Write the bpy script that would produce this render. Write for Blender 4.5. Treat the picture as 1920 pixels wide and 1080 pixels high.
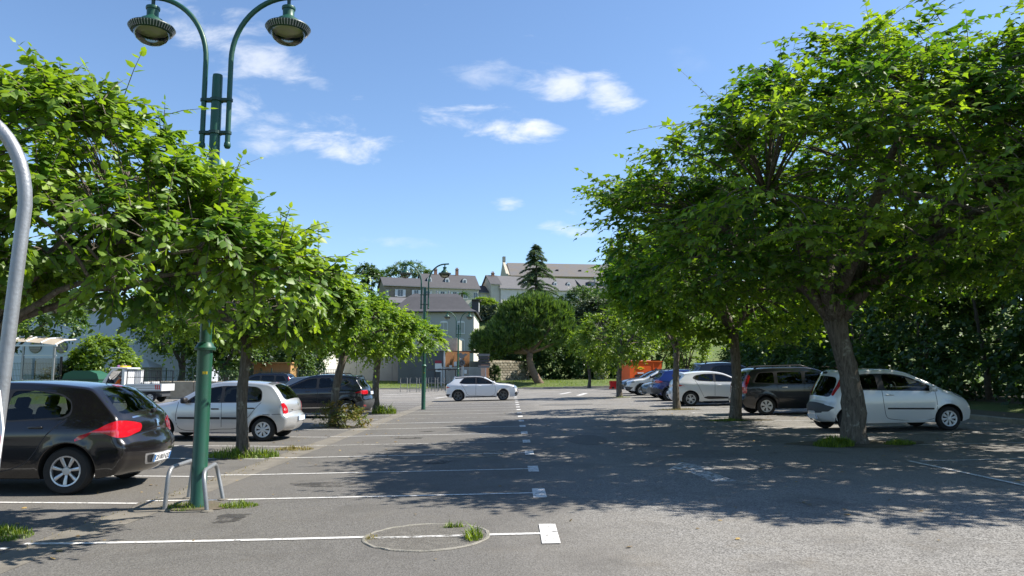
import bpy, bmesh, math, random
import numpy as np
from mathutils import Vector, Matrix
from mathutils.geometry import delaunay_2d_cdt

# ------------------------------------------------------------------ camera, sky, sun, exposure
scene = bpy.context.scene
for o in list(bpy.data.objects):
    bpy.data.objects.remove(o, do_unlink=True)
COL = scene.collection
PI = math.pi
R = math.radians

cam_d = bpy.data.cameras.new('camera')
cam_d.sensor_width = 36.0
cam_d.lens = 26.25
cam_d.clip_start = 0.05
cam_d.clip_end = 5000
cam = bpy.data.objects.new('camera', cam_d)
COL.objects.link(cam)
CAM_LOC = (0, 0, 1.65)
cam.location = CAM_LOC
cam.rotation_euler = (R(90 + 6.48), 0, 0)
scene.camera = cam

SUN_EL, SUN_AZ = 48.0, 82.0          # azimuth clockwise from +Y
SUN_DIR = Vector((math.sin(R(SUN_AZ)) * math.cos(R(SUN_EL)), math.cos(R(SUN_AZ)) * math.cos(R(SUN_EL)), math.sin(R(SUN_EL))))
sun_d = bpy.data.lights.new('sun', 'SUN')
sun_d.energy = 5.0
sun_d.angle = R(0.53)
sun_d.color = (1.0, 0.94, 0.85)
sun = bpy.data.objects.new('sun', sun_d)
sun.rotation_euler = (-SUN_DIR).to_track_quat('-Z', 'Y').to_euler()
sun.location = (60, 10, 60)
COL.objects.link(sun)

scene.view_settings.view_transform = 'Standard'
scene.view_settings.look = 'None'
scene.view_settings.exposure = 0.93
scene.view_settings.gamma = 1.0
scene.view_settings.use_curve_mapping = False
scene.cycles.max_bounces = 8
scene.cycles.transparent_max_bounces = 16
scene.cycles.caustics_reflective = False
scene.cycles.caustics_refractive = False

world = bpy.data.worlds.new('World')
scene.world = world
world.use_nodes = True
world.cycles.sampling_method = 'MANUAL'
world.cycles.sample_map_resolution = 256
wn = world.node_tree
for n in list(wn.nodes):
    wn.nodes.remove(n)


def N(nt, typ, **kw):
    n = nt.nodes.new(typ)
    for k, v in kw.items():
        if k == 'inp':
            for kk, vv in v.items():
                n.inputs[kk].default_value = vv
        else:
            setattr(n, k, v)
    return n


def math_node(nt, op, a, b=None, clamp=False):
    n = nt.nodes.new('ShaderNodeMath')
    n.operation = op
    n.use_clamp = clamp
    for i, v in enumerate((a, b)):
        if v is None:
            continue
        if isinstance(v, (int, float)):
            n.inputs[i].default_value = v
        else:
            nt.links.new(v, n.inputs[i])
    return n.outputs[0]


def build_sky():
    nt = wn
    out = N(nt, 'ShaderNodeOutputWorld')
    bg = N(nt, 'ShaderNodeBackground')
    sky = N(nt, 'ShaderNodeTexSky')
    sky.sky_type = 'NISHITA'
    sky.sun_disc = False
    sky.sun_elevation = R(SUN_EL)
    sky.sun_rotation = R(SUN_AZ)
    sky.air_density = 1.0
    sky.dust_density = 0.25
    sky.ozone_density = 3.0
    tc = N(nt, 'ShaderNodeTexCoord')
    sep = N(nt, 'ShaderNodeSeparateXYZ')
    nt.links.new(tc.outputs['Generated'], sep.inputs[0])
    # heading: tangent of the direction relative to north (+Y)
    ysafe = math_node(nt, 'MAXIMUM', sep.outputs[1], 0.05)
    ax = math_node(nt, 'DIVIDE', sep.outputs[0], ysafe)
    az = math_node(nt, 'DIVIDE', sep.outputs[2], ysafe)
    comb = N(nt, 'ShaderNodeCombineXYZ')
    nt.links.new(ax, comb.inputs[0])
    nt.links.new(az, comb.inputs[1])
    no = N(nt, 'ShaderNodeTexNoise', inp={'Scale': 13.0, 'Detail': 9.0, 'Roughness': 0.6, 'Distortion': 0.35})
    mp = N(nt, 'ShaderNodeMapping')
    mp.inputs['Scale'].default_value = (0.8, 1.9, 1.0)
    mp.inputs['Rotation'].default_value = (0, 0, R(14))
    nt.links.new(comb.outputs[0], mp.inputs[0])
    nt.links.new(mp.outputs[0], no.inputs['Vector'])
    nval = math_node(nt, 'SUBTRACT', no.outputs['Fac'], 0.5)
    # small fair-weather clouds: (heading, height, half width, half height, tilt, strength)
    clouds = CLOUDS
    total = None
    for (cx, cz, rx, rz, tilt, st) in clouds:
        dx = math_node(nt, 'SUBTRACT', ax, cx)
        dz = math_node(nt, 'SUBTRACT', az, cz)
        dz2 = math_node(nt, 'SUBTRACT', dz, math_node(nt, 'MULTIPLY', dx, tilt))
        qx = math_node(nt, 'POWER', math_node(nt, 'ABSOLUTE', math_node(nt, 'DIVIDE', dx, rx)), 2.0)
        qz = math_node(nt, 'POWER', math_node(nt, 'ABSOLUTE', math_node(nt, 'DIVIDE', dz2, rz)), 2.0)
        d = math_node(nt, 'SUBTRACT', 1.0, math_node(nt, 'ADD', qx, qz))
        d = math_node(nt, 'MAXIMUM', d, -1.0)
        d = math_node(nt, 'ADD', math_node(nt, 'MULTIPLY', d, 0.62), math_node(nt, 'MULTIPLY', nval, 3.9))
        mr = N(nt, 'ShaderNodeMapRange', interpolation_type='SMOOTHSTEP')
        mr.inputs['From Min'].default_value = -0.02
        mr.inputs['From Max'].default_value = 1.25
        nt.links.new(d, mr.inputs['Value'])
        m = math_node(nt, 'MULTIPLY', mr.outputs[0], st)
        total = m if total is None else math_node(nt, 'MAXIMUM', total, m)
    mix = N(nt, 'ShaderNodeMix', data_type='RGBA')
    nt.links.new(total, mix.inputs['Factor'])
    tint = N(nt, 'ShaderNodeMix', data_type='RGBA', blend_type='MULTIPLY')
    tint.inputs['Factor'].default_value = 1.0
    tint.inputs[7].default_value = SKY_TINT
    nt.links.new(sky.outputs[0], tint.inputs[6])
    nt.links.new(tint.outputs[2], mix.inputs[6])
    mix.inputs[7].default_value = (5.3, 5.45, 5.75, 1)
    nt.links.new(mix.outputs[2], bg.inputs['Color'])
    bg.inputs['Strength'].default_value = 0.11
    nt.links.new(bg.outputs[0], out.inputs[0])


def dir_of(px, py):                   # heading / height tangents of a sighted cloud
    p = math.atan(159 / 1400)
    u, v = (px - 960) / 1400, (540 - py) / 1400
    y = math.cos(p) - math.sin(p) * v
    return u / y, (math.sin(p) + math.cos(p) * v) / y


CLOUDS = []
for (px, py, rx, ry, tilt, st) in [(445, 90, 150, 75, -.45, .62), (490, 232, 85, 55, -.2, .62), (635, 262, 120, 42, -.15, .85),
                                   (925, 232, 140, 33, -.16, .95), (1040, 160, 80, 46, -.1, .75), (1145, 180, 62, 50, -.2, .72),
                                   (905, 140, 95, 32, .05, .38), (945, 383, 34, 14, 0, .7), (1065, 430, 62, 18, 0, .6),
                                   (1100, 398, 40, 12, -.1, .5), (1290, 110, 60, 30, -.2, .05), (600, 158, 34, 16, -.2, .4),
                                   (745, 455, 90, 12, -.05, .35), (350, 45, 60, 30, 0, .3)]:
    a, b = dir_of(px, py)
    CLOUDS.append((a, b, rx / 1400, ry / 1400, tilt, st))
SKY_TINT = (.86, .92, .98, 1)
build_sky()


# ------------------------------------------------------------------ helpers
def gz(x):
    """height of the paved lot: falls gently to the gutter at x = -4.5 from both sides"""
    if x > -4.5:
        return .02 * (min(x, 14) + 4.5)
    return .006 * (-4.5 - max(x, -14))


def unit(a):
    return a / (np.linalg.norm(a, axis=-1, keepdims=True) + 1e-9)


def tag(o, label=None, cat=None, group=None, kind=None):
    if label: o['label'] = label
    if cat: o['category'] = cat
    if group: o['group'] = group
    if kind: o['kind'] = kind
    return o


def empty(name, loc=(0, 0, 0), rz=0, label=None, cat=None, group=None):
    o = bpy.data.objects.new(name, None)
    o.empty_display_size = .2
    COL.objects.link(o)
    o.location = loc
    o.rotation_euler = (0, 0, rz)
    tag(o, label, cat, group)
    return o


def link(name, me, parent=None, loc=None):
    o = bpy.data.objects.new(name, me)
    COL.objects.link(o)
    if parent is not None: o.parent = parent
    if loc is not None: o.location = loc
    return o


def copy_tree(o, parent=None):
    c = o.copy()
    COL.objects.link(c)
    c.parent = parent
    for ch in o.children:
        copy_tree(ch, c)
    return c


class MB:
    """collects shapes and links them as ONE mesh object"""

    def __init__(s):
        s.v, s.f, s.m = [], [], []

    def add(s, verts, faces, mi=0):
        n = len(s.v)
        s.v.extend([tuple(map(float, p)) for p in verts])
        s.f.extend([tuple(int(i) + n for i in f) for f in faces])
        s.m.extend([mi] * len(faces))
        return s

    def box(s, x0, x1, y0, y1, z0, z1, mi=0):
        v = [(x0, y0, z0), (x1, y0, z0), (x1, y1, z0), (x0, y1, z0), (x0, y0, z1), (x1, y0, z1), (x1, y1, z1), (x0, y1, z1)]
        f = [(0, 3, 2, 1), (4, 5, 6, 7), (0, 1, 5, 4), (1, 2, 6, 5), (2, 3, 7, 6), (3, 0, 4, 7)]
        return s.add(v, f, mi)

    def rbox(s, c, size, bev=.02, rot=None, mi=0):
        """box with chamfered edges"""
        bm = bmesh.new()
        bmesh.ops.create_cube(bm, size=1)
        for v in bm.verts:
            v.co = Vector((v.co.x * size[0], v.co.y * size[1], v.co.z * size[2]))
        bmesh.ops.bevel(bm, geom=list(bm.edges), offset=bev, segments=2, affect='EDGES', profile=.5)
        M = Matrix.Translation(Vector(c))
        if rot is not None:
            M = M @ rot
        bm.verts.index_update()
        vs = [M @ v.co for v in bm.verts]
        fs = [[v.index for v in f.verts] for f in bm.faces]
        bm.free()
        return s.add(vs, fs, mi)

    def tube(s, pts, r, k=8, cap=True, mi=0):
        pts = [Vector(p) for p in pts]
        n = len(pts)
        rr = [r] * n if isinstance(r, (int, float)) else list(r)
        vs, fs = [], []
        up = Vector((0, 0, 1))
        prev = None
        for i, p in enumerate(pts):
            t = (pts[min(i + 1, n - 1)] - pts[max(i - 1, 0)])
            if t.length < 1e-9: t = Vector((0, 0, 1))
            t.normalize()
            if prev is None:
                a = up if abs(t.z) < .9 else Vector((1, 0, 0))
                e1 = (a - t * a.dot(t)).normalized()
            else:
                e1 = (prev - t * prev.dot(t))
                e1 = e1.normalized() if e1.length > 1e-6 else t.orthogonal().normalized()
            prev = e1
            e2 = t.cross(e1)
            for j in range(k):
                an = 2 * PI * j / k
                vs.append(p + (e1 * math.cos(an) + e2 * math.sin(an)) * rr[i])
        for i in range(n - 1):
            for j in range(k):
                a, b = i * k + j, i * k + (j + 1) % k
                fs.append((a, b, b + k, a + k))
        if cap:
            fs.append(tuple(range(k))[::-1])
            fs.append(tuple((n - 1) * k + j for j in range(k)))
        return s.add(vs, fs, mi)

    def lathe(s, prof, k=24, c=(0, 0, 0), axis='z', mi=0, cap=False):
        vs, fs = [], []
        for (r, h) in prof:
            for j in range(k):
                a = 2 * PI * j / k
                if axis == 'z':
                    vs.append((c[0] + r * math.cos(a), c[1] + r * math.sin(a), c[2] + h))
                elif axis == 'y':
                    vs.append((c[0] + r * math.cos(a), c[1] + h, c[2] + r * math.sin(a)))
                else:
                    vs.append((c[0] + h, c[1] + r * math.cos(a), c[2] + r * math.sin(a)))
        for i in range(len(prof) - 1):
            for j in range(k):
                a, b = i * k + j, i * k + (j + 1) % k
                fs.append((a, b, b + k, a + k))
        if cap:
            fs.append(tuple(range(k))[::-1])
            fs.append(tuple((len(prof) - 1) * k + j for j in range(k)))
        return s.add(vs, fs, mi)

    def prism(s, poly, h0, h1, axis='z', mi=0):
        """poly: 2-D outline; axis: extrusion axis (x: poly=(y,z); y: poly=(x,z); z: poly=(x,y))"""
        def P(a, b, h):
            return {'z': (a, b, h), 'y': (a, h, b), 'x': (h, a, b)}[axis]
        n = len(poly)
        vs = [P(a, b, h0) for a, b in poly] + [P(a, b, h1) for a, b in poly]
        fs = [tuple(range(n))[::-1], tuple(range(n, 2 * n))]
        fs += [(i, (i + 1) % n, (i + 1) % n + n, i + n) for i in range(n)]
        return s.add(vs, fs, mi)

    def mesh(s, name, mats, smooth=False, fix=False, angle=None):
        me = bpy.data.meshes.new(name)
        me.from_pydata(s.v, [], s.f)
        if not isinstance(mats, (list, tuple)): mats = [mats]
        for m in mats: me.materials.append(m)
        if len(mats) > 1:
            me.polygons.foreach_set('material_index', s.m)
        if fix:
            bm = bmesh.new(); bm.from_mesh(me)
            bmesh.ops.remove_doubles(bm, verts=bm.verts, dist=1e-5)
            bmesh.ops.recalc_face_normals(bm, faces=bm.faces)
            bm.to_mesh(me); bm.free()
        if smooth:
            me.shade_smooth()
            if angle is not None:
                me.set_sharp_from_angle(angle=angle)
        me.update()
        return me

    def build(s, name, mats, parent=None, smooth=False, fix=True, angle=None, loc=None):
        return link(name, s.mesh(name, mats, smooth, fix, angle), parent, loc)


def np_mesh(name, V, F, mat, parent=None, attr=None, smooth=False):
    """V (n,3) float array, F (m,3|4) int array"""
    me = bpy.data.meshes.new(name)
    V = np.ascontiguousarray(V, dtype=np.float32); F = np.ascontiguousarray(F, dtype=np.int32)
    k = F.shape[1]
    me.vertices.add(len(V)); me.vertices.foreach_set('co', V.ravel())
    me.loops.add(F.size); me.loops.foreach_set('vertex_index', F.ravel())
    me.polygons.add(len(F)); me.polygons.foreach_set('loop_start', np.arange(0, F.size, k, dtype=np.int32))
    if smooth:
        me.polygons.foreach_set('use_smooth', np.ones(len(F), dtype=bool))
    me.materials.append(mat)
    me.update(calc_edges=True)
    if attr is not None:
        a = me.attributes.new('tint', 'FLOAT', 'POINT')
        a.data.foreach_set('value', np.ascontiguousarray(attr, dtype=np.float32))
    return link(name, me, parent)


# ------------------------------------------------------------------ materials
MATS = {}


def mat(name, col, rough=.6, metal=0., noise=None, coat=0., bump=None, spec=.5, emis=None, alpha=None, trans=0., backdark=False):
    """noise = (scale, amount[, colour2]) colour variation; bump = (scale, strength)"""
    if name in MATS: return MATS[name]
    m = bpy.data.materials.new(name); m.use_nodes = True
    nt = m.node_tree; nt.nodes.clear()
    out = N(nt, 'ShaderNodeOutputMaterial')
    b = N(nt, 'ShaderNodeBsdfPrincipled')
    c = (*col, 1) if len(col) == 3 else col
    b.inputs['Base Color'].default_value = c
    b.inputs['Roughness'].default_value = rough
    b.inputs['Metallic'].default_value = metal
    b.inputs['Specular IOR Level'].default_value = spec
    b.inputs['Coat Weight'].default_value = coat
    b.inputs['Coat Roughness'].default_value = .04
    if trans: b.inputs['Transmission Weight'].default_value = trans
    if emis:
        b.inputs['Emission Color'].default_value = (*emis[:3], 1)
        b.inputs['Emission Strength'].default_value = emis[3]
    tc = N(nt, 'ShaderNodeTexCoord')
    if noise:
        no = N(nt, 'ShaderNodeTexNoise', inp={'Scale': noise[0], 'Detail': 8.0, 'Roughness': .62})
        nt.links.new(tc.outputs['Object'], no.inputs['Vector'])
        mx = N(nt, 'ShaderNodeMix', data_type='RGBA')
        c2 = noise[2] if len(noise) > 2 else tuple(x * .55 for x in col)
        mr = N(nt, 'ShaderNodeMapRange')
        mr.inputs['From Min'].default_value = .38; mr.inputs['From Max'].default_value = .72
        mr.inputs['To Max'].default_value = noise[1]
        nt.links.new(no.outputs['Fac'], mr.inputs['Value'])
        nt.links.new(mr.outputs[0], mx.inputs['Factor'])
        mx.inputs[6].default_value = c; mx.inputs[7].default_value = (*c2, 1)
        nt.links.new(mx.outputs[2], b.inputs['Base Color'])
    if bump:
        n2 = N(nt, 'ShaderNodeTexNoise', inp={'Scale': bump[0], 'Detail': 6.0})
        nt.links.new(tc.outputs['Object'], n2.inputs['Vector'])
        bp = N(nt, 'ShaderNodeBump', inp={'Strength': bump[1], 'Distance': .02})
        nt.links.new(n2.outputs['Fac'], bp.inputs['Height'])
        nt.links.new(bp.outputs[0], b.inputs['Normal'])
    if backdark:      # the unpainted inner side of a sheet panel (cabin lining)
        ge = N(nt, 'ShaderNodeNewGeometry')
        d = N(nt, 'ShaderNodeBsdfDiffuse', inp={'Color': (.03, .03, .032, 1)})
        ms = N(nt, 'ShaderNodeMixShader')
        nt.links.new(ge.outputs['Backfacing'], ms.inputs[0])
        nt.links.new(b.outputs[0], ms.inputs[1]); nt.links.new(d.outputs[0], ms.inputs[2])
        nt.links.new(ms.outputs[0], out.inputs[0])
    else:
        nt.links.new(b.outputs[0], out.inputs[0])
    MATS[name] = m
    return m


def paint(name, col, metal=.25, rough=.32):
    return mat(name, col, rough, metal, coat=1.0, backdark=True, noise=(2.5, .12, tuple(c * .8 for c in col)))


def glass_mat(name, tint=(.5, .55, .53), refl=1.45):
    if name in MATS: return MATS[name]
    m = bpy.data.materials.new(name); m.use_nodes = True
    nt = m.node_tree; nt.nodes.clear()
    out = N(nt, 'ShaderNodeOutputMaterial')
    tr = N(nt, 'ShaderNodeBsdfTransparent', inp={'Color': (*tint, 1)})
    gl = N(nt, 'ShaderNodeBsdfGlossy', inp={'Color': (1, 1, 1, 1), 'Roughness': .02})
    fr = N(nt, 'ShaderNodeFresnel', inp={'IOR': refl})
    ms = N(nt, 'ShaderNodeMixShader')
    nt.links.new(fr.outputs[0], ms.inputs[0]); nt.links.new(tr.outputs[0], ms.inputs[1]); nt.links.new(gl.outputs[0], ms.inputs[2])
    nt.links.new(ms.outputs[0], out.inputs[0])
    MATS[name] = m
    return m


def leaf_mat(name, lo, hi, trans=.42, gloss=.06, ybias=(1.6, 1.5, .6)):
    """lo/hi: leaf colours picked per leaf by the 'tint' attribute"""
    m = bpy.data.materials.new(name); m.use_nodes = True
    nt = m.node_tree; nt.nodes.clear()
    out = N(nt, 'ShaderNodeOutputMaterial')
    at = N(nt, 'ShaderNodeAttribute', attribute_name='tint')
    mx = N(nt, 'ShaderNodeMix', data_type='RGBA')
    nt.links.new(at.outputs['Fac'], mx.inputs['Factor'])
    mx.inputs[6].default_value = (*lo, 1); mx.inputs[7].default_value = (*hi, 1)
    df = N(nt, 'ShaderNodeBsdfDiffuse')
    tl = N(nt, 'ShaderNodeBsdfTranslucent')
    t2 = N(nt, 'ShaderNodeMix', data_type='RGBA', blend_type='MULTIPLY')
    t2.inputs['Factor'].default_value = 1
    t2.inputs[7].default_value = (*ybias, 1)
    nt.links.new(mx.outputs[2], t2.inputs[6])
    nt.links.new(mx.outputs[2], df.inputs['Color']); nt.links.new(t2.outputs[2], tl.inputs['Color'])
    ms = N(nt, 'ShaderNodeMixShader', inp={0: trans})
    nt.links.new(df.outputs[0], ms.inputs[1]); nt.links.new(tl.outputs[0], ms.inputs[2])
    gl = N(nt, 'ShaderNodeBsdfGlossy', inp={'Color': (1, 1, 1, 1), 'Roughness': .5})
    m2 = N(nt, 'ShaderNodeMixShader', inp={0: gloss})
    nt.links.new(ms.outputs[0], m2.inputs[1]); nt.links.new(gl.outputs[0], m2.inputs[2])
    nt.links.new(m2.outputs[0], out.inputs[0])
    MATS[name] = m
    return m
# ------------------------------------------------------------------ the setting: ground, lot, gutter, kerb, lawns
def sstep(a, b, x):
    t = np.clip((np.asarray(x, float) - a) / (b - a), 0, 1)
    return t * t * (3 - 2 * t)


def gz_np(x):
    x = np.asarray(x, float)
    return np.where(x > -4.5, .02 * (np.minimum(x, 14) + 4.5), .006 * (-4.5 - np.maximum(x, -14)))


def terrain(x, y):
    x = np.asarray(x, float); y = np.asarray(y, float)
    h = gz_np(x) - .06
    h = h + .75 * sstep(74, 84, y) + .25 * sstep(84, 100, y)
    h = h + 15.0 * sstep(112, 168, y) + 5 * sstep(168, 205, y)
    h = h + .35 * sstep(13.2, 16, x) * (1 - sstep(66, 74, y))
    h = h + .5 * sstep(34, 42, y) * sstep(-22, -30, x)
    return h


def th(x, y):
    return float(terrain(x, y))


def grid_mesh(name, xs, ys, hf, m, parent=None):
    X, Y = np.meshgrid(xs, ys)
    Z = hf(X, Y)
    V = np.stack([X.ravel(), Y.ravel(), Z.ravel()], 1)
    nx, ny = len(xs), len(ys)
    i = np.arange(nx - 1)[None, :] + nx * np.arange(ny - 1)[:, None]
    i = i.ravel()
    F = np.stack([i, i + 1, i + nx + 1, i + nx], 1)
    return np_mesh(name, V, F, m, parent, smooth=True)


def asphalt_mat():
    m = bpy.data.materials.new('asphalt'); m.use_nodes = True
    nt = m.node_tree; nt.nodes.clear()
    out = N(nt, 'ShaderNodeOutputMaterial')
    b = N(nt, 'ShaderNodeBsdfPrincipled', inp={'Roughness': .88, 'Specular IOR Level': .25})
    ge = N(nt, 'ShaderNodeNewGeometry')
    P = ge.outputs['Position']

    def noise(sc, det=4, rough=.55, dist=0.):
        n = N(nt, 'ShaderNodeTexNoise', inp={'Scale': sc, 'Detail': det, 'Roughness': rough, 'Distortion': dist})
        nt.links.new(P, n.inputs['Vector'])
        return n.outputs['Fac']

    def rng(v, a, c, lo=0., hi=1.):
        r = N(nt, 'ShaderNodeMapRange')
        for k, q in zip(('From Min', 'From Max', 'To Min', 'To Max'), (a, c, lo, hi)):
            r.inputs[k].default_value = q
        nt.links.new(v, r.inputs['Value'])
        return r.outputs[0]

    def mixc(f, a, c, typ='MIX'):
        x = N(nt, 'ShaderNodeMix', data_type='RGBA', blend_type=typ)
        if isinstance(f, float): x.inputs['Factor'].default_value = f
        else: nt.links.new(f, x.inputs['Factor'])
        for i, q in ((6, a), (7, c)):
            if isinstance(q, tuple): x.inputs[i].default_value = (*q, 1)
            else: nt.links.new(q, x.inputs[i])
        return x.outputs[2]

    vor = N(nt, 'ShaderNodeTexVoronoi', inp={'Scale': 75.0})
    nt.links.new(P, vor.inputs['Vector'])
    stone = N(nt, 'ShaderNodeSeparateColor'); nt.links.new(vor.outputs['Color'], stone.inputs[0])
    base = mixc(rng(stone.outputs[0], .1, .95), (.075, .072, .067), (.30, .29, .27))
    fine = noise(38, 3)
    base = mixc(rng(fine, .35, .7, 0, .35), base, (.215, .206, .19))
    big = noise(.22, 5, .6)
    base = mixc(rng(big, .40, .62, 0, .6), base, (.225, .208, .18))
    blot = noise(.9, 6, .65, .4)
    base = mixc(rng(blot, .5, .72, 0, .6), base, (.075, .07, .064))
    dirt = noise(2.3, 6, .7)
    base = mixc(rng(dirt, .54, .76, 0, .45), base, (.17, .145, .11))
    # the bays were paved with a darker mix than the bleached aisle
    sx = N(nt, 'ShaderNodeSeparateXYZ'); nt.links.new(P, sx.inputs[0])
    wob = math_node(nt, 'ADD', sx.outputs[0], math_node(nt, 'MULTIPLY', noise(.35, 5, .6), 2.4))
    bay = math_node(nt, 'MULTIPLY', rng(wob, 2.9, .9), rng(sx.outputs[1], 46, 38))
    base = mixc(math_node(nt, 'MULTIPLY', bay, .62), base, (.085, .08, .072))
    # cracks
    dn = N(nt, 'ShaderNodeTexNoise', inp={'Scale': 2.2, 'Detail': 9.0, 'Roughness': .65}); nt.links.new(P, dn.inputs['Vector'])
    vm = N(nt, 'ShaderNodeVectorMath', operation='SCALE'); vm.inputs['Scale'].default_value = 2.2
    nt.links.new(dn.outputs['Color'], vm.inputs[0])
    va = N(nt, 'ShaderNodeVectorMath', operation='ADD'); nt.links.new(P, va.inputs[0]); nt.links.new(vm.outputs[0], va.inputs[1])
    ve = N(nt, 'ShaderNodeTexVoronoi', feature='DISTANCE_TO_EDGE', inp={'Scale': .24}); nt.links.new(va.outputs[0], ve.inputs['Vector'])
    cr = rng(ve.outputs['Distance'], 0.0, .0032, .7, 0)
    cm = math_node(nt, 'MULTIPLY', cr, rng(noise(.8, 3), .53, .6))
    base = mixc(cm, base, (.04, .038, .035))
    nt.links.new(base, b.inputs['Base Color'])
    bp = N(nt, 'ShaderNodeBump', inp={'Strength': .55, 'Distance': .006})
    nt.links.new(vor.outputs['Distance'], bp.inputs['Height'])
    nt.links.new(bp.outputs[0], b.inputs['Normal'])
    nt.links.new(b.outputs[0], out.inputs[0])
    MATS['asphalt'] = m
    return m


def worn_paint(name, col, wear_lo, wear_hi, sc=9.):
    """road paint flaking off to show the asphalt"""
    m = bpy.data.materials.new(name); m.use_nodes = True
    nt = m.node_tree; nt.nodes.clear()
    out = N(nt, 'ShaderNodeOutputMaterial')
    b = N(nt, 'ShaderNodeBsdfPrincipled', inp={'Roughness': .8, 'Base Color': (*col, 1), 'Specular IOR Level': .25})
    tr = N(nt, 'ShaderNodeBsdfTransparent')
    ge = N(nt, 'ShaderNodeNewGeometry')
    n1 = N(nt, 'ShaderNodeTexNoise', inp={'Scale': sc, 'Detail': 9.0, 'Roughness': .75}); nt.links.new(ge.outputs['Position'], n1.inputs['Vector'])
    mr = N(nt, 'ShaderNodeMapRange'); mr.inputs['From Min'].default_value = wear_lo; mr.inputs['From Max'].default_value = wear_hi
    nt.links.new(n1.outputs['Fac'], mr.inputs['Value'])
    ms = N(nt, 'ShaderNodeMixShader')
    nt.links.new(mr.outputs[0], ms.inputs[0]); nt.links.new(b.outputs[0], ms.inputs[1]); nt.links.new(tr.outputs[0], ms.inputs[2])
    nt.links.new(ms.outputs[0], out.inputs[0])
    MATS[name] = m
    return m


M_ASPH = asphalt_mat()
M_LINE = worn_paint('road_paint', (.60, .59, .565), .52, .66, 16.)
M_LINE_OLD = worn_paint('old_road_paint', (.50, .49, .465), .46, .58, 12.)
M_SOIL = mat('soil', (.12, .095, .065), .95, noise=(3, .8, (.07, .075, .03)), bump=(30, .5))
M_CONC = mat('gutter_concrete', (.185, .168, .138), .92, noise=(3, .85, (.105, .096, .08)), bump=(60, .4))
M_KERB = mat('kerb_concrete', (.30, .285, .25), .9, noise=(5, .7), bump=(50, .3))
M_GRASSG = mat('lawn_ground', (.075, .12, .022), .95, noise=(1.2, .8, (.14, .15, .04)), bump=(40, .6))

xs = np.concatenate([np.linspace(-2500, -120, 10), np.linspace(-100, -16, 15), np.linspace(-14, 18, 33), np.linspace(22, 100, 14), np.linspace(150, 2500, 9)])
ys = np.concatenate([np.linspace(-900, -30, 6), np.linspace(-20, 72, 24), np.linspace(74, 100, 14), np.linspace(104, 215, 38), np.linspace(240, 3000, 14)])
tag(grid_mesh('ground', xs, ys, lambda X, Y: terrain(X, Y) - .0, M_GRASSG), kind='structure')

LOTX = np.array([-48, -30, -20, -14, -10, -8, -4.5, -2, 2, 6, 10, 12.9])
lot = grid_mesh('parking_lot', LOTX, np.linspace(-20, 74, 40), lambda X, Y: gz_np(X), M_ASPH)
tag(lot, 'grey asphalt parking lot with white bay lines', kind='structure')


def flat_patch(name, poly, m, parent, lift):
    """thin sheet over the lot following its slope"""
    vs = [(x, y, gz(x) + lift) for x, y in poly]
    b = MB(); b.add(vs, [tuple(range(len(vs)))])
    return b.build(name, m, parent, fix=False)


gut = MB()
ysn = np.linspace(-6, 74, 81)
rngg = np.random.default_rng(2)
vs, fs = [], []
for i, y in enumerate(ysn):
    j = rngg.normal(0, .012, 2)
    vs += [(-4.68 + j[0], y, gz(-4.68) + .003), (-4.5, y, .0025), (-4.2 + j[1], y, gz(-4.2) + .003)]
for i in range(len(ysn) - 1):
    a = 3 * i
    fs += [(a, a + 1, a + 4, a + 3), (a + 1, a + 2, a + 5, a + 4)]
gut.add(vs, fs)
tag(gut.build('gutter_strip', M_CONC, smooth=True), 'worn beige concrete gutter strip between the two bay rows', kind='structure')

# bay lines and their T-shaped heads (parts of the lot)
def line_obj(x0, x1, y0, y1, w, m=M_LINE, name='bay_line', lift=.0062, wob=0.):
    n = max(2, int(abs(x1 - x0) / .5) + 1)
    b = MB(); vs = []
    for i in range(n + 1):
        t = i / n
        x, y = x0 + (x1 - x0) * t, y0 + (y1 - y0) * t + wob * math.sin(5 * t + x0)
        vs += [(x, y - w / 2, gz(x) + lift), (x, y + w / 2, gz(x) + lift)]
    b.add(vs, [(2 * i, 2 * i + 2, 2 * i + 3, 2 * i + 1) for i in range(n)])
    return b.build(name, m, lot, fix=False)


rnd = random.Random(5)
for k in range(-1, 21):
    y = 7.47 + 2.45 * k
    if abs(y - 44) < 1.5 and False: continue
    j = rnd.uniform(-.03, .03)
    if k == 0:
        line_obj(-4.72, -1.42, y - .02, y + .0, .08, wob=.012)
        line_obj(-.22, .28, y, y + .01, .08)
    else:
        line_obj(-4.72, .28, y - .03, y + j, .075, M_LINE if k not in (4, 8, 13) else M_LINE_OLD, wob=.01)
    x1 = .36 - .008 * k
    hw, hl = (.085, .44) if k <= 0 else (.085, .37)
    b = MB(); vs = [(x1 - hw, y - hl, 0), (x1 + hw, y - hl, 0), (x1 + hw, y + hl, 0), (x1 - hw, y + hl, 0)]
    b.add([(a, c, gz(a) + .0088) for a, c, _ in vs], [(0, 1, 2, 3)])
    b.build('bay_line_head', M_LINE, lot, fix=False)
for k in range(-1, 14):
    y = 9.75 + 2.45 * k
    line_obj(-9.9, -4.75, y + .03, y - .05, .075, wob=.01)
for k in range(-3, 15):
    y = 12.36 + 2.45 * k
    line_obj(6.62, 11.7, y, y + .05, .075, M_LINE if k != 0 else M_LINE, wob=.01)
b = MB(); b.add([(6.55, 6.2, gz(6.55) + .009), (6.63, 6.2, gz(6.63) + .009), (6.5, 12.4, gz(6.5) + .009), (6.42, 12.4, gz(6.42) + .009)], [(0, 1, 2, 3)])
b.build('bay_edge_line', M_LINE, lot, fix=False)
for k in range(3, 13):
    y = 12.36 + 2.45 * k
    b = MB(); b.box(6.46, 6.6, y - .3, y + .3, gz(6.5) + .004, gz(6.5) + .0075)
    b.build('bay_line_head', M_LINE_OLD, lot, fix=False)
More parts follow.
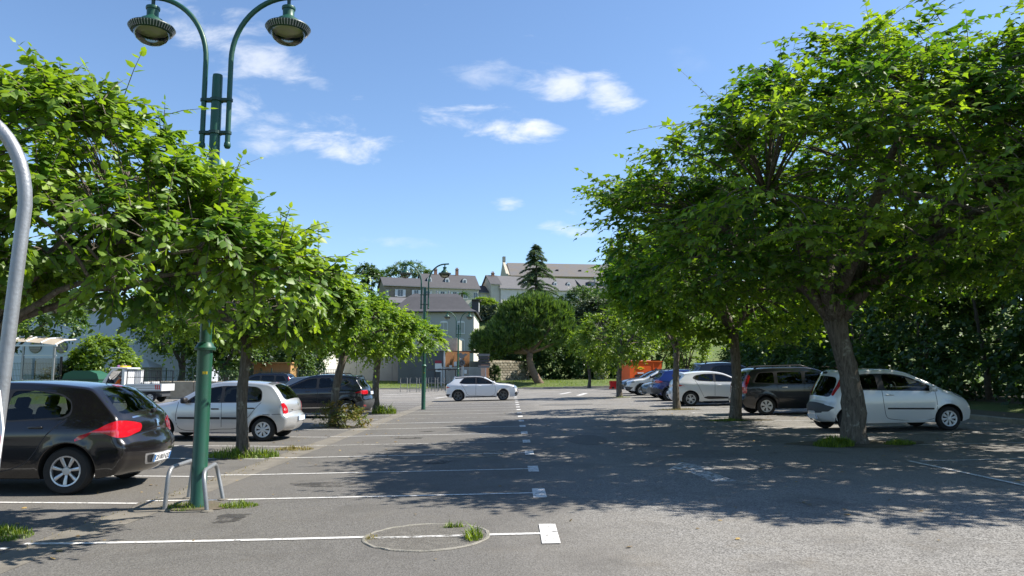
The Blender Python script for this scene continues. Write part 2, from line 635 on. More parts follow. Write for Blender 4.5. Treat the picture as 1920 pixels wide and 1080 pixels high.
# worn arrow on the aisle
b = MB(); b.add([(x, y, gz(x) + .004) for x, y in [(2.78, 10.6), (3.12, 10.6), (2.98, 11.9), (3.2, 11.85), (2.86, 12.9), (2.45, 11.95), (2.68, 11.92)]], [(0, 1, 2, 3, 4, 5, 6)])
b.build('direction_arrow', M_LINE_OLD, lot, fix=False)
# far markings along the cross aisle
for (xa, ya, xb, yb, w) in [(3.4, 53, 4.4, 57, .16), (4.3, 49, 5.3, 54, .16), (9.5, 54, 10.6, 58, .16), (4.6, 61, 12, 62, .12), (-9, 52, -5.8, 53.5, .14), (-5.0, 49, -3.6, 56, .12), (-9.5, 55.5, -7.2, 60, .12), (-6, 58, -3, 60, .12), (1, 60, 4, 60.5, .12)]:
    d = Vector((xb - xa, yb - ya, 0)).normalized(); p = Vector((-d.y, d.x, 0)) * w
    b = MB(); b.add([(q[0], q[1], gz(q[0]) + .006) for q in ((xa + p.x, ya + p.y), (xa - p.x, ya - p.y), (xb - p.x, yb - p.y), (xb + p.x, yb + p.y))], [(0, 1, 2, 3)])
    b.build('aisle_marking', M_LINE, lot, fix=False)

# kerb along the right-hand bays, stones of one metre
KERBS = MB(); KERBS.rbox((0, 0, .0), (.2, .985, .3), .02)
kme = KERBS.mesh('kerb_stone', M_KERB, fix=True)
kerb = empty('kerb', (13.0, 0, gz(13))); tag(kerb, 'low concrete kerb in front of the shaded cars', kind='structure')
for i in range(0, 48):
    o = link('kerb_stone', kme, kerb, (rnd.uniform(-.008, .008), 6 + i, -.02 + rnd.uniform(-.006, .006)))
verge = grid_mesh('verge', np.linspace(13.1, 34, 12), np.linspace(4, 66, 20), lambda X, Y: gz_np(X) + .1 + .02 * np.sin(X * 3 + Y * 2) + .35 * sstep(14, 18, X), M_SOIL)
tag(verge, 'bare earth verge under the hedge', kind='structure')

# kerb of the far lawn
fk = MB(); fk.rbox((0, 0, 0), (1.96, .16, .3), .02)
fme = fk.mesh('lawn_kerb_stone', M_KERB, fix=True)
fkerb = empty('lawn_kerb', (0, 74.1, 0)); tag(fkerb, 'pale kerb along the far lawn', kind='structure')
for i in range(-12, 9):
    link('lawn_kerb_stone', fme, fkerb, (2 * i, 0, gz(2 * i) - .04))

# round tree pits filled with asphalt: pale raised rims
M_RIM = mat('pit_rim', (.24, .225, .19), .9, noise=(14, .85, (.16, .15, .12)), bump=(60, .5))
M_PIT = mat('pit_fill', (.10, .092, .078), .95, noise=(9, .9, (.165, .155, .135)), bump=(55, .9))


def tree_pit(cx, cy, rx, ry, label):
    root = empty('filled_tree_pit', (cx, cy, gz(cx)), label=label, cat='tree pit', group='filled tree pits in the bays')
    root.rotation_euler = (0, -math.atan(.02), 0)
    rr = np.random.default_rng(int(cx * 100) % 97)
    n = 56; b = MB(); vs = []
    for i in range(n):
        a = 2 * PI * i / n
        j = 1 + .012 * math.sin(3 * a + cx) + rr.normal(0, .006)
        for (dr, h) in ((-.026, .003), (-.018, .010 + rr.normal(0, .002)), (.010, .010 + rr.normal(0, .002)), (.018, .003)):
            vs.append(((rx * j + dr) * math.cos(a), (ry * j + dr) * math.sin(a), h))
    b.add(vs, [(4 * i + q, 4 * ((i + 1) % n) + q, 4 * ((i + 1) % n) + q + 1, 4 * i + q + 1) for i in range(n) for q in range(3)])
    b.build('rim', M_RIM, root)
    f = MB(); vs = [(0, 0, .006)] + [(rx * .99 * math.cos(2 * PI * i / n), ry * .99 * math.sin(2 * PI * i / n), .005) for i in range(n)]
    f.add(vs, [(0, i + 1, (i + 1) % n + 1) for i in range(n)])
    f.build('fill', M_PIT, root, fix=False)
    s = MB(); s.add([(-rx * .9, -.09, .0105), (rx * .74, -.05, .0105), (rx * .74, .03, .0105), (-rx * .9, -.01, .0105)], [(0, 1, 2, 3)])
    s.build('paint_remnant', M_LINE_OLD, root, fix=False)
    return root


tree_pit(-.82, 7.45, .60, .60, 'pale rimmed round patch with weeds crossing the closest bay line')
tree_pit(-.82, 14.85, .66, .66, 'round filled pit lying in the tree shadow across a bay line')


# bitumen repair patches and bare soil round the trunks
M_PATCH = mat('asphalt_patch', (.11, .107, .10), .9, noise=(25, .8, (.14, .135, .125)), bump=(70, .6))
def blob(cx, cy, rx, ry, seed, n=26, amp=.18):
    r_ = np.random.default_rng(seed); ph = r_.uniform(0, 6.28, 3)
    return [(cx + rx * math.cos(a) * (1 + amp * math.sin(2 * a + ph[0]) + amp * .6 * math.sin(5 * a + ph[1]) + r_.normal(0, .03)), cy + ry * math.sin(a) * (1 + amp * math.sin(3 * a + ph[2]) + r_.normal(0, .03))) for a in np.linspace(0, 2 * PI, n, endpoint=False)]
for i, (cx, cy, rx, ry) in enumerate(((1.7, 17.5, .5, 1.3), (4.4, 26, .7, 1.8), (-2.6, 24.6, .9, .5), (2.6, 36, 1.4, .9))):
    flat_patch('repair_patch', blob(cx, cy, rx, ry, 40 + i, 14, .08), M_PATCH, lot, .0042)
for i, (cx, cy, rx, ry) in enumerate(((7.0, 15.3, 1.15, .75), (6.8, 22.85, .95, .6), (6.5, 29.6, .9, .5), (6.33, 44.3, .7, .5), (-5.38, 15.1, .62, .5), (-5.4, 23.2, .6, .5), (-5.5, 30.9, .6, .5), (-3.86, 9.42, .42, .3))):
    flat_patch('soil_patch', blob(cx, cy, rx, ry, 60 + i), M_SOIL, lot, .0085)
M_OIL = worn_paint('oil_stain', (.06, .057, .052), .40, .56, 3.)
for i in range(6):
    cx, cy = rnd.uniform(-3.4, -1.2), 8.7 + 2.45 * i + rnd.uniform(-.3, .3)
    flat_patch('oil_stain', blob(cx, cy, rnd.uniform(.18, .45), rnd.uniform(.15, .3), 80 + i, 20, .25), M_OIL, lot, .0048)

# ------------------------------------------------------------------ grass tufts and weeds
M_BLADE = leaf_mat('grass_blade', (.06, .13, .012), (.22, .30, .03), .4, .03)
M_DRY = leaf_mat('dry_blade', (.16, .15, .04), (.30, .24, .08), .3, .02)


def grass(name, label, cx, cy, rx, ry, n, h, m=None, seed=0, z=None, spread=.5, cat='grass', parent=None):
    rg = np.random.default_rng(seed + 11)
    a = rg.uniform(0, 2 * PI, n); r = np.sqrt(rg.uniform(0, 1, n))
    clump = .5 + .5 * np.sin(a * 3 + seed)
    px, py = cx + rx * r * np.cos(a), cy + ry * r * np.sin(a)
    pz = gz_np(px) if z is None else (z(px, py) if callable(z) else np.full(n, z))
    hh = h * rg.uniform(.35, 1.1, n) * (.5 + .5 * clump) * (1.15 - .6 * r)
    d = rg.normal(0, 1, (n, 2)); d /= np.linalg.norm(d, axis=1)[:, None] + 1e-6
    w = np.stack([-d[:, 1], d[:, 0]], 1) * (hh * .045 + .0025)[:, None]
    bend = hh * rg.uniform(.1, spread + .3, n)
    V = np.zeros((n, 5, 3))
    base = np.stack([px, py, pz], 1)
    V[:, 0, :2] = base[:, :2] - w; V[:, 1, :2] = base[:, :2] + w; V[:, 0, 2] = V[:, 1, 2] = pz - .005
    mid = base[:, :2] + d * (bend * .35)[:, None]
    V[:, 2, :2] = mid - w * .8; V[:, 3, :2] = mid + w * .8; V[:, 2, 2] = V[:, 3, 2] = pz + hh * .6
    V[:, 4, :2] = base[:, :2] + d * bend[:, None]; V[:, 4, 2] = pz + hh
    F = np.array([[0, 1, 3], [0, 3, 2], [2, 3, 4]])
    F = (np.arange(n)[:, None, None] * 5 + F[None]).reshape(-1, 3)
    t = np.repeat(rg.uniform(0, 1, n), 5)
    o = np_mesh(name, V.reshape(-1, 3), F, m or M_BLADE, parent, t)
    if parent is None:
        tag(o, label, cat, kind='stuff')
    return o
# ------------------------------------------------------------------ street lamps, hoops, stands
M_GREEN = mat('lamp_green', (.010, .078, .045), .45, .1, noise=(9, .6, (.022, .055, .038)), coat=.15)
M_GREEN_D = mat('lamp_dark_green', (.008, .04, .028), .45)
M_GALV = mat('galvanised', (.30, .31, .32), .45, .55, noise=(7, .6, (.20, .205, .21)), bump=(90, .1))
M_STEEL = mat('dull_steel', (.30, .31, .31), .5, .6, noise=(9, .6))
M_BLACKM = mat('black_metal', (.018, .018, .02), .45, .2)
M_LENS = glass_mat('lamp_dome', (.72, .72, .62), 1.45)
M_REFL = mat('lamp_reflector', (.62, .62, .54), .6)
M_YEL = mat('yellow_sticker', (.75, .55, .03), .5)
M_WHITE = mat('white_paint', (.75, .75, .74), .5)
M_RED = mat('red_plastic', (.55, .02, .02), .4)


def make_lamp():
    root = empty('street_lamp')
    k = 20
    p = MB(); p.lathe([(.0, -.05), (.105, -.05), (.105, .02), (.092, .05), (.092, 1.92)], k); p.build('pole_base', M_GREEN, root, smooth=True, angle=R(40))
    c = MB(); c.lathe([(.09, 1.915), (.125, 1.92), (.128, 1.95), (.105, 1.975), (.095, 2.0), (.06, 2.03)], k); c.build('collar', M_GREEN, root, smooth=True, angle=R(40))
    p = MB(); p.lathe([(.072, 1.98), (.068, 4.2), (.064, 5.49), (.06, 5.52), (0, 5.52)], k); p.build('pole', M_GREEN, root, smooth=True, angle=R(40))
    s = MB(); s.box(.02, .075, -.098, -.088, 1.62, 1.655); s.build('sticker', M_YEL, root)
    for sx in (-1, 1):
        pts = [(sx * .165, 0, 4.58), (sx * .165, 0, 5.0), (sx * .165, 0, 5.72)]
        n = 14
        for i in range(1, n + 1):
            t = i / n; an = t * PI / 2
            pts.append((sx * (.165 + .76 * (1 - math.cos(an))), 0, 5.72 + .87 * math.sin(an)))
        pts.append((sx * 1.09, 0, 6.60))
        a = MB(); a.tube(pts, .034, 10); arm = a.build('arm', M_GREEN, root, smooth=True, angle=R(50))
        e = MB(); e.lathe([(0, -.055), (.03, -.05), (.045, -.02), (.04, .02), (.034, .03)], 12, (sx * .165, 0, 4.58)); e.build('end_cap', M_GREEN, arm, smooth=True)
        X = sx * .90
        h = empty('lantern', (X, 0, 6.57)); h.parent = root; h.scale = (.86, .86, .92)
        q = MB(); q.lathe([(.028, .02), (.028, -.13)], 10); q.build('hanger', M_GREEN_D, h, smooth=True)
        q = MB(); q.lathe([(.03, -.12), (.1, -.125), (.105, -.145), (.1, -.165), (.088, -.17), (.086, -.26), (.10, -.285), (.16, -.32), (.195, -.37), (.205, -.40), (.26, -.415)], 28)
        q.build('hood', M_GREEN, h, smooth=True, angle=R(45))
        q = MB(); q.lathe([(.26, -.412), (.325, -.422), (.33, -.435), (.322, -.455), (.275, -.505), (.262, -.515), (.245, -.50)], 36)
        q.build('rim_band', M_GREEN_D, h, smooth=True, angle=R(30))
        f = MB(); nf = 48
        for i in range(nf):
            an = 2 * PI * i / nf
            for (r0, z0, r1, z1) in ((.329, -.437, .282, -.503),):
                e1 = Vector((math.cos(an), math.sin(an), 0)); e2 = Vector((-math.sin(an), math.cos(an), 0)) * .007
                A = e1 * (r0 + .003) + Vector((0, 0, z0)); B = e1 * (r1 + .005) + Vector((0, 0, z1))
                out = Vector((e1.x, e1.y, -.8)).normalized() * .012
                f.add([A - e2, A + e2, B + e2, B - e2, A - e2 + out, A + e2 + out, B + e2 + out, B - e2 + out],
                      [(4, 5, 6, 7), (0, 1, 5, 4), (1, 2, 6, 5), (2, 3, 7, 6), (3, 0, 4, 7)])
        f.build('rim_fins', M_GALV, h); h.children[-1]['kind'] = 'stuff'
        q = MB(); q.lathe([(.262, -.50), (.25, -.56), (.21, -.62), (.14, -.665), (.05, -.69), (0, -.692)], 28); q.build('dome', M_LENS, h, smooth=True)
        q = MB(); q.lathe([(.235, -.49), (.16, -.44), (.05, -.42), (0, -.42)], 20); q.build('reflector', M_REFL, h, smooth=True)
        q = MB(); q.lathe([(0, -.70), (.018, -.698), (.018, -.68), (0, -.67)], 8); q.build('knob', M_GREEN_D, h, smooth=True)
    for z in (5.02, 5.36 - .0):
        z2 = 4.72 if z < 5.1 else 5.16
        b = MB(); b.prism([(-.165, -.042), (.165, -.042)] + [(.165 + .046 * math.cos(a), .046 * math.sin(a)) for a in np.linspace(-PI / 2, PI / 2, 9)] +
                          [(-.165 + .046 * math.cos(a), .046 * math.sin(a)) for a in np.linspace(PI / 2, 3 * PI / 2, 9)], z2, z2 + .035)
        b.lathe([(.07, z2 - .004), (.085, z2 - .002), (.085, z2 + .037), (.07, z2 + .04)], 16)
        b.build('bracket', M_GREEN_D, root)
    return root


lamp = make_lamp()
tag(lamp, 'tall dark green double-arm street lamp between two bent bike hoops', 'street lamp', 'green double-arm street lamps')
lamp.location = (-3.86, 9.42, gz(-3.86))
for (x, y, rz, lab) in [(-3.98, 33.9, 0.0, 'green double-arm street lamp at the end of the left tree row'),
                        (-4.35, 60.5, .08, 'most distant double-arm street lamp in front of the grey mansard house')]:
    c = copy_tree(lamp)
    c.location = (x, y, gz(x)); c.rotation_euler = (0, 0, rz); c['label'] = lab


def bez(p0, p1, p2, n=8):
    p0, p1, p2 = Vector(p0), Vector(p1), Vector(p2)
    return [p0 * (1 - t) ** 2 + p1 * 2 * t * (1 - t) + p2 * t * t for t in [i / n for i in range(n + 1)]]


def bike_hoop(name, label, A, B, h, skew):
    A, B = Vector((*A, gz(A[0]))), Vector((*B, gz(B[0])))
    up = Vector((0, 0, 1)); sk = Vector((skew[0], skew[1], 0))
    At, Bt = A + up * h + sk * .6, B + up * h + sk
    d = (Bt - At).normalized()
    rr = .16
    pts = [A - up * .1, A, A + (At - A) * .5] + bez(At - (At - A).normalized() * rr, At, At + d * rr) + bez(Bt - d * rr, Bt, Bt + (B - Bt).normalized() * rr) + [B + (Bt - B) * .5, B, B - up * .1]
    root = empty(name, (A + B) / 2, label=label, cat='bike hoop', group='bent steel hoops at the lamp post')
    o = (A + B) / 2
    m = MB(); m.tube([p - o for p in pts], .026, 12); m.build('tube', M_GALV, root, smooth=True, angle=R(60))
    for P in (A, B):
        q = MB(); q.lathe([(.075, -.02), (.07, .012), (.03, .02)], 12, tuple(P - o)); q.build('footing', M_CONC, root)
    return root


bike_hoop('bike_hoop', 'bent galvanised steel hoop just left of the green lamp pole', (-4.16, 9.18), (-4.27, 10.1), .50, (.05, 0))
bike_hoop('bike_hoop', 'crooked galvanised steel hoop just right of the green lamp pole', (-3.61, 9.08), (-3.74, 9.92), .46, (-.13, .05))

# tall bent tube with a striped board right beside the camera
root = empty('tubular_frame', (-1.595, 2.4, gz(-1.7)), label='tall bent galvanised tube at the left edge with a striped board', cat='barrier')
pts = [(-.11, 0, -.1), (-.067, 0, .8), (-.012, 0, 1.9)] + bez((0, 0, 2.14), (0, -.02, 2.46), (-.34, -.06, 2.50), 12) + [(-1.3, -.2, 2.5)]
m = MB(); m.tube(pts, .021, 18); m.build('tube', M_GALV, root, smooth=True, angle=R(60))
m = MB(); m.tube([(-1.9, -.3, -.1), (-1.9, -.3, 2.0)] + bez((-1.9, -.3, 2.18), (-1.9, -.3, 2.5), (-1.6, -.25, 2.5), 8) + [(-1.3, -.2, 2.5)], .021, 14); m.build('tube', M_GALV, root, smooth=True, angle=R(60))

m = MB()
m.prism([(-.50, 1.26), (-.03, 1.26), (.006, 1.33), (.012, 1.42), (-.01, 1.54), (-.50, 1.54)], -.045, -.036, 'y'); bd = m.build('board', M_WHITE, root)
m = MB()
for i in range(3):
    x = -.48 + i * .14
    m.prism([(x, 1.28), (x + .07, 1.28), (x + .14, 1.52), (x + .07, 1.52)], -.049, -.046, 'y')
m.prism([(-.045, 1.28), (-.015, 1.28), (.006, 1.36), (.006, 1.40)], -.049, -.046, 'y')
m.build('red_stripe', M_RED, bd)
# ------------------------------------------------------------------ trees
LEAF_LOBED = (np.array([[0, 0, 0], [.42, 0, .02], [1, 0, -.12], [.30, .40, -.09], [.56, .17, -.02], [.30, -.40, -.09], [.56, -.17, -.02]]),
              np.array([[0, 3, 1], [3, 4, 1], [1, 4, 2], [0, 1, 5], [5, 1, 6], [1, 2, 6]]))
LEAF_OVAL = (np.array([[0, 0, 0], [.5, 0, .02], [1, 0, -.10], [.18, .27, -.04], [.55, .28, -.05], [.18, -.27, -.04], [.55, -.28, -.05]]),
             np.array([[0, 3, 1], [3, 4, 1], [1, 4, 2], [0, 1, 5], [5, 1, 6], [1, 2, 6]]))
LEAF_PLAIN = (np.array([[0, 0, 0], [.5, .3, -.06], [1, 0, -.08], [.5, -.3, -.06]]), np.array([[0, 1, 2], [0, 2, 3]]))


def leaf_frames(P, A, Nn):
    A = unit(A)
    Nn = unit(Nn - A * (Nn * A).sum(-1, keepdims=True))
    W = np.cross(Nn, A)
    return A, W, Nn


def leaf_geo(P, A, W, Nn, size, tpl):
    tv, tf = tpl
    V = P[:, None, :] + size[:, None, None] * (tv[None, :, 0:1] * A[:, None, :] + tv[None, :, 1:2] * W[:, None, :] + tv[None, :, 2:3] * Nn[:, None, :])
    n, k = len(P), len(tv)
    F = (np.arange(n)[:, None, None] * k + tf[None]).reshape(-1, 3)
    return V.reshape(-1, 3), F


CAMP = np.array(CAM_LOC)


def in_view(P):
    """rough: inside the field of the standing viewer"""
    d = P - CAMP
    p = math.atan(159 / 1400)
    yy = d[:, 1] * math.cos(p) + d[:, 2] * math.sin(p)
    zz = d[:, 2] * math.cos(p) - d[:, 1] * math.sin(p)
    return (yy > .5) & (np.abs(d[:, 0] / yy) < .68) & (np.abs(zz / yy) < .385)


LEAF_VARIANTS = {}


def leaf_variants(key, tpl, m):
    if key not in LEAF_VARIANTS:
        out = []
        for i in range(6):
            me = bpy.data.meshes.new('leaf')
            me.from_pydata([tuple(v) for v in tpl[0]], [], [tuple(int(q) for q in f) for f in tpl[1]])
            me.materials.append(m)
            a = me.attributes.new('tint', 'FLOAT', 'POINT')
            a.data.foreach_set('value', np.full(len(tpl[0]), .08 + .17 * i, dtype=np.float32))
            out.append(me)
        LEAF_VARIANTS[key] = out
    return LEAF_VARIANTS[key]


def bark_mat(name, dark, light, patch):
    m = bpy.data.materials.new(name); m.use_nodes = True
    nt = m.node_tree; b = nt.nodes['Principled BSDF']; b.inputs['Roughness'].default_value = .95; b.inputs['Specular IOR Level'].default_value = .2
    tc = N(nt, 'ShaderNodeTexCoord'); mp = N(nt, 'ShaderNodeMapping'); mp.inputs['Scale'].default_value = (1, 1, .16); nt.links.new(tc.outputs['Object'], mp.inputs[0])
    n1 = N(nt, 'ShaderNodeTexNoise', inp={'Scale': 26.0, 'Detail': 7.0, 'Roughness': .7, 'Distortion': .6}); nt.links.new(mp.outputs[0], n1.inputs['Vector'])
    n2 = N(nt, 'ShaderNodeTexNoise', inp={'Scale': 5.0, 'Detail': 7.0, 'Roughness': .65}); nt.links.new(tc.outputs['Object'], n2.inputs['Vector'])
    def ramp(v, lo, hi):
        r = N(nt, 'ShaderNodeMapRange'); r.inputs['From Min'].default_value = lo; r.inputs['From Max'].default_value = hi; nt.links.new(v, r.inputs['Value']); return r.outputs[0]
    x = N(nt, 'ShaderNodeMix', data_type='RGBA'); x.inputs[6].default_value = (*dark, 1); x.inputs[7].default_value = (*light, 1); nt.links.new(ramp(n1.outputs['Fac'], .36, .66), x.inputs['Factor'])
    y = N(nt, 'ShaderNodeMix', data_type='RGBA'); y.inputs[7].default_value = (*patch, 1); nt.links.new(x.outputs[2], y.inputs[6]); nt.links.new(ramp(n2.outputs['Fac'], .58, .66), y.inputs['Factor'])
    nt.links.new(y.outputs[2], b.inputs['Base Color'])
    bp = N(nt, 'ShaderNodeBump', inp={'Strength': 1.0, 'Distance': .03}); nt.links.new(n1.outputs['Fac'], bp.inputs['Height']); nt.links.new(bp.outputs[0], b.inputs['Normal'])
    MATS[name] = m
    return m


M_BARK = bark_mat('bark', (.075, .062, .048), (.21, .185, .15), (.28, .27, .22))
M_BARK_D = mat('dark_bark', (.085, .07, .055), .95, noise=(6, .8, (.16, .14, .11)), bump=(18, 1.0))
M_BARK_P = mat('pine_bark', (.22, .15, .105), .95, noise=(5, .8, (.12, .085, .065)), bump=(14, 1.0))


def sample_crown(rg, ells, n, shell=(.72, 1.0), inner=.2, top_bias=.0):
    """bough centres spread over the outside of a union of ellipsoids (and some inside)"""
    ells = np.array(ells, float)
    area = (ells[:, 3] * ells[:, 4] + ells[:, 3] * ells[:, 5] + ells[:, 4] * ells[:, 5])
    pts, outd = [], []
    tries = 0
    while len(pts) < n and tries < n * 60:
        tries += 1
        e = ells[rg.choice(len(ells), p=area / area.sum())]
        u = unit(rg.normal(0, 1, 3))
        if u[2] < -.15 and rg.random() < .55: continue
        f = rg.uniform(*shell) if rg.random() > inner else rg.uniform(.25, shell[0])
        q = e[:3] + u * f * e[3:6]
        ok = True
        for g in ells:
            if g is e: continue
            if (((q - g[:3]) / g[3:6]) ** 2).sum() < .5 and rg.random() < .8:
                ok = False; break
        if not ok: continue
        if len(pts) > 10:
            dd = np.linalg.norm(np.array(pts[-60:]) - q, axis=1).min()
            if dd < .35 * (e[3:6].mean() / 3) and rg.random() < .8: continue
        pts.append(q); outd.append(unit(u / e[3:6]))
    return np.array(pts), np.array(outd)


def make_tree(name, label, base, trunk_r, fork_h, ells, n_boughs=60, shoots=11, leaves=11, leaf=.17, tpl=LEAF_LOBED, m=None, seed=1,
              lean=(0, 0), bark=None, shoot_len=.75, group=None, single=0, limbs=6, droop=.35, cat='tree', branches=True, up=.35, lift=0., zbase=None, inner=.2, spread=.8, twigs=False, limb_r=.5, wild=.03, shell=(.72, 1.0), tvar=.17, flat=1.0, hang=.42, gnarl=.7):
    rg = np.random.default_rng(seed)
    bz = gz(base[0]) if zbase is None else zbase
    root = empty(name, (base[0], base[1], bz), label=label, cat=cat, group=group)
    B = np.array([base[0], base[1], bz])
    bark = bark or M_BARK
    # --- trunk and limbs
    ell = np.array(ells, float)
    cc = (ell[:, :3] * ell[:, 3:4]).sum(0) / ell[:, 3].sum()
    fork = np.array([lean[0], lean[1], fork_h])
    tb = MB()
    n = 14
    pts, rad = [], []
    for i in range(n + 1):
        t = i / n
        wob = .035 * trunk_r / .15
        pts.append((lean[0] * t ** 1.4 + wob * math.sin(5 * t + seed), lean[1] * t + wob * math.cos(4.2 * t + seed), -.15 + (fork_h + .15) * t))
        rad.append(trunk_r * (1.0 + .55 * math.exp(-t * 9) - .22 * t + .05 * math.sin(9 * t + seed)) * (1 + .18 * max(0, t - .8) * 5))
    tb.tube(pts, rad, 14)
    for i in range(n + 1):
        for j in range(14):
            a, t = 2 * PI * j / 14, i / n
            g = 1 + gnarl * (.10 * math.sin(3 * a + 4 * t + seed) + .08 * math.sin(5 * a - 7 * t) + rg.normal(0, .045) + .22 * math.exp(-t * 12) * math.sin(4 * a + seed))
            k = i * 14 + j; q = tb.v[k]
            tb.v[k] = tuple(pts[i][c_] + (q[c_] - pts[i][c_]) * g for c_ in range(3))
    limb_pts = []
    order = rg.permutation(len(ell))
    for i in range(limbs):
        a = 2 * PI * (i + rg.uniform(-.25, .25)) / limbs
        e = ell[order[i % len(ell)]]
        tgt = e[:3] + np.array([math.cos(a) * e[3] * .6, math.sin(a) * e[4] * .6, e[5] * rg.uniform(-.1, .45)])
        mid = fork * .55 + tgt * .45 + np.array([0, 0, .16 * np.linalg.norm(tgt - fork)])
        path = [Vector(fork * (1 - t) ** 2 + mid * 2 * t * (1 - t) + tgt * t * t) + Vector(rg.normal(0, .03, 3)) * min(1, t * 4) for t in np.linspace(0, 1, 10)]
        path[0] = Vector(fork) - Vector((0, 0, trunk_r * .6))
        r0 = trunk_r * limb_r * rg.uniform(.84, 1.2)
        tb.tube(path, [r0 * (1 - .75 * j / 9) for j in range(10)], 8)
        limb_pts += [(np.array(q), r0 * (1 - .75 * j / 9)) for j, q in enumerate(path) if j > 2]
    tb.build('trunk', bark, root, smooth=True, fix=False)
    # --- boughs
    C, D = sample_crown(rg, ells, n_boughs, inner=inner, shell=shell)
    LP = np.array([q for q, _ in limb_pts]); LR = np.array([r for _, r in limb_pts])
    if branches:
        bb = MB()
        for c, d in zip(C, D):
            dist = np.linalg.norm(LP - c, axis=1) + .6 * np.maximum(0, LP[:, 2] - c[2])
            j = dist.argmin(); s = LP[j]
            mid = (s + c) / 2 + np.array([0, 0, .12 * np.linalg.norm(c - s)]) + rg.normal(0, .06, 3)
            path = [Vector(s * (1 - t) ** 2 + mid * 2 * t * (1 - t) + c * t * t) for t in np.linspace(0, 1, 6)]
            r0 = min(LR[j] * .7, .02 + .014 * np.linalg.norm(c - s))
            bb.tube(path, [r0 * (1 - .8 * q / 5) for q in range(6)], 5, cap=False)
        bb.build('branches', bark, root, smooth=True, fix=False)['kind'] = 'stuff'
    # --- shoots and leaves
    nb = len(C)
    S0 = np.repeat(C, shoots, 0); SD = np.repeat(D, shoots, 0)
    ns = len(S0)
    tang = rg.normal(0, 1, (ns, 3)); tang -= SD * (tang * SD).sum(1, keepdims=True); tang = unit(tang)
    dirs = unit(SD * rg.uniform(.15, 1.0, (ns, 1)) + tang * spread + np.array([0, 0, up]))
    dirs[:, 2] *= flat; dirs = unit(dirs)
    bsize = np.repeat(rg.uniform(.7, 1.25, nb), shoots)
    Ls = shoot_len * bsize * rg.uniform(.55, 1.15, ns)
    Ls = Ls * np.where(rg.random(ns) < wild, rg.uniform(1.4, 2.1, ns), 1)
    S0 = S0 + rg.normal(0, .13 * shoot_len, (ns, 3))
    t = np.linspace(.12, 1, leaves)
    T = np.broadcast_to(t, (ns, leaves)) + rg.normal(0, .03, (ns, leaves))
    P = S0[:, None, :] + dirs[:, None, :] * (Ls[:, None] * T)[..., None]
    P[..., 2] -= droop * Ls[:, None] * T ** 2
    if twigs:
        st = np.array([0, .33, .66, 1.])
        TP = S0[:, None, :] + dirs[:, None, :] * (Ls[:, None] * st)[..., None]
        TP[..., 2] += lift - droop * Ls[:, None] * st ** 2
        e1 = unit(np.cross(dirs, np.array([.3, .2, 1.]))); e2 = np.cross(dirs, e1)
        ang = np.array([0, 2.094, 4.189])
        ring = (e1[:, None, :] * np.cos(ang)[None, :, None] + e2[:, None, :] * np.sin(ang)[None, :, None])
        TV = TP[:, :, None, :] + ring[:, None] * np.array([.008, .006, .0045, .002])[None, :, None, None]
        q = np.array([[i * 3 + j, i * 3 + (j + 1) % 3, i * 3 + 3 + (j + 1) % 3, i * 3 + 3 + j] for i in range(3) for j in range(3)])
        tw = np_mesh('twigs', TV.reshape(-1, 3), (np.arange(ns)[:, None, None] * 12 + q[None]).reshape(-1, 4), bark, root)
        tw['kind'] = 'stuff'
    side = unit(np.cross(dirs, np.array([0, 0, 1.]) + rg.normal(0, .2, (ns, 3))))
    sgn = np.where(np.arange(leaves) % 2 == 0, 1., -1.)
    A = dirs[:, None, :] * .55 + side[:, None, :] * sgn[None, :, None] * .75 + rg.normal(0, .28, (ns, leaves, 3)) - np.array([0, 0, hang])
    A[:, -1] = dirs * 1.0 - np.array([0, 0, .45])
    Nn = np.array([0, 0, 1.0]) + rg.normal(0, .42, (ns, leaves, 3)) + np.repeat(D, shoots, 0)[:, None, :] * .45
    size = leaf * rg.uniform(.62, 1.18, (ns, leaves)) * (1.08 - .4 * T)
    btint = np.repeat(rg.normal(.38, tvar, nb), shoots)
    tint = np.clip(btint[:, None] + rg.normal(0, .13, (ns, leaves)) + .26 * (T - .45), 0, 1)
    P = P.reshape(-1, 3); A = A.reshape(-1, 3); Nn = Nn.reshape(-1, 3); size = size.ravel(); tint = tint.ravel()
    P[:, 2] += lift
    A, W, Nn = leaf_frames(P, A, Nn)
    keep = np.ones(len(P), bool)
    if single:
        Q = P + B
        dist = np.linalg.norm(Q - CAMP, axis=1)
        score = np.where(in_view(Q), size / dist, 0) * (.6 + np.random.default_rng(seed).random(len(P)))
        idx = np.argsort(-score)[:single]
        meshes = leaf_variants(name + str(id(m)), tpl, m)
        for i in idx:
            M = Matrix(((A[i, 0], W[i, 0], Nn[i, 0], P[i, 0]), (A[i, 1], W[i, 1], Nn[i, 1], P[i, 1]), (A[i, 2], W[i, 2], Nn[i, 2], P[i, 2]), (0, 0, 0, 1))) @ Matrix.Scale(float(size[i]), 4)
            o = link('leaf', meshes[min(5, int(tint[i] * 6))], root)
            o.matrix_local = M
        keep[idx] = False
    V, F = leaf_geo(P[keep], A[keep], W[keep], Nn[keep], size[keep], tpl)
    cr = np_mesh('crown', V, F, m, root, np.repeat(tint[keep], len(tpl[0])))
    cr['kind'] = 'stuff'
    return root


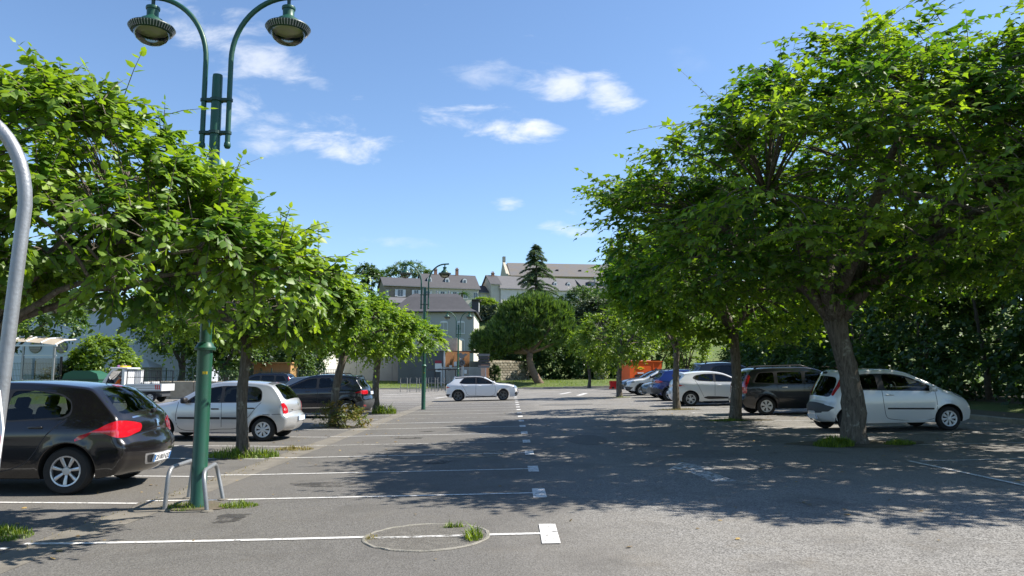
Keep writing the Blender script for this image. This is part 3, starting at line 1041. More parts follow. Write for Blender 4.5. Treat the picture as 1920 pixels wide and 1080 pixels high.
M_MULB = leaf_mat('mulberry_leaf', (.045, .132, .013), (.24, .37, .028), .5, .03)
M_MULB2 = leaf_mat('mulberry_leaf_fresh', (.058, .15, .015), (.25, .37, .03), .5, .035)
M_HEDGE = leaf_mat('hedge_leaf', (.024, .068, .016), (.10, .18, .03), .4, .04)
M_TREE_B = leaf_mat('broad_leaf', (.035, .095, .014), (.14, .22, .03), .45, .04)
M_LIME = leaf_mat('lime_leaf', (.075, .15, .014), (.24, .35, .03), .5, .04)
M_OLIVE = leaf_mat('grey_green_leaf', (.03, .055, .022), (.10, .13, .055), .25, .06)

ROWL, ROWR = 'mulberry trees between the left bay rows', 'mulberry trees along the right bay row'
# left row
make_tree('mulberry_tree', 'closest left mulberry whose low leafy boughs hang across the lamp post', (-5.3, 7.5), .15, 2.0,
          [(.0, .1, 3.6, 2.0, 2.1, 1.05), (1.4, .3, 3.05, 1.35, 1.6, .62), (-.8, 0, 3.3, 1.9, 2.0, .8), (2.45, .6, 2.75, .85, 1.1, .32)],
          n_boughs=230, shoots=11, leaves=13, leaf=.137, tpl=LEAF_OVAL, m=M_MULB2, seed=3, group=ROWL, single=300, shoot_len=.5, limbs=7, up=.2, droop=.25, twigs=True, limb_r=.25, inner=.33)
make_tree('mulberry_tree', 'mulberry with mottled straight trunk beside the silver hatchback', (-5.38, 15.14), .115, 2.25,
          [(.1, 0, 3.1, 2.2, 2.2, .75), (.9, -.3, 2.95, 1.4, 1.5, .6)],
          n_boughs=120, shoots=11, leaves=12, leaf=.165, m=M_MULB2, seed=8, group=ROWL, shoot_len=.5, single=300, twigs=True)
make_tree('mulberry_tree', 'mulberry with leaning trunk beside the black crossover car', (-5.55, 23.3), .13, 2.3,
          [(.25, 0, 3.25, 2.1, 2.2, .8), (1.0, .2, 3.0, 1.6, 1.7, .7)],
          n_boughs=120, shoots=11, leaves=12, leaf=.165, m=M_MULB2, seed=14, lean=(.35, .0), group=ROWL, shoot_len=.5)
make_tree('mulberry_tree', 'last mulberry of the left row, nearest the far lamp', (-5.55, 30.9), .15, 2.4,
          [(.0, 0, 3.25, 2.0, 2.3, .85), (1.25, .1, 3.1, 1.4, 1.5, .7), (-.7, 0, 3.1, 1.6, 1.7, .7)],
          n_boughs=120, shoots=11, leaves=12, leaf=.165, m=M_MULB2, seed=21, group=ROWL, shoot_len=.52)
# right row
make_tree('mulberry_tree', 'huge thick-trunked mulberry shading the white three-door car', (6.99, 15.4), .215, 2.5,
          [(-.1, -1.0, 4.75, 4.4, 4.9, 1.65), (2.2, -3.0, 4.9, 3.4, 3.5, 1.8), (-2.6, .2, 4.1, 2.1, 3.0, 1.1), (-.7, -2.6, 5.5, 2.1, 2.4, 1.4), (2.5, 1.5, 4.9, 3.5, 3.6, 1.85)],
          n_boughs=640, shoots=11, leaves=11, leaf=.185, m=M_MULB, seed=31, lean=(-.36, -.1), group=ROWR, shoot_len=.85, limbs=9, single=300, inner=.36, twigs=True, wild=.05, shell=(.66, 1.12), tvar=.24, flat=.5, hang=.32, droop=.2, gnarl=1.4, limb_r=.62)
make_tree('mulberry_tree', 'mulberry with pale knotty trunk beside the dark estate car', (6.80, 22.9), .165, 2.7,
          [(.1, 0, 4.3, 3.6, 3.5, 1.8), (-1.7, -.3, 4.1, 1.9, 2.2, 1.2)],
          n_boughs=290, shoots=11, leaves=10, leaf=.21, m=M_MULB, seed=37, inner=.28, wild=.05, shell=(.68, 1.08), flat=.55, hang=.34, droop=.22, group=ROWR, shoot_len=.8, limbs=7)
make_tree('mulberry_tree', 'mulberry with thin ragged trunk behind the white five-door hatchback', (6.49, 29.7), .13, 2.4,
          [(0, 0, 4.1, 2.3, 2.4, 1.1)], n_boughs=80, shoots=10, leaves=10, leaf=.18, m=M_MULB, seed=41, group=ROWR, shoot_len=.65)
make_tree('mulberry_tree', 'most distant mulberry of the right row near the orange box', (6.33, 44.3), .16, 2.3,
          [(0, 0, 3.7, 2.3, 2.4, 1.55), (-.9, 0, 3.4, 1.5, 1.5, 1.0), (1.0, 0, 3.9, 1.5, 1.5, 1.0)],
          n_boughs=110, shoots=10, leaves=9, leaf=.2, tpl=LEAF_OVAL, m=M_LIME, seed=47, group=ROWR, shoot_len=.6)

# weeds at the trunks and hoops
grass('grass', 'weedy grass round the mottled trunk beside the silver hatchback', -5.35, 15.0, .75, .45, 900, .26, seed=1)
grass('grass', 'dry weeds in front of the silver hatchback trunk', -4.7, 16.4, .42, .3, 420, .13, M_DRY, seed=2)
grass('grass', 'low tuft of weeds to the right of the lamp base', -3.35, 9.4, .24, .18, 420, .10, seed=3)
grass('grass', 'thin weeds between the hoop and the lamp base', -4.0, 9.45, .26, .34, 300, .10, seed=4)
grass('grass', 'fresh grass corner at the bottom left of the gutter', -5.6, 7.75, .75, .42, 2600, .13, seed=5)
grass('grass', 'tuft of weeds on the rim of the closest round patch', -.36, 7.32, .09, .14, 160, .16, seed=6, spread=.9)
grass('grass', 'short weeds on the far rim of the closest round patch', -.60, 7.86, .12, .05, 110, .09, seed=7, spread=.9)
grass('grass', 'few dry weeds on the left rim of the closest round patch', -1.36, 7.42, .08, .16, 90, .05, M_DRY, seed=8)
grass('grass', 'bright grass left of the thick trunk', 6.35, 15.0, .38, .35, 1500, .24, seed=9)
grass('grass', 'small grass tuft right of the thick trunk', 7.65, 15.0, .3, .22, 700, .15, seed=10)
grass('grass', 'low grass round the pale knotty trunk', 6.5, 22.7, .6, .4, 700, .12, seed=11)
grass('grass', 'thin dry grass round the ragged thin trunk', 6.5, 29.5, .8, .4, 500, .10, M_DRY, seed=12)
grass('grass', 'little weeds at the foot of the most distant right mulberry', 6.4, 44.1, .6, .4, 260, .12, seed=13)
grass('grass', 'tall weeds at the last left mulberry', -5.2, 30.7, .5, .4, 500, .5, seed=14)
rg = np.random.default_rng(3)
yy = rg.uniform(6, 30, 40)
grass('weeds', 'scattered weeds growing along the gutter edge', -4.62, 12, .12, 6.0, 500, .045, M_DRY, seed=15, cat='weeds')

# shrub with reddish leaves round the leaning trunk
M_SHRUBR = leaf_mat('reddish_leaf', (.07, .13, .02), (.30, .19, .035), .4, .04)
make_tree('shrub', 'low shrub with green and orange leaves round the leaning trunk', (-5.25, 23.0), .02, .15, [(0, 0, .35, .62, .45, .38), (.45, -.1, .25, .45, .4, .26)],
          n_boughs=60, shoots=7, leaves=7, leaf=.085, tpl=LEAF_PLAIN, m=M_SHRUBR, seed=55, shoot_len=.24, limbs=4, cat='shrub')

# fallen leaves and twigs on the asphalt
rg = np.random.default_rng(91)
nl = 420
side_ = rg.random(nl) < .6
lx = np.where(side_, rg.normal(5.2, 3.2, nl), rg.normal(-4.6, 1.0, nl)); ly = np.where(side_, rg.uniform(6.5, 30, nl), rg.uniform(5.5, 30, nl))
ok_ = (lx < 12.5) & (lx > -9); lx, ly = lx[ok_], ly[ok_]; nl = len(lx)
Pf = np.stack([lx, ly, gz_np(lx) + .014], 1)
Af = np.stack([rg.normal(0, 1, nl), rg.normal(0, 1, nl), np.zeros(nl)], 1); Nf = np.stack([rg.normal(0, .25, nl), rg.normal(0, .25, nl), np.ones(nl)], 1)
Af, Wf, Nf = leaf_frames(Pf, Af, Nf)
Vf, Ff = leaf_geo(Pf, Af, Wf, Nf, rg.uniform(.03, .085, nl), LEAF_OVAL)
tag(np_mesh('fallen_leaves', Vf, Ff, leaf_mat('fallen_leaf', (.16, .11, .05), (.42, .30, .12), .1, .03), None, np.repeat(rg.random(nl), len(LEAF_OVAL[0]))), 'dry leaves scattered on the asphalt under the mulberries', 'leaves', kind='stuff')
# ------------------------------------------------------------------ cars
def catmull(pts, step=.04):
    pts = [np.array(p, float) for p in pts]
    P = [2 * pts[0] - pts[1]] + pts + [2 * pts[-1] - pts[-2]]
    out = []
    for i in range(1, len(P) - 2):
        p0, p1, p2, p3 = P[i - 1:i + 3]
        d = [max(np.linalg.norm(b - a) ** .5, 1e-4) for a, b in ((p0, p1), (p1, p2), (p2, p3))]
        t0, t1 = 0, d[0]; t2 = t1 + d[1]; t3 = t2 + d[2]
        for t in np.linspace(t1, t2, 12, endpoint=False):
            A1 = (t1 - t) / (t1 - t0) * p0 + (t - t0) / (t1 - t0) * p1
            A2 = (t2 - t) / (t2 - t1) * p1 + (t - t1) / (t2 - t1) * p2
            A3 = (t3 - t) / (t3 - t2) * p2 + (t - t2) / (t3 - t2) * p3
            B1 = (t2 - t) / (t2 - t0) * A1 + (t - t0) / (t2 - t0) * A2
            B2 = (t3 - t) / (t3 - t1) * A2 + (t - t1) / (t3 - t1) * A3
            out.append((t2 - t) / (t2 - t1) * B1 + (t - t1) / (t2 - t1) * B2)
    out.append(pts[-1])
    return resample(np.array(out), step)


def resample(P, step):
    d = np.concatenate([[0], np.cumsum(np.linalg.norm(np.diff(P, axis=0), axis=1))])
    n = max(2, int(round(d[-1] / step)) + 1)
    t = np.linspace(0, d[-1], n)
    return np.stack([np.interp(t, d, P[:, i]) for i in range(P.shape[1])], 1)


def closed_resample(P, step):
    P = np.array(P, float)
    return resample(np.vstack([P, P[:1]]), step)[:-1]


def chaikin(P, it=2):
    P = np.array(P, float)
    for _ in range(it):
        Q = np.roll(P, -1, 0)
        P = np.stack([P * .75 + Q * .25, P * .25 + Q * .75], 1).reshape(-1, P.shape[1])
    return P


def round_poly(P, r=.05, k=4):
    P = np.array(P, float); n = len(P); out = []
    for i in range(n):
        a, b, c = P[i - 1], P[i], P[(i + 1) % n]
        la, lc = np.linalg.norm(a - b), np.linalg.norm(c - b)
        p = b + (a - b) * min(.45, r / (la + 1e-9)); q = b + (c - b) * min(.45, r / (lc + 1e-9))
        for t in np.linspace(0, 1, k + 1):
            out.append(p * (1 - t) ** 2 + b * 2 * t * (1 - t) + q * t * t)
    return np.array(out)


def pip(px, py, poly):
    """points in polygon"""
    px = np.asarray(px); py = np.asarray(py)
    c = np.zeros(px.shape, bool)
    x, y = poly[:, 0], poly[:, 1]
    j = len(poly) - 1
    for i in range(len(poly)):
        cond = ((y[i] > py) != (y[j] > py))
        with np.errstate(divide='ignore', invalid='ignore'):
            xi = (x[j] - x[i]) * (py - y[i]) / (y[j] - y[i] + 1e-12) + x[i]
        c ^= cond & (px < xi)
        j = i
    return c


def seg_dist(Q, poly, closed=True):
    """distance of points to a polyline"""
    A = poly if closed else poly[:-1]
    Bp = np.roll(poly, -1, 0) if closed else poly[1:]
    best = np.full(len(Q), 1e9)
    idx = np.zeros(len(Q), int)
    for i in range(len(A)):
        ab = Bp[i] - A[i]
        t = np.clip(((Q - A[i]) @ ab) / (ab @ ab + 1e-12), 0, 1)
        d = np.linalg.norm(Q - (A[i] + t[:, None] * ab), axis=1)
        m = d < best
        best[m] = d[m]; idx[m] = i
    return best, idx


def cdt(outline, holes, grid, clear=.02):
    """triangulate a 2-D region with constraint loops; returns verts, tris, centroids"""
    loops = [outline] + list(holes)
    pts, edges = [], []
    for lp in loops:
        n0 = len(pts)
        pts += [Vector((float(a), float(b))) for a, b in lp]
        edges += [(n0 + i, n0 + (i + 1) % len(lp)) for i in range(len(lp))]
    G = grid[pip(grid[:, 0], grid[:, 1], outline)]
    for lp in loops:
        d, _ = seg_dist(G, np.asarray(lp))
        G = G[d > clear]
    pts += [Vector((float(a), float(b))) for a, b in G]
    r = delaunay_2d_cdt(pts, edges, [], 0, 1e-5)
    V = np.array([[v.x, v.y] for v in r[0]])
    T = np.array([list(f) for f in r[2] if len(f) == 3], int)
    if len(T) == 0: return V, np.zeros((0, 3), int), np.zeros((0, 2))
    c = V[T].mean(1)
    inside = pip(c[:, 0], c[:, 1], np.asarray(outline))
    return V, T[inside], c[inside]


M_TYRE = mat('tyre_rubber', (.016, .016, .017), .85, noise=(20, .4, (.03, .029, .027)))
M_ALLOY = mat('alloy', (.55, .56, .58), .32, .8, noise=(14, .35))
M_COVER = mat('wheel_cover', (.62, .63, .64), .4, .35, noise=(14, .3))
M_DARKALLOY = mat('dark_alloy', (.14, .145, .15), .35, .8)
M_HUB = mat('wheel_dark', (.02, .02, .021), .7)
M_TRIM = mat('black_trim', (.016, .016, .018), .5)
M_TRIMG = mat('grey_plastic', (.055, .058, .062), .6, noise=(12, .4))
M_UNDER = mat('underbody', (.012, .012, .012), .9)
M_CABIN = mat('cabin', (.03, .03, .033), .8)
M_SEAT = mat('seat_cloth', (.035, .036, .04), .9)
M_CHROME = mat('chrome', (.7, .71, .72), .15, 1.)
M_TAIL = mat('tail_red', (.50, .008, .02), .12, coat=1., spec=.8, noise=(18, .4, (.28, .004, .01)))
M_TAILC = mat('tail_clear', (.62, .55, .55), .15, coat=1.)
M_HEADL = mat('headlight_lens', (.42, .44, .46), .12, .4, coat=1., noise=(16, .7, (.07, .075, .08)))
M_ORANGE = mat('indicator', (.75, .25, .02), .2, coat=1.)
M_PLATE = mat('plate_white', (.72, .73, .74), .45)
M_BLUE = mat('plate_blue', (.06, .22, .55), .45)
M_INK = mat('ink', (.015, .015, .02), .6)
M_GLASS = glass_mat('car_glass', (.50, .56, .54), 1.5)
M_GLASS_D = glass_mat('car_glass_dark', (.10, .11, .115), 1.5)
M_GLASS_M = glass_mat('car_glass_mid', (.27, .30, .30), 1.5)

FONT_CACHE = {}


def lettering(text, height, m, parent, name='lettering', M=None, depth=.001):
    cu = bpy.data.curves.new('lettering', 'FONT')
    cu.body = text; cu.size = height * 1.38; cu.extrude = depth; cu.align_x = 'CENTER'; cu.align_y = 'CENTER'
    cu.resolution_u = 2
    tmp = bpy.data.objects.new('lettering', cu)
    COL.objects.link(tmp)
    dg = bpy.context.evaluated_depsgraph_get()
    me = bpy.data.meshes.new_from_object(tmp.evaluated_get(dg))
    bpy.data.objects.remove(tmp, do_unlink=True)
    me.materials.clear(); me.materials.append(m)
    o = link(name, me, parent)
    if M is not None: o.matrix_local = M
    return o


WHEEL_CACHE = {}


def wheel_meshes(r, w, style):
    key = (round(r, 3), w, style)
    if key in WHEEL_CACHE: return WHEEL_CACHE[key]
    rr = r * .64 if 'big' not in style else r * .70
    t = MB()
    prof = [(rr, -w / 2 + .01), (rr + .02, -w / 2), (r - .03, -w / 2 + .004), (r - .006, -w / 2 + .03), (r, -w / 4), (r, w / 4), (r - .006, w / 2 - .03), (r - .03, w / 2 - .004), (rr + .02, w / 2), (rr, w / 2 - .01), (rr, -w / 2 + .01)]
    t.lathe(prof, 36, axis='y')
    tyre = t.mesh('tyre', M_TYRE, True, True, R(40))
    hub = MB(); hub.lathe([(rr, -w / 2 + .012), (rr, w / 2 - .05), (rr * .9, w / 2 - .07), (0, w / 2 - .07)], 28, axis='y')
    hubm = hub.mesh('wheel', M_HUB, True, True, R(40))
    b = MB()
    y0 = w / 2 - .004
    mt = M_ALLOY
    b.lathe([(rr - .022, y0 - .035), (rr - .018, y0 - .002), (rr, y0 + .002), (rr + .006, y0 - .006)], 36, axis='y')

    def spoke(a0, wi, wo, ri, ro, yi, yo, th=.02):
        e1 = np.array([math.cos(a0), 0, math.sin(a0)]); e2 = np.array([-math.sin(a0), 0, math.cos(a0)])
        vs = []
        for (rad, wd, yv) in ((ri, wi, yi), ((ri + ro) / 2, (wi + wo) / 2, (yi + yo) / 2 + .004), (ro, wo, yo)):
            for (sg, dy) in ((-1, -.006), (-.6, 0), (.6, 0), (1, -.006), (1, -th), (-1, -th)):
                vs.append(e1 * rad + e2 * wd * sg + np.array([0, yv + dy, 0]))
        fs = [(i * 6 + j, i * 6 + (j + 1) % 6, i * 6 + 6 + (j + 1) % 6, i * 6 + 6 + j) for i in range(2) for j in range(6)]
        b.add(vs, fs)
    if style.startswith('spoke'):
        n = int(style.split('_')[1])
        for i in range(n):
            spoke(PI / 2 + 2 * PI * i / n, .017, .027, .05, rr - .012, y0 - .03, y0 - .012)
        b.lathe([(0, y0 - .016), (.05, y0 - .018), (.062, y0 - .03), (.062, y0 - .05)], 20, axis='y')
        mt = M_ALLOY
    elif style.startswith('cover'):
        n = int(style.split('_')[1])
        for i in range(n):
            spoke(PI / 2 + 2 * PI * i / n, .016, rr * 1.75 / n, .04, rr - .012, y0 - .008, y0 - .012)
        b.lathe([(0, y0 + .004), (.05, y0 + .001), (.06, y0 - .012)], 24, axis='y')
        b.lathe([(rr - .03, y0 - .018), (rr - .025, y0 - .006), (rr - .01, y0 - .002)], 36, axis='y')
        mt = M_COVER
    elif style.startswith('double'):
        n = int(style.split('_')[1])
        for i in range(n):
            for s in (-1, 1):
                a = PI / 2 + 2 * PI * i / n
                p0 = a + s * .10; 
                spoke(a + s * .19, .012, .02, .06, rr - .012, y0 - .025, y0 - .012)
        b.lathe([(0, y0 - .014), (.055, y0 - .016), (.07, y0 - .03)], 20, axis='y')
        mt = M_COVER if 'light' in style else M_DARKALLOY
    rim = b.mesh('rim', mt, True, True, R(35))
    WHEEL_CACHE[key] = (hubm, tyre, rim)
    return WHEEL_CACHE[key]


class Car:
    """x runs forward with the rear axle at 0, y to the car's left, z up from the road"""

    def __init__(s, S, name, label, group):
        s.S = S
        s.root = empty(name, label=label, cat=S.get('cat', 'car'), group=group)
        s.wb, s.hw, s.wr = S['wb'], S['W'] / 2, S['wr']
        s.paint = S['paint']
        s.contour()
        s.body()
        s.details()

    # --- shape functions
    def contour(s):
        S = s.S
        up = catmull(S['top'], .045)
        s.n_up = len(up)
        zs, wr, Ra = S.get('sill', .20), s.wr, s.wr + S.get('arch', .055)
        def arch(cx):
            a0 = math.asin((zs - wr) / Ra)
            return [(cx + Ra * math.cos(a), wr + Ra * math.sin(a)) for a in np.linspace(a0, PI - a0, 22)]
        low = [up[-1]] + arch(s.wb) + arch(0) + [up[0]]
        lo = resample(np.array(low), .045)[1:-1]
        s.P = np.vstack([up, lo])
        s.Ra = Ra
        s.x_min, s.x_max = up[:, 0].min(), up[:, 0].max()
        nx = np.roll(s.P, -1, 0) - np.roll(s.P, 1, 0)
        t = unit(nx)
        s.nrm = np.stack([t[:, 1], -t[:, 0]], 1)      # inward
        r = np.where(s.P[:, 1] > S['belt'] + .03, S.get('r_roof', .05), S.get('r_body', .085))
        r[s.n_up:] = .018
        r[:2] = .025; r[s.n_up - 2:s.n_up] = .025
        for _ in range(5):
            r = (np.roll(r, 1) + r * 2 + np.roll(r, -1)) / 4
        s.r = r
        ax = np.abs(s.nrm[:, 0])
        bul = S.get('crown', .03) + (S.get('bulge', .10) - S.get('crown', .03)) * sstep(.35, 1., ax)
        bul[s.n_up:] = 0
        for _ in range(4):
            bul = (np.roll(bul, 1) + bul * 2 + np.roll(bul, -1)) / 4
        bul[s.n_up + 3:-3] = 0
        s.bul = bul
        zk = np.array(S['wz'])
        zz = np.linspace(0, 2.4, 241)
        ww = np.interp(zz, zk[:, 0], zk[:, 1])
        for _ in range(14):
            ww[1:-1] = (ww[:-2] + 2 * ww[1:-1] + ww[2:]) / 4
        s.zz, s.ww = zz, ww
        s.yrim = s.H(s.P[:, 0], s.P[:, 1], False) - s.r
        seg = np.linalg.norm(np.diff(s.P[:s.n_up], axis=0), axis=1)
        s.T = np.concatenate([[0], np.cumsum(seg)])

    def H(s, x, z, rounded=True):
        S = s.S
        x = np.asarray(x, float); z = np.asarray(z, float)
        w = np.interp(z, s.zz, s.ww) * s.hw
        xf0, xr0 = s.wb - .05, .15
        f = np.clip((x - xf0) / (s.x_max - xf0), 0, 1); q = np.clip((xr0 - x) / (xr0 - s.x_min), 0, 1)
        tf, tr = S.get('taper', (.14, .09))
        w = w * (1 - tf * f ** 2.2 - tr * q ** 2.2)
        # greenhouse narrows to the rear and front
        gh = sstep(S['belt'], S['belt'] + .4, z)
        w = w * (1 - gh * S.get('gh_taper', .05) * np.clip((.5 - x) / .9, 0, 1) ** 1.5)
        for cx in (0, s.wb):
            d = np.hypot(x - cx, z - s.wr)
            w = w + S.get('flare', .016) * np.exp(-((d - s.Ra) / .05) ** 2) * (z < S['belt'] - .05)
        if 'crease' in S:
            z0, z1, amp = S['crease']
            zc = z0 + (z1 - z0) * (x - s.x_min) / (s.x_max - s.x_min)
            w = w + amp * np.clip(1 - np.abs(z - zc) / .09, 0, 1) ** 1.5
        if rounded:
            sh = np.shape(w)
            Q = np.stack([np.ravel(x) + 0 * np.ravel(w), np.ravel(z) + 0 * np.ravel(w)], 1)
            d, i = seg_dist(Q, s.P)
            r = s.r[i]
            k = np.clip(1 - d / r, 0, 1)
            w = w - (r * (1 - np.sqrt(np.maximum(0, 1 - k * k)))).reshape(sh)
        return w

    def strip(s, t, u):
        """point on the hood-roof-tail band: t along the contour, u in -1..1 across"""
        x = np.interp(t, s.T, s.P[:s.n_up, 0]); z = np.interp(t, s.T, s.P[:s.n_up, 1])
        nx = np.interp(t, s.T, s.nrm[:s.n_up, 0]); nz = np.interp(t, s.T, s.nrm[:s.n_up, 1])
        b = np.interp(t, s.T, s.bul[:s.n_up]); y = np.interp(t, s.T, s.yrim[:s.n_up])
        k = b * (1 - u * u)
        return np.stack([x - nx * k, u * y, z - nz * k], -1)

    def tpos(s, x, z):
        """contour length nearest to a side-view point"""
        A, Bp = s.P[:s.n_up - 1], s.P[1:s.n_up]
        ab = Bp - A
        q = np.clip(((np.array([x, z]) - A) * ab).sum(1) / ((ab * ab).sum(1) + 1e-12), 0, 1)
        d = np.linalg.norm(A + q[:, None] * ab - np.array([x, z]), axis=1)
        i = d.argmin()
        return s.T[i] + q[i] * (s.T[i + 1] - s.T[i])

    def wrap(s, t, e, side, off=0.):
        """point near the corner between band and side: e<0 on the band, e>0 round onto the side"""
        t = np.asarray(t, float); e = np.asarray(e, float)
        x = np.interp(t, s.T, s.P[:s.n_up, 0]); z = np.interp(t, s.T, s.P[:s.n_up, 1])
        nx = np.interp(t, s.T, s.nrm[:s.n_up, 0]); nz = np.interp(t, s.T, s.nrm[:s.n_up, 1])
        r = np.interp(t, s.T, s.r[:s.n_up]); y = np.interp(t, s.T, s.yrim[:s.n_up]); b = np.interp(t, s.T, s.bul[:s.n_up])
        arc = r * PI / 2
        out = np.zeros(t.shape + (3,))
        # band
        u = np.clip((y + e) / y, -1, 1); k = b * (1 - u * u) + off
        band = np.stack([x - nx * k, u * y, z - nz * k], -1)
        a = np.clip(e / arc, 0, 1) * PI / 2
        d = r * (1 - np.cos(a))
        hin = s.H(x + nx * r, z + nz * r, False) - y
        ring = np.stack([x + nx * d - nx * off * np.cos(a), y + hin * np.sin(a) + off * np.sin(a), z + nz * d - nz * off * np.cos(a)], -1)
        dd = r + np.maximum(0, e - arc)
        xs_, zs_ = x + nx * dd, z + nz * dd
        sd = np.stack([xs_, s.H(xs_, zs_, False) + off, zs_], -1)
        out = np.where((e <= 0)[..., None], band, np.where((e < arc)[..., None], ring, sd))
        out[..., 1] *= side
        return out

    def sidept(s, x, z, side, off=0.):
        y = s.H(x, z) + off
        return np.stack([np.asarray(x, float), side * y, np.asarray(z, float)], -1)

    # --- generic overlay plate
    def plate(s, name, poly, fmap, m, th=.004, parent=None, step=.035, flip=False):
        poly = closed_resample(poly, step)
        lo, hi = poly.min(0), poly.max(0)
        gx, gy = np.meshgrid(np.arange(lo[0], hi[0], step), np.arange(lo[1], hi[1], step))
        V, T, c = cdt(poly, [], np.stack([gx.ravel(), gy.ravel()], 1), step * .4)
        if len(T) == 0: return None
        top = fmap(V[:, 0], V[:, 1], th)
        n = len(poly)
        b0 = fmap(poly[:, 0], poly[:, 1], th); b1 = fmap(poly[:, 0], poly[:, 1], -.006)
        mb = MB(); mb.add(top, T)
        mb.add(np.vstack([b0, b1]), [(i, (i + 1) % n, (i + 1) % n + n, i + n) for i in range(n)])
        return mb.build(name, m, parent or s.root, smooth=True, angle=R(35))

    def body(s):
        S = s.S
        n, P = len(s.P), s.P
        inner = P + s.nrm * s.r[:, None]
        # side holes
        dlo = [closed_resample(round_poly(q, .09), .05) for q in S.get('dlo', [])]
        panes = [closed_resample(round_poly(q, .06), .04) for q in S['panes']]
        lo, hi = P.min(0), P.max(0)
        gx, gy = np.meshgrid(np.arange(lo[0], hi[0], .06), np.arange(lo[1], hi[1], .06))
        grid = np.stack([gx.ravel(), gy.ravel()], 1)
        V, T, c = cdt(inner, dlo + panes, grid)
        pid = np.full(len(T), -1)
        for i, q in enumerate(panes):
            pid[pip(c[:, 0], c[:, 1], q)] = i
        inframe = np.zeros(len(T), bool)
        for q in dlo:
            inframe |= pip(c[:, 0], c[:, 1], q)
        frame = inframe & (pid < 0)
        paintm = (pid < 0) & ~inframe
        Y = s.H(V[:, 0], V[:, 1], False)
        bd = MB(); fr = MB()
        K = 5
        for sg in (1, -1):
            W3 = np.stack([V[:, 0], sg * Y, V[:, 1]], 1)
            bd.add(W3, T[paintm]); 
            if frame.any(): fr.add(W3, T[frame])
            # rounded edge
            ring = []
            for k in range(K + 1):
                a = PI / 2 * k / K
                q = P + s.nrm * (s.r * (1 - math.cos(a)))[:, None]
                yv = s.yrim + (s.H(inner[:, 0], inner[:, 1], False) - s.yrim) * math.sin(a) if k else s.yrim
                ring.append(np.stack([q[:, 0], sg * yv, q[:, 1]], 1))
            bd.add(np.vstack(ring), [(k * n + i, k * n + (i + 1) % n, (k + 1) * n + (i + 1) % n, (k + 1) * n + i) for k in range(K) for i in range(n)])
            for i in range(len(panes)):
                tri = T[pid == i]
                if not len(tri): continue
                gl = MB(); W4 = W3.copy(); W4[:, 1] -= sg * .006
                used = np.unique(tri); re = np.full(len(V), -1); re[used] = np.arange(len(used))
                gl.add(W4[used], re[tri])
                gl.build('side_window', S['glass'][i] if isinstance(S.get('glass'), list) else S.get('glass', M_GLASS), s.root, smooth=True)
        # band with windscreen and rear window
        w0 = s.hw * .85
        nb = s.n_up
        outline = np.vstack([np.stack([s.T, np.full(nb, -w0)], 1)] + [np.array([[s.T[-1], v] for v in np.linspace(-w0, w0, 18)[1:-1]])] +
                            [np.stack([s.T[::-1], np.full(nb, w0)], 1)] + [np.array([[s.T[0], v] for v in np.linspace(w0, -w0, 18)[1:-1]])])
        gx, gy = np.meshgrid(s.T[1:-1], np.linspace(-w0, w0, 26)[1:-1])
        holes, kinds = [], []
        for key in ('windscreen', 'rear_window'):
            if key in S:
                (xa, za), (xb, zb), ua, ub = S[key][:4]
                ta, tb = s.tpos(xa, za), s.tpos(xb, zb)
                if ta > tb: ta, tb, ua, ub = tb, ta, ub, ua
                ta += .03; tb -= .02
                q = chaikin([(ta, -ua * w0), (tb, -ub * w0), (tb, -ub * w0 * .3), (tb, ub * w0 * .3), (tb, ub * w0), (ta, ua * w0), (ta, ua * w0 * .3), (ta, -ua * w0 * .3)], 3) if False else round_poly([(ta, -ua * w0), (tb, -ub * w0), (tb, ub * w0), (ta, ua * w0)], .13, 6)
                holes.append(closed_resample(q, .05)); kinds.append(key)
        V, T, c = cdt(outline, holes, np.stack([gx.ravel(), gy.ravel()], 1), .018)
        X = s.strip(V[:, 0], V[:, 1] / w0)
        rest = np.ones(len(T), bool)
        for q, key in zip(holes, kinds):
            m = pip(c[:, 0], c[:, 1], q); rest &= ~m
            tri = T[m]; used = np.unique(tri); re = np.full(len(V), -1); re[used] = np.arange(len(used))
            gl = MB(); gl.add(X[used], re[tri])
            gl.build(key, S.get('glass_rear', M_GLASS) if key == 'rear_window' else M_GLASS, s.root, smooth=True)
        bd.add(X, T[rest])
        me = bd.mesh('body', s.paint, False, False)
        bm = bmesh.new(); bm.from_mesh(me)
        bmesh.ops.remove_doubles(bm, verts=bm.verts, dist=.0015)
        bmesh.ops.recalc_face_normals(bm, faces=bm.faces)
        # keep normals pointing out: test with the highest face
        top = max(bm.faces, key=lambda f: f.calc_center_median().z)
        if top.normal.z < 0: bmesh.ops.reverse_faces(bm, faces=bm.faces)
        bm.to_mesh(me); bm.free(); me.shade_smooth()
        link('body', me, s.root)
        if fr.f:
            f2 = []
            fr.build('window_frame', M_TRIM, s.root, smooth=True)
        # dark frit round the glazing
        ub = MB()
        idx = list(range(s.n_up - 1, n)) + [0]
        A = np.stack([P[idx, 0], -s.yrim[idx], P[idx, 1]], 1); Bq = np.stack([P[idx, 0], s.yrim[idx], P[idx, 1]], 1)
        k = len(idx)
        ub.add(np.vstack([A, Bq]), [(i, i + 1, i + 1 + k, i + k) for i in range(k - 1)])
        ub.build('underbody', M_UNDER, s.root, smooth=True)

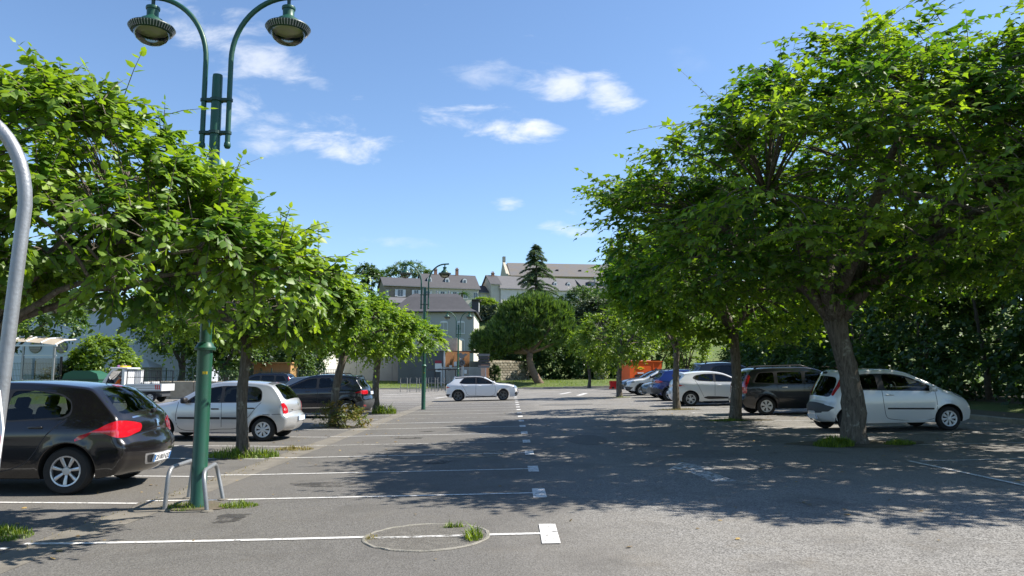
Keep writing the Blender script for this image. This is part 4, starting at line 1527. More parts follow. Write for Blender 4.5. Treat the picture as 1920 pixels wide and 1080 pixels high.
    def ribbon(s, name, path, w, m, th=.0015, sides=(1, -1), parent=None, smooth=True):
        P = resample(catmull(path, .03) if smooth and len(path) > 2 else np.array(path, float), .03)
        t = unit(np.gradient(P, axis=0)); nn = np.stack([-t[:, 1], t[:, 0]], 1)
        for sg in sides:
            L = P + nn * w / 2; Rr = P - nn * w / 2
            a = s.sidept(L[:, 0], L[:, 1], sg, th); b = s.sidept(Rr[:, 0], Rr[:, 1], sg, th); k = len(P)
            mb = MB()
            if th > .003:
                a0 = s.sidept(L[:, 0], L[:, 1], sg, -.004); b0 = s.sidept(Rr[:, 0], Rr[:, 1], sg, -.004)
                mb.add(np.vstack([a0, a, b, b0]), [(i + j * k, i + 1 + j * k, i + 1 + (j + 1) * k, i + (j + 1) * k) for i in range(k - 1) for j in range(3)] + [(0, k, 2 * k, 3 * k), (k - 1, 2 * k - 1, 3 * k - 1, 4 * k - 1)])
            else:
                mb.add(np.vstack([a, b]), [(i, i + 1, i + 1 + k, i + k) for i in range(k - 1)])
            mb.build(name, m, parent or s.root, smooth=True, angle=R(35))

    def details(s):
        S = s.S
        # wheels
        hubm, tyre, rim = wheel_meshes(s.wr, S.get('tw', .2), S['wheel'])
        ty = s.hw - .115
        for cx in (0, s.wb):
            for sg in (1, -1):
                w = link('wheel', hubm, s.root)
                w.location = (cx, sg * ty, s.wr); w.rotation_euler = (0, R(13 + 37 * cx + 11 * sg), 0) if sg > 0 else (0, R(21 * cx + 5), PI)
                link('tyre', tyre, w); link('rim', rim, w)
        # cabin
        ch = S['belt'] + .02
        cb = MB(); y = s.hw * .80
        cb.box(.0, s.wb - .25, -y, y, .28, .40); cb.rbox((s.wb - .42, 0, ch - .10), (.5, y * 1.9, .26), .05)
        cb.box(s.x_min + .2, .15, -y * .9, y * .9, .45, .62 if not S.get('van') else .7)
        cb.build('cabin_floor', M_CABIN, s.root)
        for (x, yy) in ((1.22 * s.wb / 2.5, .36), (1.22 * s.wb / 2.5, -.36), (.42 * s.wb / 2.5, .36), (.42 * s.wb / 2.5, -.36)):
            st = MB()
            Ry = Matrix.Rotation(R(-16), 4, 'Y')
            st.rbox((x + .12, yy, .50), (.5, .50, .16), .05)
            st.rbox((x - .20, yy, .83), (.14, .48, .62), .05, Ry)
            st.rbox((x - .31, yy, ch + .22), (.09, .25, .16), .035, Ry)
            st.build('seat', M_SEAT, s.root, smooth=True, angle=R(50))
        sw = MB(); cx, cy, cz = s.wb - .74, .36, ch - .02
        sw.tube([(cx + .08 * math.cos(a) * .5, cy + .18 * math.cos(a + PI / 2) * -1, cz + .17 * math.sin(a + PI / 2)) for a in np.linspace(0, 2 * PI, 17)], .015, 6, cap=False)
        sw.build('steering_wheel', M_CABIN, s.root, smooth=True)
        # lights
        for key, nm, m in (('tail', 'tail_light', M_TAIL), ('tail_clear', 'reversing_lens', M_TAILC), ('head', 'headlight', M_HEADL), ('indicator', 'indicator', M_ORANGE), ('fog', 'fog_lamp_surround', M_TRIM), ('reflector', 'reflector', M_TAIL)):
            for poly in S.get(key, []):
                q = np.array([(s.tpos(a, b), e) for a, b, e in poly])
                q = round_poly(q, .05)
                for sg in (1, -1):
                    s.plate(nm, q, lambda t, e, off, sg=sg: s.wrap(t, e, sg, off), m, S.get('light_th', .008), step=.03)
        # band patches: (name, [(x,z)->t, u], material, thickness)
        for nm, poly, m, th in S.get('band', []):
            q = np.array([(s.tpos(a, b), u * s.hw * .85) for a, b, u in poly])
            q = round_poly(q, .03)
            def fm(t, v, off):
                u = v / (s.hw * .85)
                p = s.strip(t, u)
                nx = np.interp(t, s.T, s.nrm[:s.n_up, 0]); nz = np.interp(t, s.T, s.nrm[:s.n_up, 1])
                p[..., 0] -= nx * off; p[..., 2] -= nz * off
                return p
            s.plate(nm, q, fm, m, th, step=.045)
        for nm, poly, m, th in S.get('wraps', []):
            q = np.array([(s.tpos(a, b), e) for a, b, e in poly]); q = round_poly(q, .04)
            for sg in (1, -1):
                s.plate(nm, q, lambda t, e, off, sg=sg: s.wrap(t, e, sg, off), m, th, step=.04)
        for nm, poly, m, th in S.get('side', []):
            q = round_poly(poly, .06)
            for sg in (1, -1):
                s.plate(nm, q, lambda x, z, off, sg=sg: s.sidept(x, z, sg, off), m, th, step=.04)
        for nm, path, w, m, th in S.get('lines', []):
            s.ribbon(nm, path, w, m, th)
        for path in S.get('seams', []):
            s.ribbon('door_seam', path, .011, M_INK, .0012)
        for (x, z) in S.get('handles', []):
            for sg in (1, -1):
                y = float(s.H(x, z))
                h = MB(); h.rbox((x, sg * (y + .014), z), (.19, .028, .034), .012); h.build('door_handle', S.get('handle_mat', s.paint), s.root, smooth=True, angle=R(50))
        # mirrors
        mx, mz = S['mirror']
        for sg in (1, -1):
            y = float(s.H(mx, mz - .06))
            h = MB(); h.rbox((mx + .02, sg * (y + .115), mz), (.13, .20, .145), .045); h.rbox((mx + .04, sg * (y + .02), mz - .045), (.06, .10, .04), .012)
            h.build('door_mirror', S.get('mirror_mat', s.paint), s.root, smooth=True, angle=R(60))
        # arch linings (dark rims)
        if S.get('clad'):
            for cx in (0, s.wb):
                a = np.linspace(-.12, PI + .12, 30)
                r0 = s.Ra + .028
                s.ribbon('arch_trim', np.stack([cx + r0 * np.cos(a), s.wr + r0 * np.sin(a)], 1), .055, S['clad'], .009, smooth=False)
        # roof rails, aerial, wiper
        if S.get('rails'):
            x0, x1 = S['rails'][:2]
            for sg in (1, -1):
                xx = np.linspace(x0, x1, 9)
                t = [s.tpos(x, 3) for x in xx]
                tt = np.array([s.T[np.argmin(np.abs(s.P[:s.n_up, 0] - x) + 5 * (s.P[:s.n_up, 1] < s.S['belt'] + .25))] for x in xx])
                p = s.strip(tt, np.full(9, .93 * sg)); p[:, 2] += .055; p[0, 2] -= .05; p[-1, 2] -= .05
                q = MB(); q.tube(p, .016, 8); 
                q.build('roof_rail', S['rails'][2] if len(S['rails']) > 2 else M_TRIM, s.root, smooth=True)
        if 'aerial' in S:
            x, z, dx, dz = S['aerial']
            q = MB(); q.tube([(x, 0, z), (x + dx, 0, z + dz)], [.006, .0025], 6); q.build('aerial', M_TRIM, s.root)
        if 'wiper' in S:
            (x, z), u0, u1, (x2, z2) = S['wiper']
            a = s.strip(np.array([s.tpos(x, z), s.tpos(x2, z2)]), np.array([u0, u1])); a[:, 0] -= .02; a[:, 2] += .012
            q = MB(); q.tube(a, .011, 6); q.rbox(tuple(a[0]), (.05, .09, .05), .015); q.build('rear_wiper', M_TRIM, s.root)
        for (xx, zz, rear) in S.get('plates', []):
            t = s.tpos(xx, zz); p = s.strip(np.array([t]), np.array([0.]))[0]
            nx = np.interp(t, s.T, s.nrm[:s.n_up, 0]); nz = np.interp(t, s.T, s.nrm[:s.n_up, 1])
            nv = Vector((-nx, 0, -nz)).normalized()
            xd = Vector((0, -1, 0)) if rear else Vector((0, 1, 0))
            yd = nv.cross(xd)
            M = Matrix(((xd.x, yd.x, nv.x, p[0] + nv.x * .012), (xd.y, yd.y, nv.y, p[1]), (xd.z, yd.z, nv.z, p[2] + nv.z * .012), (0, 0, 0, 1)))
            q = MB(); q.box(-.26, .26, -.055, .055, -.02, .004); o = q.build('number_plate', M_PLATE, s.root); o.matrix_local = M
            for sx in (-1, 1):
                q = MB(); q.box(sx * .26 - (.034 if sx > 0 else 0), sx * .26 + (.034 if sx < 0 else 0), -.055, .055, .0045, .006); q.build('plate_band', M_BLUE, o)
            if S.get('plate_text'):
                lettering(S['plate_text'], .072, M_INK, o, M=Matrix.Translation((0, 0, .006)))

    def place(s, x, y, heading, z=None):
        slope = -math.atan(.02) if x > -4.5 else math.atan(.006)
        zz = gz(x) if z is None else z
        s.root.location = (x, y, zz)
        sl = slope if z is None else 0
        s.root.rotation_euler = Matrix.Rotation(heading, 3, 'Z').to_euler()
        s.root.rotation_euler = (Matrix.Rotation(sl, 3, 'Y') @ Matrix.Rotation(heading, 3, 'Z')).to_euler()


WZ = [(0, .90), (.18, .90), (.30, .955), (.48, .985), (.66, 1.0), (.85, .985), (.95, .955), (1.15, .865), (1.35, .765), (1.5, .69), (1.8, .6)]
WZ_SUV = [(0, .90), (.22, .90), (.38, .955), (.55, .985), (.78, 1.0), (.98, .985), (1.08, .955), (1.3, .865), (1.5, .775), (1.65, .70), (2, .6)]
WZ_TALL = [(0, .90), (.22, .90), (.38, .96), (.55, .99), (.78, 1.0), (.95, .99), (1.05, .97), (1.3, .91), (1.5, .84), (1.65, .78), (2, .7)]
P_BROWN = paint('paint_brown_black', (.010, .0085, .0095), .3, .26)
P_SILVER = paint('paint_silver', (.56, .57, .58), .55, .34)
P_BLACK = paint('paint_black_blue', (.006, .007, .013), .2, .25)
P_WHITE = paint('paint_white', (.70, .71, .72), .0, .3)
P_PEARL = paint('paint_pearl', (.74, .75, .75), .15, .33)
P_ANTH = paint('paint_anthracite', (.005, .007, .012), .0, .3)
P_BLUE = paint('paint_blue', (.012, .035, .19), .4, .28)
P_GREYBL = paint('paint_grey_blue', (.13, .16, .19), .5, .32)
GL, GR = 'cars parked in the left bays', 'cars parked in the right bays'

# ---- dark brown hatchback, lower left
S308 = dict(wb=2.61, W=1.815, wr=.318, tw=.205, belt=.97, paint=P_BROWN, wz=WZ, wheel='spoke_7', glass=[M_GLASS, M_GLASS, M_GLASS], glass_rear=M_GLASS, bulge=.15, r_body=.12, crease=(.86, .70, .012),
    top=[(-.60, .25), (-.70, .36), (-.755, .50), (-.75, .66), (-.675, .76), (-.645, .90), (-.60, 1.02), (-.52, 1.10), (-.22, 1.37), (-.13, 1.425), (.1, 1.46), (.7, 1.50), (1.3, 1.49), (1.62, 1.43), (2.2, 1.18), (2.65, .99), (3.0, .90), (3.3, .77), (3.42, .60), (3.43, .42), (3.33, .24)],
    dlo=[[(.0, 1.06), (.12, 1.01), (.9, .965), (1.8, .955), (2.42, .955), (2.3, 1.06), (1.75, 1.31), (1.35, 1.395), (.75, 1.41), (.25, 1.36), (.06, 1.26)]],
    panes=[[(.03, 1.10), (.12, 1.035), (.9, .985), (.9, 1.385), (.6, 1.39), (.25, 1.335), (.07, 1.24)], [(.99, .985), (1.8, .975), (2.0, .975), (2.0, 1.15), (1.72, 1.29), (1.35, 1.37), (.99, 1.385)], [(2.06, .98), (2.34, .98), (2.06, 1.12)]],
    windscreen=((2.6, 1.01), (1.63, 1.43), .93, .88), rear_window=((-.60, 1.02), (-.17, 1.40), .93, .86),
    tail=[[(-.645, .90, -.34), (-.66, .80, -.30), (-.69, .755, -.08), (-.685, .765, .08), (-.655, .855, .26), (-.625, .935, .45), (-.60, 1.0, .66), (-.59, 1.03, .50), (-.60, 1.015, .22), (-.62, .97, -.06)]],
    band=[('high_brake_light', [(-.19, 1.395, -.17), (-.19, 1.395, .17), (-.12, 1.43, .17), (-.12, 1.43, -.17)], M_TAIL, .006),
          ('hatch_crease', [(-.625, .985, -.74), (-.625, .985, .74), (-.615, 1.0, .74), (-.615, 1.0, -.74)], M_CHROME, .003),
          ('tailgate_gap', [(-.674, .772, -.62), (-.674, .772, .62), (-.670, .784, .62), (-.670, .784, -.62)], M_INK, .002),
          ('bumper_insert', [(-.72, .40, -.52), (-.72, .40, .52), (-.756, .52, .64), (-.756, .52, -.64)], M_ALLOY, .004),
          ('bumper_grille', [(-.725, .42, -.47), (-.725, .42, .47), (-.755, .505, .57), (-.755, .505, -.57)], M_TRIM, .007)],
    seams=[[(.96, .97), (.95, .7), (.92, .42), (.93, .33)], [(.05, 1.02), (.16, .93), (.30, .78), (.42, .58), (.56, .42), (.93, .30), (1.9, .30), (2.05, .45), (2.06, .95)]],
    handles=[(.45, .90), (1.28, .88)], mirror=(2.12, 1.03), aerial=(.0, 1.47, -.18, .16), wiper=((-.62, 1.03), -.03, -.52, (-.56, 1.07)), plates=[(-.74, .47, True)], plate_text='CE·003·QZ', fog=[], reflector=[])
c = Car(S308, 'parked_car', 'dark brown hatchback with long red tail lights, closest car on the left', GL)
c.place(-6.06, 11.20, PI + .02)
# badge and script on its tailgate
bd = MB(); M_BADGE = M_CHROME
pt = c.strip(np.array([c.tpos(-.655, .86)]), np.array([0.]))[0]
nvx = Vector((-1, 0, .28)).normalized(); xd = Vector((0, -1, 0)); yd = nvx.cross(xd)
MM = Matrix(((xd.x, yd.x, nvx.x, pt[0] - .006), (xd.y, yd.y, nvx.y, pt[1]), (xd.z, yd.z, nvx.z, pt[2] + .03), (0, 0, 0, 1)))
lion = [(-.030, -.055), (-.018, -.055), (-.016, -.02), (-.004, -.012), (.006, -.05), (.018, -.052), (.014, -.012), (.02, .005), (.044, .002), (.046, .014), (.02, .022), (.040, .034), (.040, .046), (.012, .038), (.008, .058), (-.014, .062), (-.026, .044), (-.018, .026), (-.03, .008), (-.028, -.02)]
bd.prism(lion, 0, .006); o = bd.build('badge', M_CHROME, c.root); o.matrix_local = MM
lettering('PEUGEOT', .020, M_CHROME, c.root, 'lettering', MM @ Matrix.Translation((0, -.085, .001)))
lettering('308', .036, M_CHROME, c.root, 'lettering', MM @ Matrix.Translation((.42, .0, -.045)) @ Matrix.Rotation(R(14), 4, 'Y'))

# ---- silver small hatchback
SCL2 = dict(wb=2.47, W=1.64, wr=.283, tw=.175, belt=.91, paint=P_SILVER, wz=WZ, wheel='cover_8', glass=M_GLASS_M, glass_rear=M_GLASS_M, bulge=.12, r_body=.10,
    top=[(-.46, .27), (-.545, .36), (-.585, .50), (-.575, .60), (-.50, .66), (-.49, .82), (-.46, .92), (-.40, 1.02), (-.16, 1.30), (-.05, 1.355), (.2, 1.39), (.6, 1.415), (1.1, 1.41), (1.42, 1.35), (1.9, 1.08), (2.12, .96), (2.5, .89), (2.9, .79), (3.13, .66), (3.2, .50), (3.19, .36), (3.08, .22)],
    dlo=[[(.05, .95), (.18, .925), (1.0, .915), (1.9, .905), (1.78, 1.03), (1.38, 1.265), (1.05, 1.32), (.55, 1.325), (.2, 1.30), (.07, 1.2)]],
    panes=[[(.07, .97), (.43, .945), (.43, 1.30), (.22, 1.285), (.09, 1.19)], [(.46, .94), (.97, .935), (.99, 1.30), (.55, 1.305), (.46, 1.30)], [(1.06, .935), (1.82, .925), (1.72, 1.03), (1.36, 1.245), (1.06, 1.30)]],
    windscreen=((2.08, .98), (1.43, 1.345), .93, .88), rear_window=((-.455, .94), (-.10, 1.335), .90, .84),
    tail=[[(-.505, .655, -.11), (-.50, .655, .07), (-.49, .80, .10), (-.46, .925, .11), (-.455, .93, .03), (-.485, .82, -.05), (-.495, .74, -.10)]],
    tail_clear=[[(-.505, .735, -.06), (-.505, .735, .06), (-.49, .80, .06), (-.49, .80, -.04)]],
    band=[('spoiler', [(-.10, 1.335, -.86), (-.10, 1.335, .86), (.02, 1.372, .84), (.02, 1.372, -.84)], M_TRIMG, .008),
          ('high_brake_light', [(-.06, 1.345, -.14), (-.06, 1.345, .14), (-.02, 1.362, .14), (-.02, 1.362, -.14)], M_TAIL, .014),
          ('tailgate_gap', [(-.508, .654, -.82), (-.508, .654, .82), (-.504, .664, .82), (-.504, .664, -.82)], M_INK, .002),
          ('badge', [(-.492, .81, -.035), (-.492, .81, .035), (-.478, .89, .02), (-.478, .89, -.02)], M_CHROME, .006)],
    lines=[('rub_strip', [(.55, .55), (1.0, .55)], .05, M_TRIM, .014), ('rub_strip', [(1.04, .55), (2.06, .55)], .05, M_TRIM, .014)],
    seams=[[(1.02, .93), (1.0, .6), (1.0, .34)], [(.06, .93), (.18, .80), (.32, .62), (.48, .45), (.62, .32), (1.0, .29), (2.0, .29), (2.10, .5), (2.06, .93)], [(-.48, .655), (-.2, .645), (.0, .64)]],
    handles=[(.30, .79), (1.16, .77)], handle_mat=M_TRIM, mirror=(1.86, .97), mirror_mat=M_TRIM, plates=[(-.58, .53, True)])
c = Car(SCL2, 'parked_car', 'silver small hatchback with black side strip behind the lamp pole', GL)
c.place(-5.99, 19.0, PI - .01)
lettering('Campus', .035, M_TRIM, c.root, 'lettering', Matrix.Translation((-.592, .42, .75)) @ Matrix.Rotation(-PI / 2, 4, 'Z') @ Matrix.Rotation(PI / 2, 4, 'X'))

# ---- black crossover
SCAP = dict(wb=2.61, W=1.78, wr=.335, tw=.205, belt=1.08, paint=P_BLACK, wz=WZ_SUV, wheel='double_5_light', glass=M_GLASS_M, glass_rear=M_GLASS_D, bulge=.14, r_body=.12, clad=M_TRIM, arch=.06, crease=(1.0, .8, .012),
    top=[(-.52, .30), (-.60, .42), (-.66, .56), (-.655, .70), (-.60, .78), (-.575, .95), (-.535, 1.07), (-.47, 1.15), (-.30, 1.40), (-.32, 1.48), (-.1, 1.525), (.5, 1.565), (1.1, 1.555), (1.5, 1.48), (2.1, 1.20), (2.4, 1.07), (2.8, 1.00), (3.15, .89), (3.33, .72), (3.37, .5), (3.27, .28)],
    dlo=[[(.02, 1.22), (.25, 1.12), (1.1, 1.06), (2.2, 1.045), (2.05, 1.16), (1.5, 1.41), (1.1, 1.465), (.5, 1.47), (.15, 1.42), (-.12, 1.33)]],
    panes=[[(-.06, 1.30), (.12, 1.20), (.30, 1.15), (.18, 1.40), (.08, 1.385)], [(.40, 1.13), (1.04, 1.085), (1.04, 1.44), (.5, 1.445), (.30, 1.43)], [(1.13, 1.08), (2.08, 1.065), (1.98, 1.16), (1.46, 1.39), (1.13, 1.44)]],
    windscreen=((2.36, 1.09), (1.5, 1.48), .93, .88), rear_window=((-.53, 1.085), (-.31, 1.40), .88, .82),
    tail=[[(-.60, .88, -.26), (-.585, .87, .06), (-.57, .95, .25), (-.55, 1.02, .40), (-.545, 1.04, .30), (-.56, 1.02, .05), (-.57, 1.0, -.26)]],
    wraps=[('bumper_trim', [(-.53, .32, -.72), (-.53, .32, .36), (-.61, .45, .36), (-.662, .66, .22), (-.662, .66, -.72)], M_TRIMG, .008)],
    reflector=[[(-.61, .44, -.10), (-.61, .44, .10), (-.635, .50, .10), (-.635, .50, -.10)]],
    lines=[('sill_trim', [(.42, .28), (2.2, .28)], .10, M_TRIM, .010), ('chrome_strip', [(.46, .40), (2.1, .36)], .03, M_CHROME, .006)],
    seams=[[(1.08, 1.08), (1.06, .7), (1.06, .35)], [(.2, 1.12), (.36, .9), (.5, .62), (.62, .4), (1.0, .34), (2.1, .34), (2.2, .6), (2.16, 1.05)]],
    handles=[(.58, .98), (1.42, .96)], handle_mat=P_BLACK, mirror=(2.12, 1.14), mirror_mat=P_BLACK, plates=[(-.585, .90, True)], aerial=(.2, 1.55, -.12, .28), rails=(.1, 1.2))
c = Car(SCAP, 'parked_car', 'black crossover with small quarter window behind the leaning trunk', GL)
c.place(-5.95, 28.05, PI)

# ---- white hatchback with black roof, crossing the aisle
SA1 = dict(wb=2.563, W=1.74, wr=.318, tw=.205, belt=.95, paint=P_WHITE, wz=WZ, wheel='double_5_big', glass=M_GLASS_M, glass_rear=M_GLASS_D, bulge=.11, crease=(.90, .83, .012),
    top=[(-.55, .25), (-.64, .36), (-.67, .50), (-.64, .66), (-.66, .80), (-.62, .92), (-.50, 1.02), (-.20, 1.28), (-.22, 1.345), (.1, 1.39), (.7, 1.415), (1.2, 1.40), (1.55, 1.33), (2.05, 1.06), (2.3, .97), (2.7, .935), (3.0, .885), (3.2, .80), (3.29, .66), (3.31, .5), (3.31, .33), (3.2, .22)],
    dlo=[[(.04, 1.02), (.3, .975), (1.1, .955), (2.18, .945), (1.98, 1.07), (1.5, 1.28), (1.1, 1.335), (.6, 1.335), (.3, 1.30)]],
    panes=[[(.12, 1.02), (.3, .995), (.98, .975), (.98, 1.31), (.6, 1.31), (.32, 1.275)], [(1.08, .975), (2.06, .965), (1.9, 1.075), (1.46, 1.26), (1.08, 1.31)]],
    windscreen=((2.25, .985), (1.56, 1.325), .93, .88), rear_window=((-.52, 1.01), (-.22, 1.26), .88, .82),
    tail=[[(-.66, .78, -.30), (-.65, .74, .0), (-.655, .76, .20), (-.645, .86, .34), (-.64, .88, .10), (-.65, .86, -.30)]],
    head=[[(3.17, .76, -.42), (3.25, .68, -.40), (3.27, .64, -.05), (3.22, .70, .12), (3.13, .775, .10), (3.14, .775, -.1)]],
    fog=[[(3.31, .32, -.26), (3.31, .50, -.12), (3.31, .48, .10), (3.31, .36, .16), (3.29, .30, .1)]],
    band=[('roof_skin', [(-.19, 1.35, -.99), (-.19, 1.35, .99), (.1, 1.39, .99), (.7, 1.415, .99), (1.2, 1.40, .99), (1.54, 1.333, .99), (1.54, 1.333, -.99), (1.2, 1.40, -.99), (.7, 1.415, -.99), (.1, 1.39, -.99)], M_TRIM, .003),
          ('grille', [(3.31, .36, -.5), (3.31, .36, .5), (3.29, .62, .56), (3.29, .62, -.56)], M_TRIM, .006)],
    wraps=[('roof_edge', [(-.2, 1.345, -.05), (-.2, 1.345, .12), (.1, 1.39, .13), (.7, 1.415, .13), (1.2, 1.40, .13), (1.5, 1.345, .13), (1.5, 1.345, -.05), (1.2, 1.40, -.05), (.7, 1.415, -.05), (.1, 1.39, -.05)], M_TRIM, .003),
           ('diffuser', [(-.57, .27, -.6), (-.57, .27, .25), (-.65, .42, .12), (-.65, .42, -.6)], M_TRIM, .006)],
    lines=[('sill_trim', [(.42, .245), (2.14, .245)], .055, M_TRIM, .006)],
    seams=[[(1.03, .965), (1.01, .6), (1.01, .33)], [(.16, .98), (.3, .82), (.44, .55), (.55, .36), (1.0, .31), (2.0, .31), (2.12, .5), (2.1, .94)]],
    handles=[(.42, .87), (1.22, .86)], mirror=(2.0, 1.03), plates=[(-.66, .60, True), (3.31, .42, False)])
c = Car(SA1, 'moving_car', 'white hatchback with black roof crossing the aisle in front of the wall', None)
c.place(-3.06, 43.75, 0.0)

# ---- small white three-door car under the big tree
SC1 = dict(wb=2.34, W=1.63, wr=.283, tw=.165, belt=.97, paint=P_PEARL, wz=[(0, .90), (.18, .90), (.30, .955), (.48, .985), (.66, 1.0), (.85, .985), (.98, .955), (1.15, .89), (1.35, .80), (1.5, .72), (1.8, .62)], wheel='cover_8', glass=[M_GLASS_M, M_GLASS], glass_rear=M_GLASS_M, bulge=.16, r_body=.13, r_roof=.06, arch=.06, flare=.022,
    top=[(-.33, .26), (-.42, .36), (-.46, .50), (-.44, .62), (-.38, .72), (-.36, .82), (-.30, .95), (-.10, 1.30), (-.08, 1.40), (.1, 1.43), (.6, 1.465), (1.1, 1.455), (1.45, 1.38), (1.95, 1.14), (2.25, .99), (2.55, .88), (2.82, .72), (2.93, .55), (2.95, .42), (2.88, .26)],
    dlo=[[(.02, 1.02), (.3, .985), (1.0, .96), (1.98, .935), (2.15, .94), (1.95, 1.06), (1.42, 1.30), (1.05, 1.365), (.5, 1.37), (.22, 1.34)]],
    panes=[[(.12, 1.03), (.70, .995), (.68, 1.34), (.5, 1.34), (.27, 1.31)], [(.86, .985), (1.94, .955), (1.82, 1.07), (1.38, 1.275), (1.03, 1.34), (.84, 1.34)]],
    windscreen=((2.2, 1.01), (1.46, 1.375), .93, .86), rear_window=((-.365, .79), (-.105, 1.30), .97, .88),
    tail=[[(-.34, .86, -.03), (-.34, .86, .05), (-.24, 1.06, .07), (-.13, 1.26, .07), (-.13, 1.26, -.0), (-.24, 1.06, -.02)]],
    head=[[(2.62, .85, -.28), (2.74, .78, -.34), (2.86, .66, -.22), (2.80, .74, .08), (2.60, .87, .13), (2.46, .915, .10)]],
    band=[('bumper_pad', [(-.452, .47, -.72), (-.452, .47, .72), (-.425, .635, .84), (-.425, .635, -.84)], M_TRIMG, .006),
          ('plate_recess', [(-.44, .42, -.30), (-.44, .42, .30), (-.46, .50, .33), (-.46, .50, -.33)], P_PEARL, .008),
          ('spoiler_lamp', [(-.09, 1.355, -.22), (-.09, 1.355, .22), (-.085, 1.385, .22), (-.085, 1.385, -.22)], M_TRIM, .008)],
    wraps=[('bumper_trim', [(-.45, .49, -.5), (-.45, .49, .03), (-.43, .62, .18), (-.425, .63, -.5)], M_TRIMG, .006)],
    lines=[('rub_strip', [(.88, .545), (1.98, .52)], .038, M_TRIM, .012), ('sill_trim', [(.40, .235), (1.95, .235)], .05, P_PEARL, .02)],
    seams=[[(.78, .975), (.80, .6), (.86, .34), (1.0, .29), (1.9, .27), (2.02, .34), (2.06, .6), (2.04, .93)]],
    handles=[(.95, .86)], mirror=(1.92, .995), plates=[(-.45, .40, True)], aerial=(1.25, 1.46, -.16, .14))
c = Car(SC1, 'parked_car', 'small white three-door car behind the thick tree trunk', GR)
c.place(7.99, 18.62, .01)

# ---- dark estate
SMCV = dict(wb=2.905, W=1.74, wr=.305, tw=.185, belt=1.00, paint=P_ANTH, wz=WZ_TALL, wheel='cover_6', glass=M_GLASS_D, glass_rear=M_GLASS_D, bulge=.09, clad=P_ANTH,
    top=[(-.68, .28), (-.78, .40), (-.80, .55), (-.72, .66), (-.70, .95), (-.62, 1.15), (-.44, 1.44), (-.34, 1.51), (.0, 1.545), (.8, 1.56), (1.5, 1.54), (1.85, 1.45), (2.4, 1.15), (2.6, 1.05), (3.1, .97), (3.5, .86), (3.62, .68), (3.64, .45), (3.55, .27)],
    dlo=[[(-.45, 1.06), (.4, 1.02), (1.2, 1.0), (2.4, .985), (2.25, 1.11), (1.8, 1.37), (1.4, 1.425), (.6, 1.44), (-.2, 1.41)]],
    panes=[[(-.36, 1.08), (.30, 1.045), (.30, 1.405), (-.17, 1.385)], [(.42, 1.04), (1.22, 1.02), (1.22, 1.405), (.42, 1.405)], [(1.34, 1.02), (2.28, 1.005), (2.15, 1.11), (1.75, 1.35), (1.34, 1.40)]],
    windscreen=((2.55, 1.07), (1.86, 1.44), .93, .88), rear_window=((-.68, 1.03), (-.45, 1.42), .9, .86),
    tail=[[(-.71, .72, -.02), (-.705, .74, .14), (-.69, .95, .14), (-.58, 1.2, .12), (-.50, 1.33, .10), (-.50, 1.33, -.02), (-.64, 1.15, -.05), (-.70, .95, -.06)]],
    lines=[('chrome_strip', [(-.3, .88), (.2, .87)], .02, P_ANTH, .004)],
    seams=[[(1.28, 1.02), (1.27, .6), (1.27, .35)], [(.36, 1.03), (.42, .8), (.5, .55), (.62, .35), (1.2, .32), (2.4, .32), (2.45, .6), (2.42, 1.0)]],
    handles=[(.62, .90), (1.5, .89)], handle_mat=M_STEEL, mirror=(2.3, 1.08), rails=(-.3, 1.5), plates=[(-.70, .80, True)])
c = Car(SMCV, 'parked_car', 'anthracite estate car with roof rails between the white cars', GR)
c.place(8.39, 25.7, 0.0)

# ---- white five-door hatchback
SCL4 = dict(wb=2.59, W=1.73, wr=.31, tw=.195, belt=1.0, paint=P_WHITE, wz=WZ, wheel='double_5_light', glass=M_GLASS_M, glass_rear=M_GLASS_D, bulge=.15, r_body=.12, crease=(.98, .78, .014),
    top=[(-.48, .26), (-.56, .38), (-.61, .52), (-.60, .68), (-.54, .78), (-.54, .92), (-.48, 1.04), (-.22, 1.30), (-.25, 1.365), (0, 1.41), (.6, 1.45), (1.1, 1.435), (1.5, 1.35), (2.05, 1.09), (2.3, .99), (2.75, .92), (3.15, .80), (3.36, .62), (3.4, .45), (3.3, .24)],
    dlo=[[(.10, 1.17), (.35, 1.06), (1.1, 1.01), (2.12, .985), (1.95, 1.10), (1.48, 1.30), (1.1, 1.36), (.6, 1.36), (.25, 1.30)]],
    panes=[[(.20, 1.17), (.38, 1.085), (1.0, 1.035), (1.02, 1.335), (.6, 1.335), (.3, 1.275)], [(1.10, 1.03), (2.0, 1.005), (1.88, 1.10), (1.44, 1.28), (1.10, 1.335)]],
    windscreen=((2.26, 1.01), (1.51, 1.345), .93, .88), rear_window=((-.49, 1.03), (-.24, 1.28), .88, .84),
    tail=[[(-.57, .84, -.30), (-.55, .82, .05), (-.54, .86, .28), (-.53, .95, .40), (-.53, .96, .05), (-.55, .93, -.30)]],
    head=[[(3.2, .78, -.40), (3.3, .68, -.44), (3.3, .66, -.05), (3.2, .76, .20), (3.0, .86, .25), (3.08, .82, 0)]],
    side=[('door_trim', [(.52, .36), (.75, .29), (2.0, .30), (2.05, .33), (1.2, .40), (.7, .415)], M_TRIM, .006)],
    seams=[[(1.06, 1.03), (1.03, .6), (1.03, .42)], [(.22, 1.10), (.34, .88), (.46, .6), (.56, .4)], [(2.08, .98), (2.14, .6), (2.06, .35)]],
    handles=[(1.22, .87)], mirror=(2.0, 1.07), plates=[(-.60, .58, True), (3.4, .40, False)], band=[('grille', [(3.38, .34, -.5), (3.38, .34, .5), (3.36, .58, .5), (3.36, .58, -.5)], M_TRIM, .006)])
c = Car(SCL4, 'parked_car', 'white five-door hatchback with black door trim behind the ragged thin trunk', GR)
c.place(7.56, 32.7, 0.0)

